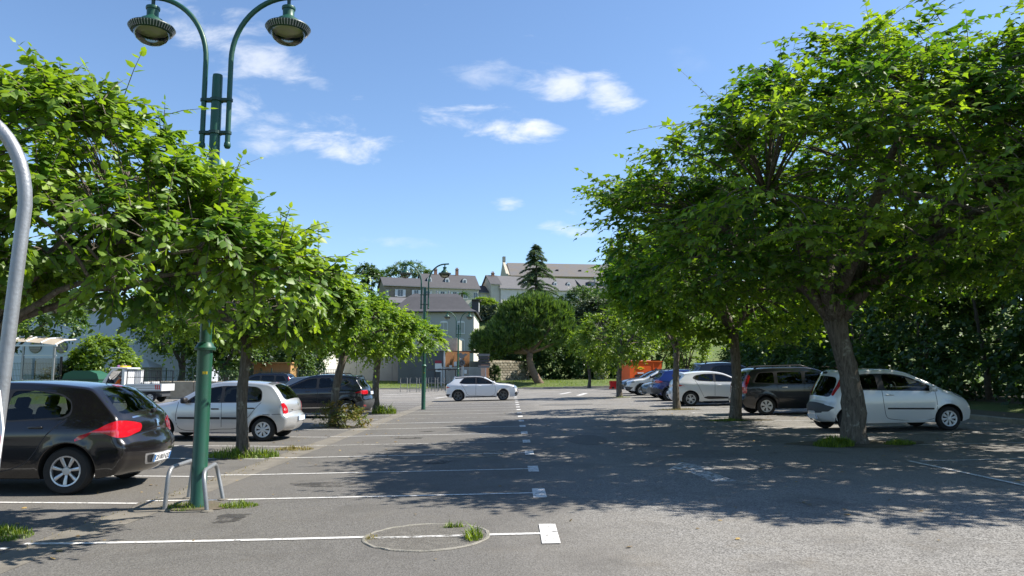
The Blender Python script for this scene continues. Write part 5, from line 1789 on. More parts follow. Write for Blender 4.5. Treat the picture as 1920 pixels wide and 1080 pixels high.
# ---- blue crossover hatchback
SSTW = dict(SCL4, W=1.76, wr=.33, belt=1.04, paint=P_BLUE, wz=WZ_SUV, clad=M_TRIM, rails=(.0, 1.2), wheel='double_5_light', side=[], sill=.27,
    top=[(-.5, .34), (-.60, .46), (-.64, .60), (-.62, .74), (-.55, .84), (-.54, 1.0), (-.48, 1.12), (-.22, 1.40), (-.25, 1.47), (0, 1.51), (.6, 1.54), (1.1, 1.52), (1.5, 1.44), (2.05, 1.17), (2.3, 1.06), (2.75, 1.0), (3.15, .90), (3.34, .72), (3.38, .5), (3.28, .32)],
    dlo=[[(.10, 1.23), (.35, 1.12), (1.1, 1.07), (2.12, 1.05), (1.95, 1.17), (1.48, 1.38), (1.1, 1.44), (.6, 1.44), (.25, 1.38)]],
    panes=[[(.20, 1.23), (.38, 1.145), (1.0, 1.095), (1.02, 1.415), (.6, 1.415), (.3, 1.355)], [(1.10, 1.09), (2.0, 1.07), (1.88, 1.17), (1.44, 1.36), (1.10, 1.415)]],
    windscreen=((2.26, 1.08), (1.51, 1.43), .93, .88), rear_window=((-.49, 1.11), (-.24, 1.38), .88, .84),
    tail=[[(-.58, .92, -.28), (-.56, .90, .05), (-.55, .93, .22), (-.54, 1.0, .34), (-.53, 1.06, .28), (-.54, 1.04, -.28)]],
    head=[[(3.2, .88, -.42), (3.3, .76, -.46), (3.31, .74, -.05), (3.2, .84, .16), (3.02, .94, .2), (3.08, .92, 0)]],
    wraps=[('bumper_trim', [(-.52, .37, -.7), (-.52, .37, .32), (-.62, .52, .30), (-.645, .64, .18), (-.645, .64, -.7)], M_TRIMG, .008),
           ('bumper_trim', [(3.29, .34, -.7), (3.29, .34, .28), (3.37, .46, .26), (3.38, .56, .10), (3.38, .56, -.7)], M_TRIMG, .008)],
    fog=[[(3.37, .46, -.24), (3.37, .46, .02), (3.36, .56, .0), (3.36, .56, -.22)]],
    band=[('grille', [(3.37, .58, -.6), (3.37, .58, .6), (3.33, .74, .6), (3.33, .74, -.6)], M_TRIM, .006), ('badge', [(3.36, .62, -.07), (3.36, .62, .07), (3.34, .71, .07), (3.34, .71, -.07)], M_CHROME, .012),
          ('badge', [(-.545, .96, -.09), (-.545, .96, .09), (-.535, 1.02, .09), (-.535, 1.02, -.09)], M_CHROME, .006)],
    seams=[[(1.06, 1.08), (1.03, .7), (1.03, .46)], [(.22, 1.16), (.34, .95), (.46, .65), (.56, .45)], [(2.08, 1.04), (2.14, .7), (2.06, .45)]],
    handles=[(.45, .96), (1.22, .93)], mirror=(2.0, 1.13), mirror_mat=M_TRIM, plates=[(-.62, .70, True), (3.38, .48, False)])
c = Car(SSTW, 'parked_car', 'bright blue hatchback with grey bumper trim beside the white hatchback', GR)
c.place(7.9, 38.5, 0.0)
# ---- dark tall car set back behind the white hatchback
SSUV = dict(SSTW, paint=P_ANTH, W=1.86, wheel='double_5')
for key in ('top', 'dlo', 'panes', 'tail', 'head', 'windscreen', 'rear_window', 'wraps', 'fog', 'band', 'seams', 'handles', 'mirror', 'plates'):
    pass
SSUV['glass'] = M_GLASS_D
c = Car(SSUV, 'parked_car', 'dark tall car with roof rails, mostly hidden behind the white five-door hatchback', GR)
c.place(9.0, 35.5, 0.0); c.root.scale = (1.1, 1.06, 1.19)
# ---- three cars reversed in
c = Car(dict(SCL4, paint=P_GREYBL, wheel='cover_8', glass=M_GLASS_M), 'parked_car', 'grey-blue car nose out, next beyond the blue hatchback', GR)
c.place(8.05 + 2.85, 43.1, PI)
c = Car(dict(SSTW, paint=P_WHITE, wheel='double_5_light'), 'parked_car', 'white crossover nose out with dark grille, between grey-blue and dark cars', GR)
c.place(7.75 + 2.9, 47.6, PI)
c = Car(dict(SSTW, paint=P_ANTH, wheel='double_5', glass=M_GLASS_D), 'parked_car', 'dark crossover nose out, last car of the right row by the orange box', GR)
c.place(8.0 + 2.9, 51.4, PI)
# ------------------------------------------------------------------ buildings on the hill and round the lot
M_WALLC = mat('cream_render', (.52, .49, .42), .9, noise=(.6, .5, (.42, .38, .31)))
M_WALLW = mat('white_render', (.66, .63, .56), .9, noise=(.5, .5, (.52, .47, .40)))
M_WALLG = mat('grey_render', (.36, .36, .34), .9, noise=(.4, .4, (.29, .29, .28)))
M_WALLB = mat('brown_stone', (.23, .195, .15), .95, noise=(1.6, .8, (.13, .11, .085)))
M_WALLBL = mat('pale_blue_render', (.52, .57, .66), .9, noise=(.4, .3, (.46, .50, .58)))
M_SLATE = mat('slate', (.066, .064, .068), .7, noise=(1.5, .6, (.045, .044, .047)), bump=(9, .3))
M_SLATEL = mat('light_slate', (.115, .113, .118), .7, noise=(1.2, .6, (.085, .083, .085)), bump=(9, .3))
M_SLATEB = mat('lichen_slate', (.125, .122, .125), .85, noise=(.5, .95, (.145, .12, .09)), bump=(6, .4))
M_BRICK = mat('chimney_brick', (.30, .16, .11), .9, noise=(3, .6))
M_STONE = mat('stone', (.40, .36, .28), .95, noise=(2.4, .9, (.22, .19, .14)), bump=(5, .9))
M_STONE2 = mat('pale_stone', (.50, .46, .37), .95, noise=(3.0, .8, (.32, .28, .21)), bump=(6, .8))
M_WIN = mat('window_dark', (.06, .075, .09), .12, spec=.8)
M_SHUT = mat('shutter_white', (.62, .63, .64), .6)
M_SHUTB = mat('shutter_blue', (.20, .33, .45), .6)
M_CONCP = mat('concrete_panel', (.34, .335, .32), .9, noise=(.8, .6, (.26, .255, .24)), bump=(20, .2))
M_CONCD = mat('dark_concrete', (.105, .115, .125), .85, noise=(.6, .6, (.075, .08, .085)))
M_WOOD = mat('cedar_boards', (.27, .125, .045), .75, noise=(4, .7, (.17, .07, .025)))
M_WOODB = mat('brown_cabin', (.30, .155, .055), .8, noise=(3, .6, (.20, .10, .035)))
M_FENCEG = mat('fence_green', (.02, .05, .035), .6)


def add_window(parent, x, z, w, h, y, m_frame=M_SHUT, m_pane=M_WIN, shutters=None, arched=False, face=-1, axis='y'):
    """window on a wall face; face: direction the wall looks along the axis"""
    root_m = MB(); t = .07
    y0, y1 = (y + face * .06, y - face * .02)

    def B(mb, a0, a1, c0, c1, d0, d1):
        d0, d1 = min(d0, d1), max(d0, d1)
        if axis == 'y': mb.box(a0, a1, d0, d1, c0, c1)
        else: mb.box(d0, d1, a0, a1, c0, c1)
    B(root_m, x - w / 2 - t, x - w / 2, z - t, z + h + t, y0, y1)
    B(root_m, x + w / 2, x + w / 2 + t, z - t, z + h + t, y0, y1)
    B(root_m, x - w / 2, x + w / 2, z + h, z + h + t, y0, y1)
    B(root_m, x - w / 2 - t * 1.5, x + w / 2 + t * 1.5, z - t * 1.6, z, y + face * .12, y1)
    B(root_m, x - .03, x + .03, z, z + h, y + face * .035, y1)
    if arched:
        k = 9
        pts = [(x - w / 2 - t, z + h + t)] + [(x + (w / 2 + t) * math.cos(a), z + h + t + w * .22 * math.sin(a)) for a in np.linspace(PI, 0, k)][1:-1] + [(x + w / 2 + t, z + h + t)]
        if axis == 'y': root_m.prism(pts, min(y0, y1), max(y0, y1), 'y')
        else: root_m.prism(pts, min(y0, y1), max(y0, y1), 'x')
    o = root_m.build('window', m_frame, parent)
    q = MB(); B(q, x - w / 2, x + w / 2, z, z + h, y + face * .012, y - face * .01); q.build('pane', m_pane, o)
    if shutters:
        for sg in (-1, 1):
            q = MB(); B(q, x + sg * (w / 2 + t) + (-.02 - w * .5 if sg < 0 else .02), x + sg * (w / 2 + t) + (-.02 if sg < 0 else .02 + w * .5), z - .03, z + h + .03, y + face * .08, y + face * .03)
            q.build('shutter', shutters, o)
    return o


def chimney(parent, x, y, z, h=1.3, w=.7, d=.5, m=M_BRICK):
    q = MB(); q.box(x - w / 2, x + w / 2, y - d / 2, y + d / 2, z - 1.2, z + h); q.box(x - w / 2 - .07, x + w / 2 + .07, y - d / 2 - .07, y + d / 2 + .07, z + h, z + h + .12)
    for i in range(2):
        q.lathe([(.11, z + h + .12), (.13, z + h + .5)], 8, (x - .16 + .32 * i, y, 0))
    q.build('chimney', m, parent)


def gable_house(name, label, x0, x1, y0, y1, zb, ze, zr, wall, roof, ov=.35, hip=0., cat='house', group='houses on the hillside', rx=None):
    """ridge along x; hip = metres by which the ridge is shortened at each end"""
    root = empty(name, ((x0 + x1) / 2, y0, zb), label=label, cat=cat, group=group)
    root.location = (0, 0, 0)
    w = MB(); ym = (y0 + y1) / 2
    if hip == 0:
        w.prism([(y0, zb), (y1, zb), (y1, ze), (ym, zr - .12), (y0, ze)], x0, x1, 'x')
    else:
        w.box(x0, x1, y0, y1, zb, ze)
    w.build('wall', wall, root)
    k = (zr - ze) / (ym - y0); th_ = .16
    e0, e1 = y0 - ov, y1 + ov; zl = ze - ov * k
    h0 = hip if not isinstance(hip, tuple) else hip[0]; h1 = hip if not isinstance(hip, tuple) else hip[1]
    X0, X1 = x0 - ov, x1 + ov
    r = MB()
    A = [(X0, e0, zl), (X1, e0, zl), (X1, e1, zl), (X0, e1, zl), (X0 + (h0 + ov if h0 else 0), ym, zr), (X1 - (h1 + ov if h1 else 0), ym, zr)]
    Bt = [(a, b, c + th_) for a, b, c in A]
    faces = [(0, 1, 5, 4), (2, 3, 4, 5), (1, 2, 5), (3, 0, 4)]
    if hip:
        r.add(Bt, faces)
        r.add(A[:4] + Bt[:4], [(0, 1, 2, 3), (0, 1, 5, 4), (1, 2, 6, 5), (2, 3, 7, 6), (3, 0, 4, 7)])
    else:
        for (q0, q1) in ((e0, zl), (e1, zl)):
            r.add([(X0, q0, q1), (X1, q0, q1), (X1, ym, zr), (X0, ym, zr), (X0, q0, q1 + th_), (X1, q0, q1 + th_), (X1, ym, zr + th_), (X0, ym, zr + th_)],
                  [(0, 1, 2, 3), (4, 5, 6, 7), (0, 1, 5, 4), (1, 2, 6, 5), (3, 0, 4, 7)])
    ro = r.build('roof', roof, root)
    g = MB(); g.tube([(X0, e0 - .05, zl + .02), (X1, e0 - .05, zl + .02)], .07, 6); g.build('gutter', M_STEEL, root)
    return root, ro


def dormer(parent, x, y, z, w=1.0, h=1.2, d=1.8, wall=M_SHUT, roof=M_SLATE, rounded=True):
    q = MB(); q.box(x - w / 2, x + w / 2, y, y + d, z, z + h)
    k = 8
    q.prism([(x + w / 2 * math.cos(a), z + h + (w * .42) * math.sin(a)) for a in np.linspace(0, PI, k)], y, y + .15, 'y')
    o = q.build('dormer', wall, parent)
    q = MB(); pts = [(x + (w / 2 + .1) * math.cos(a), z + h + (w * .42 + .1) * math.sin(a)) for a in np.linspace(0, PI, k)]
    q.prism(pts, y + .12, y + d + .5, 'y'); q.build('dormer_roof', roof, o)
    q = MB(); q.box(x - w * .26, x + w * .26, y - .03, y - .004, z + .15, z + h); q.build('pane', M_WIN, o)


# --- hill: house with white shutters, far left
r, ro = gable_house('stone_house', 'small brown stone house with white shutters on the hill, left end', -30.6, -21.6, 184, 192, 15, 22.2, 24.4, M_WALLB, M_SLATE)
for x, w in ((-27.0, 1.1), (-23.4, .9)):
    add_window(r, x, 19.6, w, 1.6, 184, shutters=M_SHUT)
q = MB(); q.box(-21.95, -21.7, 183.93, 183.99, 17, 22); q.build('downpipe', M_STEEL, r)
add_window(r, -29.9, 19.8, .5, 1.2, 184)
# lower annexe
r, ro = gable_house('annexe', 'low slate-roofed annexe below the stone house', -30, -22.6, 178, 182.5, 14, 17.6, 18.8, M_WALLB, M_SLATEL)
# --- row of cream houses with dormers
r, ro = gable_house('terrace_house', 'long cream house with three round dormers on the hill', -21.3, -8.2, 186, 195, 14, 22.4, 26.0, M_WALLC, M_SLATE)
for x in (-19.6, -15.4, -11.2): dormer(ro, x, 187.6, 23.6, 1.0, .95, 2.4)
for x in (-20.3, -16.9, -14.0, -11.4, -9.0): add_window(r, x, 19.8, .85, 1.5, 186, shutters=M_SHUT if x < -13 else None)
chimney(ro, -17.6, 190.5, 25.9); chimney(ro, -12.4, 190.5, 26.0, 1.5)
r, ro = gable_house('terrace_house', 'narrow cream house with grey roof joining the long dormer house', -8.0, -4.6, 186.5, 193, 14, 21.6, 23.4, M_WALLC, M_SLATE)
for x in (-7.2, -5.6): add_window(r, x, 18.4, .8, 2.0, 186.5)
q = MB(); q.box(-8.4, -4.4, 184.6, 186.45, 17.6, 17.75); b2 = q.build('balcony', M_WALLG, r)
for i in range(14):
    q = MB(); q.box(-8.3 + .29 * i, -8.26 + .29 * i, 184.64, 184.68, 17.76, 18.65); q.build('baluster', M_BLACKM, b2)
# red chimney-like turret behind
r0 = empty('red_turret', label='small red pointed roof tip behind the dormer house', cat='turret'); q = MB(); q.lathe([(1.0, 24), (1.0, 26.2), (1.1, 26.2), (0, 28)], 4, (-14.6, 200, 0)); q.build('turret_body', M_BRICK, r0)
# --- long white house under the church
r, ro = gable_house('long_house', 'long white house with small round-headed dormers below the church', -3.4, 17.2, 184, 193, 14, 22.6, 26.0, M_WALLW, M_SLATEL)
for x in (3.4, 11.0, 14.5): dormer(ro, x, 185.6, 23.7, .85, .8, 2.4, roof=M_SLATE)
add_window(r, 13.2, 20.6, .9, .9, 184, m_frame=M_WALLG)
q = MB(); q.box(5.8, 5.95, 183.9, 183.98, 18.5, 22.5); q.build('downpipe', M_STEEL, r)
q = MB(); q.box(16.4, 16.5, 183.9, 183.98, 18, 22.5); q.build('downpipe', M_STEEL, r)
r, ro = gable_house('side_wing', 'plain cream gable wing left of the long white house', -5.6, -3.5, 184.5, 192, 14, 23.6, 26.0, M_WALLC, M_SLATE)
chimney(ro, -4.2, 188, 25.6, 1.0)
# lower ranges
lr = empty('lower_range', label='low white flat-roofed range in front of the long white house', cat='house', group='houses on the hillside')
q = MB(); q.box(8.6, 16.9, 176, 183.9, 10, 18.6); q.build('wall', M_WALLW, lr)
q = MB(); q.box(8.3, 17.2, 175.6, 183.9, 18.6, 18.85); q.build('roof', M_SLATEL, lr)
for x, w in ((10.3, 1.0), (13.0, .9), (15.6, .9)): add_window(lr, x, 17.0, w, 1.1, 176, m_frame=M_WALLG)
lr = empty('lower_range', label='low cream range with wide opening left of the cedar', cat='house', group='houses on the hillside')
q = MB(); q.box(-5.0, 2.0, 178, 183.9, 12, 18.0); q.build('wall', M_WALLC, lr)
q = MB(); q.box(-5.2, 2.3, 177.6, 183.9, 18.0, 18.2); q.build('roof', M_SLATEL, lr)
add_window(lr, .2, 16.2, 2.2, 1.3, 178, m_frame=M_WALLC, m_pane=M_SHUTB)
# retaining wall in courses of stone
rw = empty('retaining_wall', label='grey stone retaining wall under the hillside houses', cat='wall')
rr = random.Random(3)
sm = MB(); sm.rbox((0, 0, 0), (1.55, .6, .62), .04); sme = sm.mesh('stone_block', M_STONE, fix=True)
for row in range(8):
    for i in range(-3, 13):
        o = link('stone_block', sme, rw, (i * 1.6 + (.8 if row % 2 else 0) + 1, 175.0 + rr.uniform(-.04, .04), 11.6 + row * .66)); o.scale = (rr.uniform(.95, 1.0), 1, 1)
# --- house with blue balcony, right of the long house
r, ro = gable_house('balcony_house', 'cream house with slate-blue balcony right of the long white house', 17.6, 25.5, 184, 193, 14, 23.6, 26.0, M_WALLC, M_SLATEL)
for x in (20.2, 23.6):
    q = MB(); q.box(x - .9, x + .9, 184.3, 187, 23.9, 25.1); d = q.build('dormer', M_SLATE, ro); q = MB(); q.box(x - .6, x + .6, 184.25, 184.29, 24.1, 24.9); q.build('pane', M_WIN, d)
chimney(ro, 21.9, 186.4, 25.4, 1.0, .5, .5, M_WALLG)
q = MB(); q.box(18.2, 22.2, 182.6, 183.98, 20.0, 20.15); q.box(18.2, 22.2, 182.55, 182.62, 20.15, 21.3); q.build('balcony', mat('balcony_blue', (.10, .13, .19), .6), r)
add_window(r, 20.3, 21.4, 2.0, 1.3, 184); add_window(r, 24, 20.2, 1.0, 1.6, 184)
q = MB(); q.box(18.5, 21.8, 183.9, 183.98, 16.5, 19.4); q.build('garage_opening', M_WIN, r)
# --- church
ch = empty('church', label='long church with lichen-stained roof on the hilltop', cat='church')
q = MB(); q.prism([(214, 16), (230, 16), (230, 29.6), (222, 33.8), (214, 29.6)], -2.2, 42, 'x'); q.build('wall', M_STONE2, ch)
q = MB(); q.add([(-1.6, 213, 29.2), (26, 213, 29.2), (26, 222, 34.2), (-1.6, 222, 34.2)], [(0, 1, 2, 3)]); q.add([(-1.6, 231, 29.2), (42, 231, 29.2), (42, 222, 34.2), (-1.6, 222, 34.2)], [(0, 1, 2, 3)]); ro = q.build('roof', M_SLATEB, ch)
q = MB(); q.add([(26.01, 213, 29.2), (44, 213, 29.2), (44, 222, 34.2), (26.01, 222, 34.2)], [(0, 1, 2, 3)]); q.build('roof', M_SLATEL, ch)
q = MB(); q.add([(30, 212.6, 31.0), (34.5, 218, 34.25), (44, 218, 34.3), (44, 212.6, 31.0)], [(0, 1, 2, 3)]); q.build('roof', M_SLATE, ch)
q = MB(); q.prism([(213.4, 16), (230.6, 16), (230.6, 29.8), (222, 34.6), (213.4, 29.8)], -2.9, -2.2, 'x'); q.box(-2.95, -2.1, 221.3, 222.7, 34.4, 36.0); q.build('gable', M_STONE2, ch)
for x in (12.6, 19.4):
    q = MB(); q.box(x - .35, x + .35, 216.6, 217.6, 31.1, 31.7); q.build('roof_vent', M_BLACKM, ro)
q = MB(); q.box(28.6, 34.6, 213.5, 220, 20, 30.6); q.build('sacristy', M_STONE2, ch)
q = MB(); q.add([(28.3, 213.2, 30.6), (35, 213.2, 30.6), (31.6, 216.5, 33.4), (35, 220, 30.6), (28.3, 220, 30.6)], [(0, 1, 2), (1, 3, 2), (3, 4, 2), (4, 0, 2)]); q.build('roof', M_SLATEL, ch)
st = empty('church_spire', label='slim slate spire rising behind the tree crown', cat='spire')
q = MB(); q.box(29.0, 33.2, 228, 232, 20, 36.0); q.build('tower', M_STONE2, st)
q = MB(); q.lathe([(2.35, 36.0), (1.9, 37.2), (.06, 43)], 8, (31.1, 230, 0)); q.build('spire', mat('spire_slate', (.16, .145, .165), .6, noise=(1, .5)), st, smooth=True, angle=R(20))
q = MB(); q.tube([(31.1, 230, 42.8), (31.1, 230, 44.6)], .05, 6); q.build('finial', M_BLACKM, st)

# the hillside street runs askew: its fronts look a little towards the morning sun
def turn(o, cx, cy, deg, sx=1.0):
    a = R(deg); o.rotation_euler = (0, 0, a); o.scale = (sx, 1, 1)
    o.location = (cx - (cx * sx * math.cos(a) - cy * math.sin(a)), cy - (cx * sx * math.sin(a) + cy * math.cos(a)), 0)


for o in list(bpy.data.objects):
    if o.parent is None and o.get('group') == 'houses on the hillside': turn(o, -2, 186, 19, 1.06)
turn(ch, 14, 222, 7, 1.0)

# --- grey mansard house behind the entrance
mh = empty('mansard_house', label='tall grey house with dark hipped mansard roof and blind arched windows', cat='house')
X0, X1, Y0, Y1 = -17.0, -5.4, 105, 122
q = MB(); q.box(X0, X1, Y0, Y1, 0, 10.1); q.build('wall', M_WALLG, mh)
q = MB(); q.box(X1 + .004, X1 + .02, Y0 + .3, Y1, 0.5, 10.0); q.build('sunlit_side', M_WALLW, mh)  # paler sheet: sunlight on this side wall is put into its colour
q = MB(); prof = [(0, 10.15, -.45), (.55, 10.6, .0), (1.6, 12.2, 1.0), (3.3, 13.2 + 1.1, 2.4)]
rings = []
for (ins, z, _) in [(-.45, 10.1, 0), (-.45, 10.25, 0), (.1, 10.75, 0), (1.0, 12.0, 0), (2.2, 13.6, 0), (3.0, 14.0 - .55, 0)]:
    rings.append((ins, z))
rings = [(-.45, 10.1), (-.45, 10.24), (.25, 10.62), (1.0, 11.5), (1.9, 12.6), (2.6, 13.15)]
vs = []
for ins, z in rings:
    vs += [(X0 + ins, Y0 + ins * 1.4, z), (X1 - ins, Y0 + ins * 1.4, z), (X1 - ins, Y1 - ins * 1.4, z), (X0 + ins, Y1 - ins * 1.4, z)]
fs = [(4 * i + j, 4 * i + (j + 1) % 4, 4 * i + 4 + (j + 1) % 4, 4 * i + 4 + j) for i in range(len(rings) - 1) for j in range(4)] + [(20, 21, 22, 23)]
q.add(vs, fs); ro = q.build('roof', M_SLATE, mh)
for x in (-11.2, -9.4):
    q = MB(); q.lathe([(.1, 13.1), (.1, 13.6), (.16, 13.62), (.16, 13.75)], 8, (x, 110.5, 0)); q.build('roof_vent', M_GALV, ro)
q = MB(); q.box(-5.9, -4.9, 109, 111, 10.3, 12.2); dm = q.build('dormer', M_SLATE, ro)
q = MB(); q.box(-5.9, -4.6, 108.6, 111.4, 12.2, 12.35); q.build('dormer_roof', M_SLATE, dm); q = MB(); q.box(-4.9, -4.86, 109.2, 110.8, 10.6, 12.0); q.build('dormer_front', M_SHUT, dm)
for x in (-14.6, -12.0, -9.6, -7.2):
    for z in (7.2, 4.7, 1.8):
        add_window(mh, x, z, .95, 1.45, 105, m_frame=M_SHUT, m_pane=M_WALLG if not (x == -9.6 and z == 4.7) else M_WIN, arched=True)

# --- grey panel wall and entrance building
pw = empty('panel_wall', label='long grey concrete panel wall behind the small lawn', cat='wall')
for i in range(7):
    x = -21.4 + i * 2.0
    q = MB(); q.box(x + .015, x + 1.985, 84, 84.2, .4, 4.35 - (0 if i > 1 else .1)); q.build('wall_panel', M_CONCP, pw)
q = MB(); q.box(-21.5, -7.3, 83.9, 84.3, 4.36, 4.48); q.build('coping', M_CONCD, pw)
eb = empty('entrance_building', label='dark grey entrance building with cedar boards and white parapet', cat='building')
q = MB(); q.box(-12.2, -7.4, 80.5, 83.8, .2, 4.0); q.build('wall', M_CONCD, eb)
q = MB(); q.box(-10.9, -6.3, 86, 94, .2, 5.6); q.build('upper_block', M_STONE2, eb)
q = MB(); q.box(-12.4, -6.9, 80.3, 84.8, 4.0, 4.22); q.build('canopy', M_CONCP, eb)
q = MB(); q.box(-6.88, -2.6, 84.2, 86.5, 3.9, 4.1); q.build('rear_canopy', M_BRICK, eb)
q = MB(); q.box(-7.35, -7.2, 80.45, 80.6, .2, 4.0); q.build('corner_post', M_SHUT, eb)
bme = MB(); bme.box(-.07, .07, -.02, .02, 0, 3.5); bm1 = bme.mesh('cladding_board', M_WOOD, fix=True)
for i in range(20):
    o = link('cladding_board', bm1, eb, (-7.1 + .125 * i, 80.75 + .083 * i, .42)); o.rotation_euler = (0, 0, math.atan2(.083, .125))
q = MB(); q.box(-4.6, -3.4, 81.9, 81.96, .5, 2.9); q.build('glass_door', M_WIN, eb)
for (x, z) in ((-6.6, 2.2), (-6.1, 2.6)):
    q = MB(); q.box(x - .15, x + .15, 80.78, 80.84, z - .25, z + .25); q.build('notice', M_WHITE, eb)
q = MB(); q.lathe([(.02, -.09), (.09, -.03), (.09, .04), (.02, .1)], 10, (-5.6, 81.5, 3.1)); q.build('wall_lamp', M_WHITE, eb, smooth=True)
sg_ = empty('wall_sign', label='white notice board with red header on the dark entrance wall', cat='sign')
q = MB(); q.box(-8.25, -7.55, 80.40, 80.46, 1.75, 2.65); q.build('board', M_WHITE, sg_); q = MB(); q.box(-8.25, -7.55, 80.38, 80.4, 2.66, 2.95); q.build('header', mat('sign_red', (.35, .02, .05), .5), sg_)
gt = empty('gate_fence', label='pale vertical-bar gate in front of the entrance building', cat='fence')
gme = MB(); gme.box(-.035, .035, -.02, .02, 0, 1.7); gm1 = gme.mesh('bar', mat('gate_grey', (.42, .42, .40), .6), fix=True)
for i in range(38):
    link('bar', gm1, gt, (-7.35 + .12 * i, 78.6, .55))
for z in (.7, 2.15):
    q = MB(); q.box(-7.4, -2.7, 78.62, 78.66, z, z + .06); q.build('rail', M_GALV, gt)
for x in (-7.4, -5.1, -2.75):
    q = MB(); q.box(x - .05, x + .05, 78.55, 78.68, .3, 2.35); q.build('post', M_SHUT, gt)
q = MB(); q.box(-5.0, -4.72, 78.5, 78.54, 1.55, 1.95); q.build('notice', M_WHITE, gt)
# white building and railing, centre left
wbld = empty('white_building', label='white rendered building with tall windows behind the brown cabin', cat='building')
q = MB(); q.box(-27.5, -19.4, 76, 84, .2, 6.4); q.build('wall', M_WALLW, wbld)
q = MB(); q.box(-27.8, -19.1, 75.6, 84.4, 6.4, 6.65); q.build('roof', M_SLATE, wbld)
for x in (-25.6, -23.4, -21.4): add_window(wbld, x, 2.2, .8, 2.0, 76, m_frame=M_WALLG)
rl = empty('railing', label='white bar railing on the lawn edge beside the panel wall', cat='railing')
rme = MB(); rme.box(-.025, .025, -.025, .025, 0, 1.4); rm1 = rme.mesh('bar', M_SHUT, fix=True)
for i in range(26): link('bar', rm1, rl, (-21.4 + .17 * i, 76.5, .6))
for z in (.75, 1.95):
    q = MB(); q.box(-21.5, -17.0, 76.48, 76.52, z, z + .05); q.build('rail', M_SHUT, rl)

# --- stone wall by the pine
swl = empty('stone_wall', (-2.6, 84.2, 0), R(32), label='pale rubble stone wall left of the pine trunk', cat='wall')
rr = random.Random(8)
svar = []
for k in range(4):
    b = MB(); b.rbox((0, 0, 0), (.46, .3, .27), .04, Matrix.Rotation(rr.uniform(-.03, .03), 4, 'Y')); svar.append(b.mesh('stone', M_STONE2 if k % 2 else M_STONE, fix=True))
q = MB(); q.box(0, 5.4, .1, .55, 0, 3.05); q.build('core', M_STONE, swl)
for row in range(9):
    for i in range(12):
        o = link('stone', svar[rr.randrange(4)], swl, (.2 + i * .455 + (.2 if row % 2 else 0) - .1, .0, .62 + row * .275)); o.scale = (rr.uniform(.88, .97), 1, rr.uniform(.88, .98))
q = MB(); q.box(-1.1, -.1, -.1, .5, .3, 2.6); q.build('brick_pier', M_BRICK, swl)

# --- signs at the lawn
M_SIGN_DARK = mat('sign_dark', (.05, .05, .052), .5, .3)
rs = empty('road_sign', (-4.55, 68, gz(-4.5)), label='round road sign with a badge board above, seen against the gate', cat='sign')
q = MB(); q.tube([(0, 0, 0), (0, 0, 3.0)], .035, 8); q.build('post', M_GALV, rs)
q = MB(); q.lathe([(0, -.02), (.30, -.02), (.30, .02), (0, .02)], 20, (0, -.05, 2.55), 'y'); q.build('sign_disc', M_SIGN_DARK, rs)
q = MB(); q.lathe([(.22, -.026), (.28, -.026), (.28, -.021), (.22, -.021)], 20, (0, -.05, 2.55), 'y'); q.build('sign_ring', mat('sign_grey', (.15, .15, .15), .5), rs)
q = MB(); q.prism([(-.09, 2.45), (.0, 2.62), (.08, 2.45), (.05, 2.43), (-.0, 2.53), (-.06, 2.43)], -.08, -.073, 'y'); q.build('sign_symbol', mat('sign_grey', (.15, .15, .15), .5), rs)
q = MB(); q.prism([(-.5, 3.35), (-.3, 3.1), (-.12, 2.95), (.15, 2.95), (.3, 3.15), (.55, 3.3), (.3, 3.4), (.1, 3.3), (-.1, 3.5), (-.3, 3.32)], -.05, -.02, 'y'); q.build('badge_board', mat('sign_grey', (.15, .15, .15), .5), rs)
ds = empty('direction_sign', (-2.55, 70, gz(-2.5)), label='stack of five direction blades on a single post', cat='sign')
q = MB(); q.tube([(.35, 0, 0), (.35, 0, 3.3)], .045, 8); q.build('post', M_WOODB, ds)
for i, (w, m_) in enumerate(((1.05, mat('sign_grey', (.15, .15, .15), .5)), (1.05, M_SIGN_DARK), (1.05, M_SIGN_DARK), (1.05, M_SIGN_DARK), (1.1, mat('sign_grey', (.15, .15, .15), .5)))):  # blade colours darkened to stand for the pine's shade
    q = MB(); q.prism([(-.6, 3.15 - .27 * i), (.42, 3.15 - .27 * i), (.52, 3.265 - .27 * i), (.42, 3.38 - .27 * i), (-.6, 3.38 - .27 * i)], -.09, -.05, 'y'); q.build('direction_blade', m_, ds)

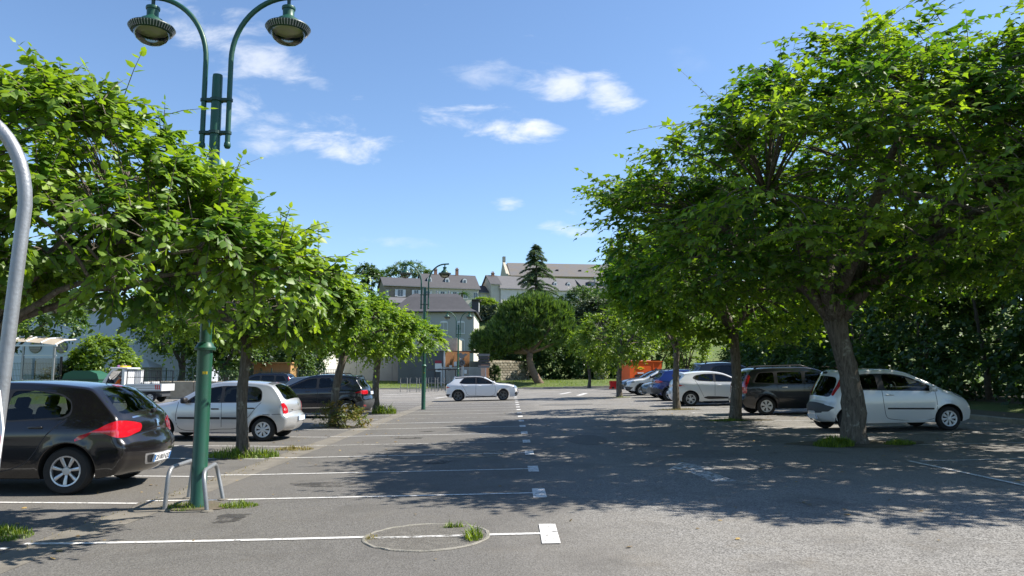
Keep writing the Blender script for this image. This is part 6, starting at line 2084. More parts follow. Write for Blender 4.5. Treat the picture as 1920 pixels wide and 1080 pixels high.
# --- rows of hoops and roofed racks on the left of the cross aisle
for k in range(5):
    hp = empty('barrier_hoop', (-9.05 + .72 * k, 63.0 + .55 * k, gz(-8)), -.5, label='%s steel ladder hoop of the row behind the far lamp' % ('first', 'second', 'third', 'fourth', 'fifth')[k], cat='bike rack', group='steel hoops behind the far lamp')
    q = MB(); q.tube([(-.35, 0, 0), (-.35, 0, 1.2), (.35, 0, 1.2), (.35, 0, 0)], .03, 6); q.build('hoop', M_STEEL, hp)
    for z in (.4, .75):
        q = MB(); q.tube([(-.35, 0, z), (.35, 0, z)], .022, 6); q.build('rung', M_STEEL, hp)
for k in range(3):
    hp = empty('covered_rack', (-7.1 + .95 * k, 69.5, gz(-6)), .15, label='%s rack with dark flat cover near the dark entrance wall' % ('left', 'middle', 'right')[k], cat='bike rack', group='covered racks by the entrance')
    for x in (-.32, .32):
        q = MB(); q.tube([(x, 0, 0), (x, 0, 1.25)], .03, 6); q.build('post', M_STEEL, hp)
    for z in (.35, .7, 1.05):
        q = MB(); q.tube([(-.32, 0, z), (.32, 0, z)], .02, 6); q.build('rung', M_STEEL, hp)
    q = MB(); q.tube([(0, .1, 0), (0, .1, 1.9)], .035, 6); q.build('mast', M_BLACKM, hp)
    q = MB(); q.rbox((-.1, 0, 1.95), (1.25, 1.1, .10), .03, Matrix.Rotation(R(-4), 4, 'Y')); q.build('cover', M_BLACKM, hp)

# --- orange site cabin and red barriers
M_ORG = mat('orange_panel', (.78, .115, .015), .5, noise=(1.5, .3, (.62, .085, .012)))
M_ORG2 = mat('orange_side', (.80, .15, .02), .5)
ob = empty('orange_box', (9.72, 62, gz(9.7)), R(17), label='bright orange site cabin with yellow diamond sign behind the cars', cat='container')
q = MB(); q.box(0, 2.15, 0, 2.2, .12, 2.28); q.box(2.15, 2.95, .02, 2.2, .12, 2.26); q.build('shell', M_ORG, ob)
q = MB(); q.box(-.04, 3.0, -.05, 2.25, 2.28, 2.36); q.build('lid', M_ORG2, ob)
for x in (.55, 1.3, 1.9):
    q = MB(); q.box(x, x + .3, .5, .9, 2.36, 2.42); q.build('roof_vent', M_WHITE, ob)
q = MB(); q.prism([(.62, 1.74), (.98, 1.88), (1.34, 1.74), (.98, 1.6)], -.03, -.006, 'y'); sgn = q.build('diamond_sign', mat('sign_yellow', (.85, .62, .02), .5), ob)
q = MB(); q.box(.82, 1.14, -.036, -.031, 1.72, 1.76); q.build('sign_mark', M_INK, sgn)
q = MB(); q.box(.70, 1.25, -.02, -.004, 1.3, 1.40); q.build('notice', M_WHITE, ob)
q = MB(); q.box(.45, 1.55, -.03, -.005, .5, 1.2); q.build('hatch', M_BLACKM, ob)
q = MB(); q.box(2.13, 2.17, -.03, .0, .12, 2.27); q.build('door_post', M_ORG2, ob)
q = MB(); q.box(2.32, 2.5, -.0, .015, 1.35, 1.75); q.build('window', M_WIN, ob)
for i, x in enumerate((2.6, 2.78)):
    q = MB(); q.prism([(x - .06, 1.5), (x, 1.7), (x + .06, 1.5), (x, 1.38)], -.0, .014, 'y'); q.build('warning_sticker', mat('sign_yellow', (.85, .62, .02), .5) if i else M_WHITE, ob)
for i, (x, y) in enumerate(((8.9, 65.2),)):
    rb = empty('road_barrier', (x, y, gz(x)), .08, label='low red plastic road barrier in front of the lawn', cat='barrier')
    q = MB(); q.prism([(-.48, 0), (.48, 0), (.48, .1), (.40, .2), (.46, .62), (.40, .68), (-.40, .68), (-.46, .62), (-.40, .2), (-.48, .1)], -.2, .2, 'y'); q.build('block', M_RED, rb)
    for sx in (-.2, .2):
        q = MB(); q.box(sx - .1, sx + .1, -.215, -.205, .0, .16); q.build('forklift_slot', M_BLACKM, rb)

# --- left side: shelter, pale blue building, fence, wall, shed, container, cabin
pb = empty('pale_building', label='pale blue rendered building with round louvred windows behind the shelter', cat='building')
q = MB(); q.box(-52, -24.5, 58, 70, .2, 6.4); q.build('wall', M_WALLBL, pb)
q = MB(); q.box(-52.4, -32.5, 57.4, 70, 6.4, 6.75); q.build('roof', M_SLATE, pb)
for x in (-36.9, -34.9, -39.6):
    o = MB(); o.lathe([(.0, -.05), (.46, -.05), (.50, -.02), (.50, .0)], 20, (x, 57.99, 3.65), 'y'); w = o.build('round_window', M_WIN, pb)
    for i in range(5):
        z = 3.65 - .32 + .16 * i; hwid = math.sqrt(max(.02, .44 ** 2 - (z - 3.65) ** 2))
        q = MB(); q.box(x - hwid, x + hwid, 57.86, 57.93, z - .035, z + .035); q.build('louvre', mat('louvre', (.22, .21, .20), .7), w)
add_window(pb, -27.5, 3.5, 1.2, 1.2, 58)
bs = empty('shelter', (-29.9, 44, th(-29, 44) + .05), label='open shelter with curved ribbed roof beyond the dark hatchback', cat='shelter')
arc = [(a, b) for a, b in zip(np.linspace(-.2, 3.3, 12), 2.95 - .22 * (np.linspace(-.2, 1, 12)) ** 2)]
q = MB(); vs = [(x, -.3, z) for x, z in arc] + [(x, .5, z + .28) for x, z in arc] + [(x, 1.7, z + .38) for x, z in arc]
q.add(vs, [(r_ * 12 + i, r_ * 12 + i + 1, r_ * 12 + i + 13, r_ * 12 + i + 12) for r_ in range(2) for i in range(11)]); q.build('roof_sheet', mat('polycarbonate', (.40, .34, .26), .5, noise=(1, .5)), bs)
for i in range(5):
    x = -.2 + i * .86; z = float(np.interp(x, [a for a, _ in arc], [b for _, b in arc]))
    q = MB(); q.tube([(x, -.32, z + .03), (x, .5, z + .31), (x, 1.7, z + .41)], .035, 6); q.build('roof_rib', M_SHUT, bs)
q = MB(); q.box(-.25, 3.35, -.36, -.28, 2.66, 2.76); q.box(-.25, 3.35, -.33, -.29, 2.1, 2.16); q.build('front_beam', M_SHUT, bs)
for x in (-.15, 1.4, 3.2):
    q = MB(); q.box(x - .05, x + .05, -.35, -.25, 0, 2.7); q.build('post', M_GALV, bs)
q = MB(); q.box(.2, 2.6, 1.4, 1.45, .3, 2.0); q.build('back_panel', glass_mat('shelter_glass', (.6, .65, .68)), bs)
q = MB(); q.box(2.55, 2.66, 1.38, 1.47, .0, 2.1); q.build('back_post', M_BLACKM, bs)

M_MESHF = glass_mat('fence_mesh', (.62, .68, .64), 1.02)
fn = empty('mesh_fence', label='dark green mesh fence in front of the pale building', cat='fence')
for i in range(13):
    x = -33.5 + i * 1.75
    q = MB(); q.box(x - .03, x + .03, 49.97, 50.03, th(x, 50) - .1, th(x, 50) + 1.95); q.build('post', M_FENCEG, fn)
    if i < 12:
        b = MB(); z0 = th(x, 50) + .05
        for j in range(17):
            xx = x + .05 + j * .1; b.box(xx - .006, xx + .006, 49.994, 50.006, z0, z0 + 1.8)
        for j in range(5):
            b.box(x + .03, x + 1.72, 49.985, 49.993, z0 + .1 + .4 * j, z0 + .115 + .4 * j)
        b.build('mesh_panel', M_FENCEG, fn, fix=False)
lw = empty('low_wall', label='low beige weathered wall between the utility truck and silver hatchback', cat='wall')
M_LOWW = mat('low_wall_render', (.42, .36, .27), .95, noise=(1.3, .9, (.24, .20, .14)), bump=(8, .6))
for i in range(5):
    q = MB(); q.rbox((-21.6 + i * 1.42, 46.2, .58), (1.4, .35, 1.12), .03); q.build('wall_section', M_LOWW, lw)
sh = empty('garden_shed', label='small pale shed with pitched roof behind the utility truck', cat='shed')
q = MB(); q.box(-27.0, -24.9, 51.5, 53.5, .2, 2.05); q.build('wall', M_WALLG, sh)
q = MB(); q.add([(-27.15, 51.3, 2.02), (-24.75, 51.3, 2.02), (-24.75, 53.7, 2.02), (-27.15, 53.7, 2.02), (-26.3, 52.5, 2.62), (-25.6, 52.5, 2.62)], [(0, 1, 5, 4), (1, 2, 5), (2, 3, 4, 5), (3, 0, 4), (0, 3, 2, 1)]); q.build('roof', mat('shed_roof', (.48, .47, .42), .7), sh)
wc = empty('waste_container', (-25.2, 44.5, th(-25, 44)), label='dark green rounded waste container left of the utility truck', cat='container')
q = MB(); q.prism([(-1.0, .1), (1.0, .1), (1.08, 1.1), (.95, 1.45), (.5, 1.62), (-.5, 1.62), (-.95, 1.45), (-1.08, 1.1)], -.6, .6, 'y'); q.build('bin', mat('bin_green', (.015, .09, .055), .55), wc)
q = MB(); q.box(-1.1, 1.1, -.64, .64, 1.06, 1.13); q.build('lid_rim', M_FENCEG, wc)
wcab = empty('wood_cabin', label='brown boarded cabin beyond the silver hatchback', cat='cabin')
cme = MB(); cme.box(-.095, .095, -.02, .02, 0, 2.2); cm1 = cme.mesh('board', M_WOODB, fix=True)
for i in range(14): link('board', cm1, wcab, (-19.85 + .2 * i, 58, .15))
cm2 = MB().box(-.02, .02, -.095, .095, 0, 2.2).mesh('board', mat('cabin_light', (.46, .27, .10), .8, noise=(3, .5)), fix=True)
for i in range(9): link('board', cm2, wcab, (-17.12, 58.1 + .2 * i, .15))
q = MB(); q.box(-19.9, -17.15, 58.05, 60, .15, 2.3); q.build('core', M_WOODB, wcab)
q = MB(); q.box(-20.1, -16.95, 57.8, 60.2, 2.38, 2.46); q.build('roof', mat('cabin_light', (.46, .27, .10), .8), wcab)

# --- lawn grass
def lawn(label, x0, x1, y0, y1, n, h, seed):
    rg = np.random.default_rng(seed)
    px = rg.uniform(x0, x1, n); py = rg.uniform(y0, y1, n)
    return px, py
for (lab, x0, x1, y0, y1, n, seed) in (('mown grass bank under the pine', -2.5, 15, 74.4, 84, 9000, 1), ('mown grass strip before the panel wall', -21, -7.5, 75, 83.5, 7000, 2)):
    grass('lawn', lab, (x0 + x1) / 2, (y0 + y1) / 2, (x1 - x0) / 2 * 1.05, (y1 - y0) / 2 * 1.05, n, .22, seed=seed, z=lambda a, b: terrain(a, b))

# ------------------------------------------------------------------ background vegetation
M_PINE = leaf_mat('pine_needle', (.028, .07, .018), (.15, .25, .04), .35, .03)
M_CEDAR = leaf_mat('cedar_needle', (.05, .10, .06), (.14, .21, .11), .35, .04)
LEAF_BIG = (np.array([[0, 0, 0], [.45, .34, -.07], [1, 0, -.08], [.45, -.34, -.07]]), np.array([[0, 1, 2], [0, 2, 3]]))
NEEDLE = (np.array([[0, .0, 0], [.3, .10, .0], [1, 0, 0], [.3, -.10, 0]]), np.array([[0, 1, 2], [0, 2, 3]]))


def pine(name, label, base, zb, trunk, ells, n, seed, m, size=.34):
    """needle tufts pointing up and out over a many-lobed crown"""
    rg = np.random.default_rng(seed)
    root = empty(name, (base[0], base[1], zb), label=label, cat='tree')
    tb = MB(); tb.tube([Vector(p) for p, _ in trunk], [r for _, r in trunk], 12)
    fork = np.array(trunk[-1][0])
    for e in ells:
        e = np.array(e, float); tgt = e[:3] - np.array([0, 0, e[5] * .2])
        mid = (fork + tgt) / 2 + rg.normal(0, .25, 3) + np.array([0, 0, -.3])
        tb.tube([Vector(fork * (1 - t) ** 2 + mid * 2 * t * (1 - t) + tgt * t * t) for t in np.linspace(0, 1, 9)], [trunk[-1][1] * .55 * (1 - .8 * t) for t in np.linspace(0, 1, 9)], 7)
    tb.build('trunk', M_BARK_P, root, smooth=True, fix=False)
    C, D = sample_crown(rg, ells, n, shell=(.62, 1.12), inner=.12)
    k = 15
    P = np.repeat(C, k, 0) + rg.normal(0, .08, (len(C) * k, 3))
    Dn = np.repeat(D, k, 0)
    A = unit(Dn * .55 + np.array([0, 0, .95]) + rg.normal(0, .42, P.shape))
    Nn = rg.normal(0, 1, P.shape)
    A, W, Nn = leaf_frames(P, A, Nn)
    sz = size * rg.uniform(.6, 1.25, len(P))
    tint = np.clip(np.repeat(rg.normal(.42, .26, len(C)), k) + rg.normal(0, .15, len(P)), 0, 1)
    V, F = leaf_geo(P, A, W, Nn, sz, NEEDLE)
    cr = np_mesh('crown', V, F, m, root, np.repeat(tint, 4)); cr['kind'] = 'stuff'
    return root


zb = th(2.3, 80)
pine('stone_pine', 'big round-crowned stone pine with leaning trunk on the lawn', (2.3, 80), zb,
     [((.75, 0, -.3), .50), ((.35, 0, .4), .42), ((-.15, 0, 1.4), .37), ((-.45, 0, 2.4), .34), ((-.4, 0, 3.2), .34)],
     [(-.6, 0, 6.7, 3.1, 3.2, 2.4), (1.6, 0, 6.0, 2.6, 2.9, 2.4), (.3, -.6, 8.0, 1.9, 2.0, 1.35), (-2.9, -.4, 4.6, 2.6, 2.6, 1.5), (-4.6, 0, 3.8, 1.9, 2.2, 1.3), (-1.6, -.8, 4.9, 1.8, 1.6, 1.2), (-5.4, .3, 4.6, 1.1, 1.5, .9), (2.6, -.8, 7.4, 1.3, 1.4, .9), (-2.4, -.4, 7.6, 1.2, 1.4, .8), (3.3, -.3, 5.0, 1.2, 1.6, 1.0)],
     2300, 5, M_PINE, .50)


def cedar(name, label, base, zb, h, rmax, seed):
    rg = np.random.default_rng(seed)
    root = empty(name, (base[0], base[1], zb), label=label, cat='tree')
    tb = MB(); tb.tube([(0, 0, -.5), (0, 0, h * .5), (.1, 0, h * .9), (.25, 0, h)], [.45, .28, .08, .02], 8); tb.build('trunk', M_BARK_D, root, smooth=True)
    P, A, Nn, T = [], [], [], []
    bb = MB()
    for i in range(120):
        t = rg.uniform(.12, 1) ** .8
        z = h * t; L = rmax * (1 - t) ** .72 * rg.uniform(.75, 1.12) + .35
        a = rg.uniform(0, 2 * PI); d = np.array([math.cos(a), math.sin(a), 0])
        n = int(18 * L) + 6
        s = np.linspace(.08, 1, n)
        pts = np.array([0, 0, z]) + d * (s * L)[:, None] + np.array([0, 0, 1]) * (.32 * L * s - .55 * L * s ** 2)[:, None]
        bb.tube(pts[::max(1, n // 5)], [.05 * (1 - .8 * q) for q in np.linspace(0, 1, len(pts[::max(1, n // 5)]))], 4, cap=False)
        for rep in range(5):
            q = pts + rg.normal(0, .07, pts.shape); side = np.array([-d[1], d[0], 0])
            P.append(q); A.append(d * .5 + side * rg.normal(0, .9, (n, 1)) + np.array([0, 0, -.35]) + rg.normal(0, .25, (n, 3))); Nn.append(np.array([0, 0, 1]) + rg.normal(0, .4, (n, 3))); T.append(rg.uniform(.1, .9, n))
    P, A, Nn, T = np.vstack(P), np.vstack(A), np.vstack(Nn), np.concatenate(T)
    A, W, Nn = leaf_frames(P, A, Nn)
    V, F = leaf_geo(P, A, W, Nn, rg.uniform(.3, .62, len(P)), NEEDLE)
    bb.build('branches', M_BARK_D, root, fix=False)['kind'] = 'stuff'
    cr = np_mesh('crown', V, F, M_CEDAR, root, np.repeat(T, 4)); cr['kind'] = 'stuff'


cedar('cedar', 'tall dark tiered cedar in front of the church', (4.9, 150), th(4.9, 150) - 1, 27.6 - th(4.9, 150) + 1, 6.4, 4)


def bush(name, label, x, y, ells, nb, leaf, m, seed, z=None, tr=.12, fork=1.0, group=None, sh=8, lv=6, sl=.6, cat='tree', tpl=LEAF_BIG, branches=False, up=.25, bark=None, limbs=4, inner=.2):
    return make_tree(name, label, (x, y), tr, fork, ells, n_boughs=nb, shoots=sh, leaves=lv, leaf=leaf * 1.12, tpl=tpl, m=m, seed=seed, zbase=th(x, y) if z is None else z,
                     shoot_len=sl, limbs=limbs, group=group, branches=branches, cat=cat, up=up, bark=bark or M_BARK_D, inner=inner)


# hedge of trees along the right side, in shade
HG = 'dense trees along the right edge of the lot'
rr = random.Random(12)
hl = ['first', 'second', 'third', 'fourth', 'fifth', 'sixth', 'seventh', 'eighth', 'ninth', 'tenth', 'eleventh', 'twelfth']
for i in range(12):
    y = 13.5 + i * 4.3 + rr.uniform(-.5, .5); x = 16.6 + rr.uniform(-.5, .7) + (0 if i < 8 else (.2 if i == 8 else 2.6))
    h = rr.uniform(3.6, 4.3) if i < 9 else rr.uniform(2.3, 2.8)
    bush('dense_tree', 'dense dark green tree behind the kerb, %s from the front of the hedge' % hl[i], x, y,
         [(0, 0, h, 2.3, 2.5, h * .95), (-.6, .2, 1.3, 1.8, 2.3, 1.3), (.2, -.4, h * 1.45, 1.8, 1.9, h * .5)], 210, .24, M_HEDGE, 100 + i, group=HG, sl=.75, sh=8, lv=6)
# second rank behind so no light comes through
for i in range(6):
    y = 16 + i * 8.2; x = 21.5 + rr.uniform(-1, 1)
    bush('dense_tree', 'tall tree in the second rank of the right hedge, %s from the front' % hl[i], x, y,
         [(0, 0, 4.6, 3.4, 4.4, 4.4), (0, 0, 7.2, 2.4, 3.0, 2.2)], 230, .38, M_HEDGE, 140 + i, group='second rank of trees behind the hedge', sl=1.1, sh=6, lv=6)
# laurel mass right of the pine (almost black)
for i, x in enumerate((4.6, 7.6, 10.4, 13.2)):
    bush('laurel', 'dark evergreen laurel right of the pine, %s of four' % hl[i], x, 85.5, [(0, 0, 2.2, 2.0, 1.6, 2.4)], 170, .3, M_HEDGE, 160 + i, group='laurels right of the pine', cat='shrub', sl=.6)
# trees between the pine and the right row
bush('broad_tree', 'bluish green tree right of the pine below the balcony house', 9.6, 96, [(0, 0, 5.2, 3.2, 3.0, 4.2), (1.4, 0, 7.6, 2.6, 2.6, 2.6)], 260, .34, M_OLIVE, 171, sl=.8, tr=.25)
bush('broad_tree', 'grey green tree rising behind the lime green mulberry', 14.6, 98, [(0, 0, 6.0, 3.6, 3.2, 4.6), (-1.4, 0, 8.6, 2.6, 2.6, 2.2)], 300, .34, M_OLIVE, 172, sl=.8, tr=.25)
bush('broad_tree', 'dark green tree on the slope right of the cedar', 13, 140, [(0, 0, 4.5, 4.6, 4, 4.5)], 220, .42, M_HEDGE, 173, sl=1.0, tr=.25)
bush('broad_tree', 'pale green tree beyond the orange cabin', 13.6, 70, [(0, 0, 3.8, 2.6, 2.4, 2.6), (-2.4, .5, 3.2, 1.6, 1.7, 1.9)], 230, .26, M_TREE_B, 174, sl=.6, tr=.2)
bush('broad_tree', 'light green tree left of the orange cabin', 7.4, 72, [(0, 0, 3.9, 1.9, 2.0, 1.9), (1.6, 0, 3.2, 1.5, 1.5, 1.7)], 190, .24, M_LIME, 175, sl=.6, tr=.16, z=gz(7.4), fork=1.8)
bush('broad_tree', 'green tree right of the orange cabin behind the parked cars', 15.6, 67, [(0, 0, 3.4, 2.0, 2.0, 2.4)], 150, .24, M_LIME, 176, sl=.6, tr=.14)
bush('flowering_shrub', 'small pale flowering shrub before the dark laurels', 9.9, 82.6, [(0, 0, .6, .75, .5, .55)], 50, .17, leaf_mat('pale_flower', (.30, .33, .22), (.62, .62, .50), .3, .03), 177, cat='shrub', sl=.25)
for i, (x, y) in enumerate(((-1.6, 88.5), (1.4, 88))):
    bush('laurel', ('dark evergreen behind the left half of the stone wall', 'dark evergreen behind the pine trunk')[i], x, y, [(0, 0, 2.6, 2.0, 1.6, 2.6), (0, 0, 4.4, 1.6, 1.4, 1.4)], 190, .3, M_HEDGE, 166 + i, cat='shrub', sl=.6)
bush('dark_shrub', 'small dark conical shrub in front of the stone wall', -1.9, 83, [(0, 0, .9, .55, .45, .95)], 60, .15, M_HEDGE, 178, cat='shrub', sl=.25)
# slope below the houses
for i, (x, y, rx, rz, m_) in enumerate(((-4.5, 150, 4.2, 1.6, M_OLIVE), (-6.0, 162, 2.6, 1.3, M_LIME), (18.5, 165, 2.6, 1.9, M_TREE_B), (23.5, 150, 4.5, 4.0, M_OLIVE), (-12, 150, 5, 1.6, M_HEDGE), (-24, 150, 6, 1.6, M_HEDGE), (8, 150, 4.5, 1.8, M_OLIVE), (0, 140, 5, 2.2, M_HEDGE))):
    bush('slope_tree', 'tree on the slope below the houses, %s counted by planting' % hl[i] if False else ('rounded %s tree on the slope %s' % ({id(M_OLIVE): 'grey green', id(M_LIME): 'yellow green', id(M_TREE_B): 'mid green', id(M_HEDGE): 'dark green'}[id(m_)],
         ('above the mansard house', 'under the narrow cream house', 'under the blue balcony', 'right of the blue balcony', 'left of the palm', 'below the stone house', 'under the long white house', 'hidden behind the pine top')[i])),
         x, y, [(0, 0, rz * .7, rx, rx * .8, rz)], 150, .4, m_, 180 + i, sl=1.0, group='trees on the slope')
# trees on the skyline left
bush('skyline_tree', 'dark rounded tree on the skyline left of the stone house', -37.5, 190, [(0, 0, 7.0, 3.2, 3, 2.6), (2, 0, 5, 3, 3, 3)], 150, .5, M_HEDGE, 190, sl=.8)
bush('skyline_tree', 'light feathery tree on the skyline behind the stone house', -29, 205, [(0, 0, 8.2, 5.6, 3, 2.6), (-4, 0, 6.5, 4, 3, 3), (4.5, 0, 6.5, 3, 3, 2.4)], 170, .45, M_TREE_B, 191, sl=1.2)

# palm
pm = empty('palm', (-11.3, 168, th(-11.3, 168)), label='small palm with arching fronds between the slate roofs', cat='palm')
q = MB(); q.tube([(0, 0, -.5), (0, 0, 3.6)], [.3, .24], 8); q.build('trunk', M_BARK_D, pm)
rg = np.random.default_rng(77)
for i in range(22):
    a = rg.uniform(0, 2 * PI); el = rg.uniform(.1, 1.2); L = rg.uniform(1.8, 2.6)
    d = np.array([math.cos(a), math.sin(a), 0]); sd = np.array([-d[1], d[0], 0]); b = MB()
    s = np.linspace(.1, 1, 12); pts = np.array([0, 0, 3.5]) + d * (s * L * math.cos(el * .6))[:, None] + np.array([0, 0, 1]) * (L * s * math.sin(el) - 1.1 * L * s ** 2 * .6)[:, None]
    b.tube(pts[::3], .03, 4)
    for j in range(12):
        for sg2 in (-1, 1):
            e = pts[j] + (sd * sg2 * .42 + d * .3 - np.array([0, 0, .2])) * (1.1 - .5 * s[j]); w = d * .05
            b.add([pts[j] - w, pts[j] + w, e], [(0, 1, 2)])
    b.build('frond', M_TREE_B, pm, fix=False)

# --- left background trees and shrubs
bush('broad_tree', 'leafy tree with bare limb over the shelter roof', -31.5, 47, [(0, 0, 5.3, 3.4, 2.8, 2.3), (2.6, -.4, 4.5, 2.2, 2, 1.2), (-2, 0, 4.2, 2.4, 2, 2.0)], 210, .26, M_TREE_B, 201, tr=.2, fork=2.2, branches=True, sl=.7)
bush('broad_tree', 'yellow green tree at the left edge beyond the tube', -25.2, 36, [(-.2, 0, 4.7, 1.9, 2, 1.5), (-1.6, 0, 3.9, 1.6, 1.6, 1.3)], 120, .22, M_LIME, 202, tr=.14, fork=2.2, branches=True, sl=.6)
bush('round_shrub', 'bright green rounded shrub behind the utility truck', -25.6, 47.2, [(0, 0, 2.1, 1.9, 1.7, 1.75), (-1.1, -.3, 1.5, 1.1, 1.1, 1.3)], 190, .24, M_LIME, 203, cat='shrub', tr=.1, fork=.6, sl=.5)
bush('wild_shrub', 'thin grey straggly shrub left of the bright rounded shrub', -27.6, 46.2, [(0, 0, .9, 1.2, .8, .8)], 50, .16, M_OLIVE, 204, cat='shrub', tr=.05, fork=.3, sl=.5, lv=5)
bush('broad_tree', 'spreading tree with forked trunk behind the pale shed', -24.0, 54.5, [(0, 0, 5.2, 3.4, 3, 2.4), (2.0, -.5, 4.4, 2.0, 2, 1.6), (-1.8, 0, 5.6, 2.2, 2, 1.7)], 240, .27, M_TREE_B, 205, tr=.26, fork=2.3, branches=True, sl=.7)
bush('broad_tree', 'dense tree behind the green mesh fence', -20.2, 53, [(0, 0, 4.4, 2.4, 2.2, 2.8), (-.8, 0, 2.2, 1.8, 1.6, 1.6)], 220, .26, M_TREE_B, 206, tr=.22, fork=1.8, sl=.65)
bush('dark_tree', 'dark tree left of the brown cabin', -20.8, 58.5, [(0, 0, 3.6, 2.2, 2, 3.3), (2.6, 1.5, 4.2, 2.2, 2, 2.8)], 220, .27, M_HEDGE, 207, tr=.2, sl=.65)
bush('dark_tree', 'dark tree behind the brown cabin', -17.6, 63, [(0, 0, 3.6, 2.0, 1.8, 3.0)], 150, .27, M_HEDGE, 208, tr=.2, sl=.65)
bush('climbing_shrub', 'green shrub at the right corner of the brown cabin', -17.0, 61.2, [(0, 0, 1.6, .9, .8, 1.7)], 90, .2, M_TREE_B, 209, cat='shrub', sl=.4)
bush('broad_tree', 'tall tree far behind the second left mulberry', -24.5, 70, [(0, 0, 6.5, 3.6, 3, 3.6)], 200, .32, M_TREE_B, 210, sl=.8, tr=.25)

for i, (x, y, h) in enumerate(((-44, 73, 8.6), (-38, 74, 8.4), (-31, 75, 8.8), (-19, 92, 8), (-27, 90, 8))):
    bush('broad_tree', ('tall tree behind the pale building, beyond its left end', 'tall tree behind the pale building, above the round windows', 'tall tree behind the pale building, near its right end', 'tall tree behind the grey panel wall', 'tall tree behind the white building')[i],
         x, y, [(0, 0, h * .6, 4.2, 3.4, h * .42), (1.5, 0, h * .45, 3.2, 3, h * .35)], 170, .36, M_TREE_B if i % 2 else M_HEDGE, 220 + i, sl=.9, tr=.25)
# ------------------------------------------------------------------ small utility truck with workers, remaining cars
M_TRUCKW = paint('truck_white', (.62, .63, .63), .0, .35)
tk = empty('utility_truck', (-20.65, 41.2, gz(-20)), PI, label='small white utility truck with open cab, cage bed and amber beacons', cat='truck')
# local x forward (truck drives to the left), rear at x=-1.75
q = MB(); q.prism([(.35, .42), (1.45, .42), (1.52, .75), (1.42, 1.05), (1.05, 1.62), (.9, 1.80), (.62, 1.84), (.62, 1.74), (.85, 1.70), (.98, 1.55), (1.2, 1.1), (1.2, .85), (.62, .85), (.62, .62), (.35, .62)], -.72, -.66, 'y'); q.prism([(.35, .42), (1.45, .42), (1.52, .75), (1.42, 1.05), (1.05, 1.62), (.9, 1.80), (.62, 1.84), (.62, 1.74), (.85, 1.70), (.98, 1.55), (1.2, 1.1), (1.2, .85), (.62, .85), (.62, .62), (.35, .62)], .66, .72, 'y')
q.box(1.42, 1.5, -.66, .66, .42, 1.0); cabm = q.build('cab', M_TRUCKW, tk)
q = MB(); q.rbox((.55, 0, 1.84), (.95, 1.46, .09), .03); q.build('cab_roof', M_TRUCKW, tk)
q = MB(); q.box(.22, .36, -.72, .72, .45, 1.82); q.box(-.12, .22, -.72, -.4, .5, 1.75); q.build('cab_back', M_TRUCKW, tk)
q = MB(); q.add([(1.43, -.64, 1.03), (1.43, .64, 1.03), (1.0, .64, 1.70), (1.0, -.64, 1.70)], [(0, 1, 2, 3)]); q.build('windscreen', M_GLASS, tk)
q = MB(); q.box(.3, 1.45, -.62, .62, .40, .48); q.rbox((1.3, 0, .92), (.24, 1.24, .2), .04); q.build('cab_floor', M_CABIN, tk)
for y in (-.33, .33):
    q = MB(); q.rbox((.62, y, .66), (.46, .46, .14), .04); q.rbox((.42, y, 1.0), (.12, .46, .6), .04); q.build('seat', M_SEAT, tk)
q = MB(); q.tube([(1.08 + .03 * math.cos(a), .33 + .17 * math.cos(a), 1.05 + .15 * math.sin(a)) for a in np.linspace(0, 2 * PI, 13)], .014, 6, cap=False); q.build('steering_wheel', M_CABIN, tk)
q = MB(); q.rbox((.55, 0, 1.93), (.16, .9, .08), .02); q.build('beacon_bar', mat('amber', (.85, .5, .04), .3), tk)
for y in (-.38, .38):
    q = MB(); q.lathe([(.07, 1.88), (.07, 1.98), (.04, 2.01), (0, 2.01)], 10, (.75, y, 0)); q.build('beacon', mat('beacon_violet', (.3, .12, .25), .3), tk)
q = MB(); q.box(-1.75, 1.3, -.5, .5, .32, .44); q.box(-1.7, .2, -.62, .62, .44, .58); q.build('chassis', M_TRIMG, tk)
q = MB(); q.box(-1.8, .12, -.78, .78, .60, .66); q.build('bed_floor', M_STEEL, tk)
for y in (-.78, .74):
    q = MB(); q.box(-1.8, .12, y, y + .04, .66, 1.0); sd = q.build('bed_side', M_TRUCKW, tk)
    for z in (.75, .88):
        b = MB(); b.box(-1.79, .11, y - .008 if y < 0 else y + .04, y if y < 0 else y + .048, z, z + .03); b.build('rib', M_STEEL, sd)
    for i in range(3):
        b = MB(); yy = y - .012 if y < 0 else y + .05
        x = -1.78 + i * .1; b.prism([(x, .7), (x + .05, .7), (x + .1, .95), (x + .05, .95)], yy, yy + .004, 'y'); b.build('chevron', M_RED, sd)
q = MB(); q.box(-1.84, -1.8, -.78, .78, .62, 1.0); q.build('tailgate', M_TRUCKW, tk)
for y in (-.74, .74):
    cg = MB()
    for x in (-1.74, -.85, .06): cg.box(x - .02, x + .02, y - .02, y + .02, 1.0, 1.72)
    cg.box(-1.74, .06, y - .02, y + .02, 1.68, 1.72); cg.box(-1.74, .06, y - .015, y + .015, 1.34, 1.37)
    for i in range(17): cg.box(-1.7 + .105 * i, -1.692 + .105 * i, y - .004, y + .004, 1.0, 1.68)
    cg.build('cage_panel', M_BLACKM, tk)
for x in (-1.2, 1.0):
    for y in (-.62, .62):
        hubm, tyre, rim = wheel_meshes(.27, .165, 'cover_6')
        w = link('wheel', hubm, tk, (x, y, .27)); w.rotation_euler = (0, 0, 0 if y > 0 else PI); link('tyre', tyre, w); link('rim', rim, w)
        q = MB(); q.tube([(x + .33 * math.cos(a), y, .27 + .33 * math.sin(a)) for a in np.linspace(0, PI, 12)], .03, 6); q.build('mudguard', M_TRIM, tk)
q = MB(); q.box(-.7, .1, -.70, -.64, .26, .56); q.build('side_skirt', M_TRIMG, tk)
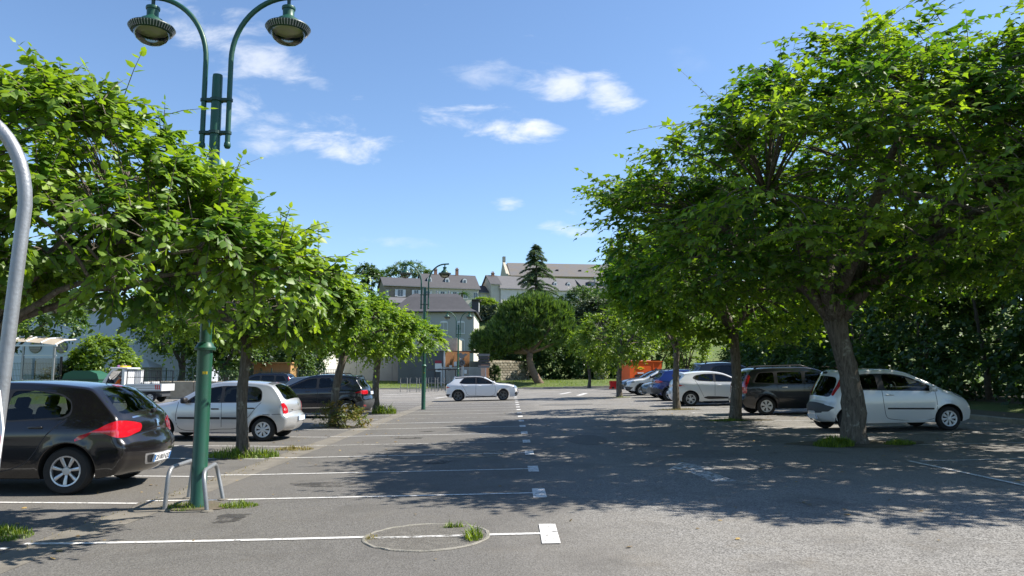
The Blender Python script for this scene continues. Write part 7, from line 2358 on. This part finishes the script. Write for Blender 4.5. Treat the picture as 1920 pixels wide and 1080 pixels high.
# load: sacks
sk = MB(); rr = random.Random(4)
for i in range(7):
    sk.rbox((-.4 - .18 * i, rr.uniform(-.4, .4), .78 + rr.uniform(0, .25)), (.5, .4, .26), .1, Matrix.Rotation(rr.uniform(-1, 1), 4, 'Z'))
o = sk.build('load_heap', mat('sack_grey', (.42, .43, .43), .9), None, smooth=True); o.location = tk.location; o.rotation_euler = tk.rotation_euler
tag(o, 'pale grey heap of sacks lying on the bed of the utility truck', 'sacks')


def worker(label, loc, rz, lean=0.):
    root = empty('person', loc, rz, label=label, cat='person')
    # seated: joints with radii, x forward
    J = {'pelvis': (0, 0, .10, .125), 'waist': (.0, 0, .24, .115), 'chest': (-.03, 0, .44, .14), 'neckb': (-.02, 0, .56, .075), 'neck': (-.01, 0, .62, .05), 'head': (.01, 0, .70, .085), 'crown': (.0, 0, .80, .075)}
    E = [('pelvis', 'waist'), ('waist', 'chest'), ('chest', 'neckb'), ('neckb', 'neck'), ('neck', 'head'), ('head', 'crown')]
    for s, sg in (('l', 1), ('r', -1)):
        J.update({'sh' + s: (-.02, sg * .17, .52, .065), 'el' + s: (.12, sg * .23, .28, .048), 'wr' + s: (.34, sg * .15, .34, .034), 'ha' + s: (.41, sg * .13, .36, .036),
                  'hip' + s: (.03, sg * .10, .08, .095), 'kn' + s: (.44, sg * .13, .10, .065), 'an' + s: (.50, sg * .13, -.28, .045), 'to' + s: (.64, sg * .13, -.33, .04)})
        E += [('chest', 'sh' + s), ('sh' + s, 'el' + s), ('el' + s, 'wr' + s), ('wr' + s, 'ha' + s), ('pelvis', 'hip' + s), ('hip' + s, 'kn' + s), ('kn' + s, 'an' + s), ('an' + s, 'to' + s)]
    names = list(J); me = bpy.data.meshes.new('body')
    me.from_pydata([J[n][:3] for n in names], [(names.index(a), names.index(b)) for a, b in E], [])
    o = bpy.data.objects.new('body', me); COL.objects.link(o)
    md = o.modifiers.new('skin', 'SKIN'); sv = me.skin_vertices[0].data
    for i, n in enumerate(names):
        sv[i].radius = (J[n][3], J[n][3]); sv[i].use_root = (n == 'pelvis')
    o.modifiers.new('sub', 'SUBSURF').levels = 2
    dg = bpy.context.evaluated_depsgraph_get(); m2 = bpy.data.meshes.new_from_object(o.evaluated_get(dg))
    bpy.data.objects.remove(o, do_unlink=True)
    skin, hv, tr, hair = mat('skin', (.45, .26, .18), .6), mat('hi_vis_orange', (.85, .16, .015), .7), mat('work_trousers', (.04, .045, .06), .9), mat('hair', (.03, .02, .015), .8)
    m2.materials.clear()
    for m_ in (skin, hv, tr, hair): m2.materials.append(m_)
    for p in m2.polygons:
        c = p.center
        p.material_index = 0 if (c.z > .585 or c.x > .30 and c.z > .2) else (2 if c.z < .16 else 1)
        if c.z > .73 and (c.x < .03 or c.z > .79): p.material_index = 3
        p.use_smooth = True
    link('body', m2, root)
    b = MB()
    for z in (.30, .42): b.lathe([(.155, z), (.158, z + .02), (.155, z + .04)], 14, (-.02, 0, 0))
    b.build('reflective_band', mat('reflective', (.6, .6, .55), .4), root, smooth=True)
    b = MB(); b.lathe([(.0, .0), (.012, .0), (.02, .03), (.0, .05)], 6, (.10, 0, .68)); b.build('nose', skin, root)
    for sg in (-1, 1):
        b = MB(); b.lathe([(0, -.01), (.011, -.005), (.011, .005), (0, .01)], 6, (.085, sg * .032, .725), 'x'); b.build('eye', M_INK, root)
    return root


worker('worker in orange hi-vis vest sitting on the near seat of the truck', (-21.23, 41.53, gz(-20) + .66), PI)
worker('worker in orange hi-vis vest on the far seat of the truck', (-21.31, 40.87, gz(-20) + .66), PI)

c = Car(dict(SMCV, paint=P_BLACK, wheel='spoke_7'), 'parked_car', 'dark estate car far behind the silver hatchback near the brown cabin', 'cars parked in the left bays')
c.place(-15.0, 49.5, PI)
c = Car(dict(SCL4, paint=P_GREYBL, wheel='cover_8', glass=M_GLASS_M), 'parked_car', 'grey car mostly hidden behind the black crossover', 'cars parked in the left bays')
c.place(-9.45, 33.3, 0)
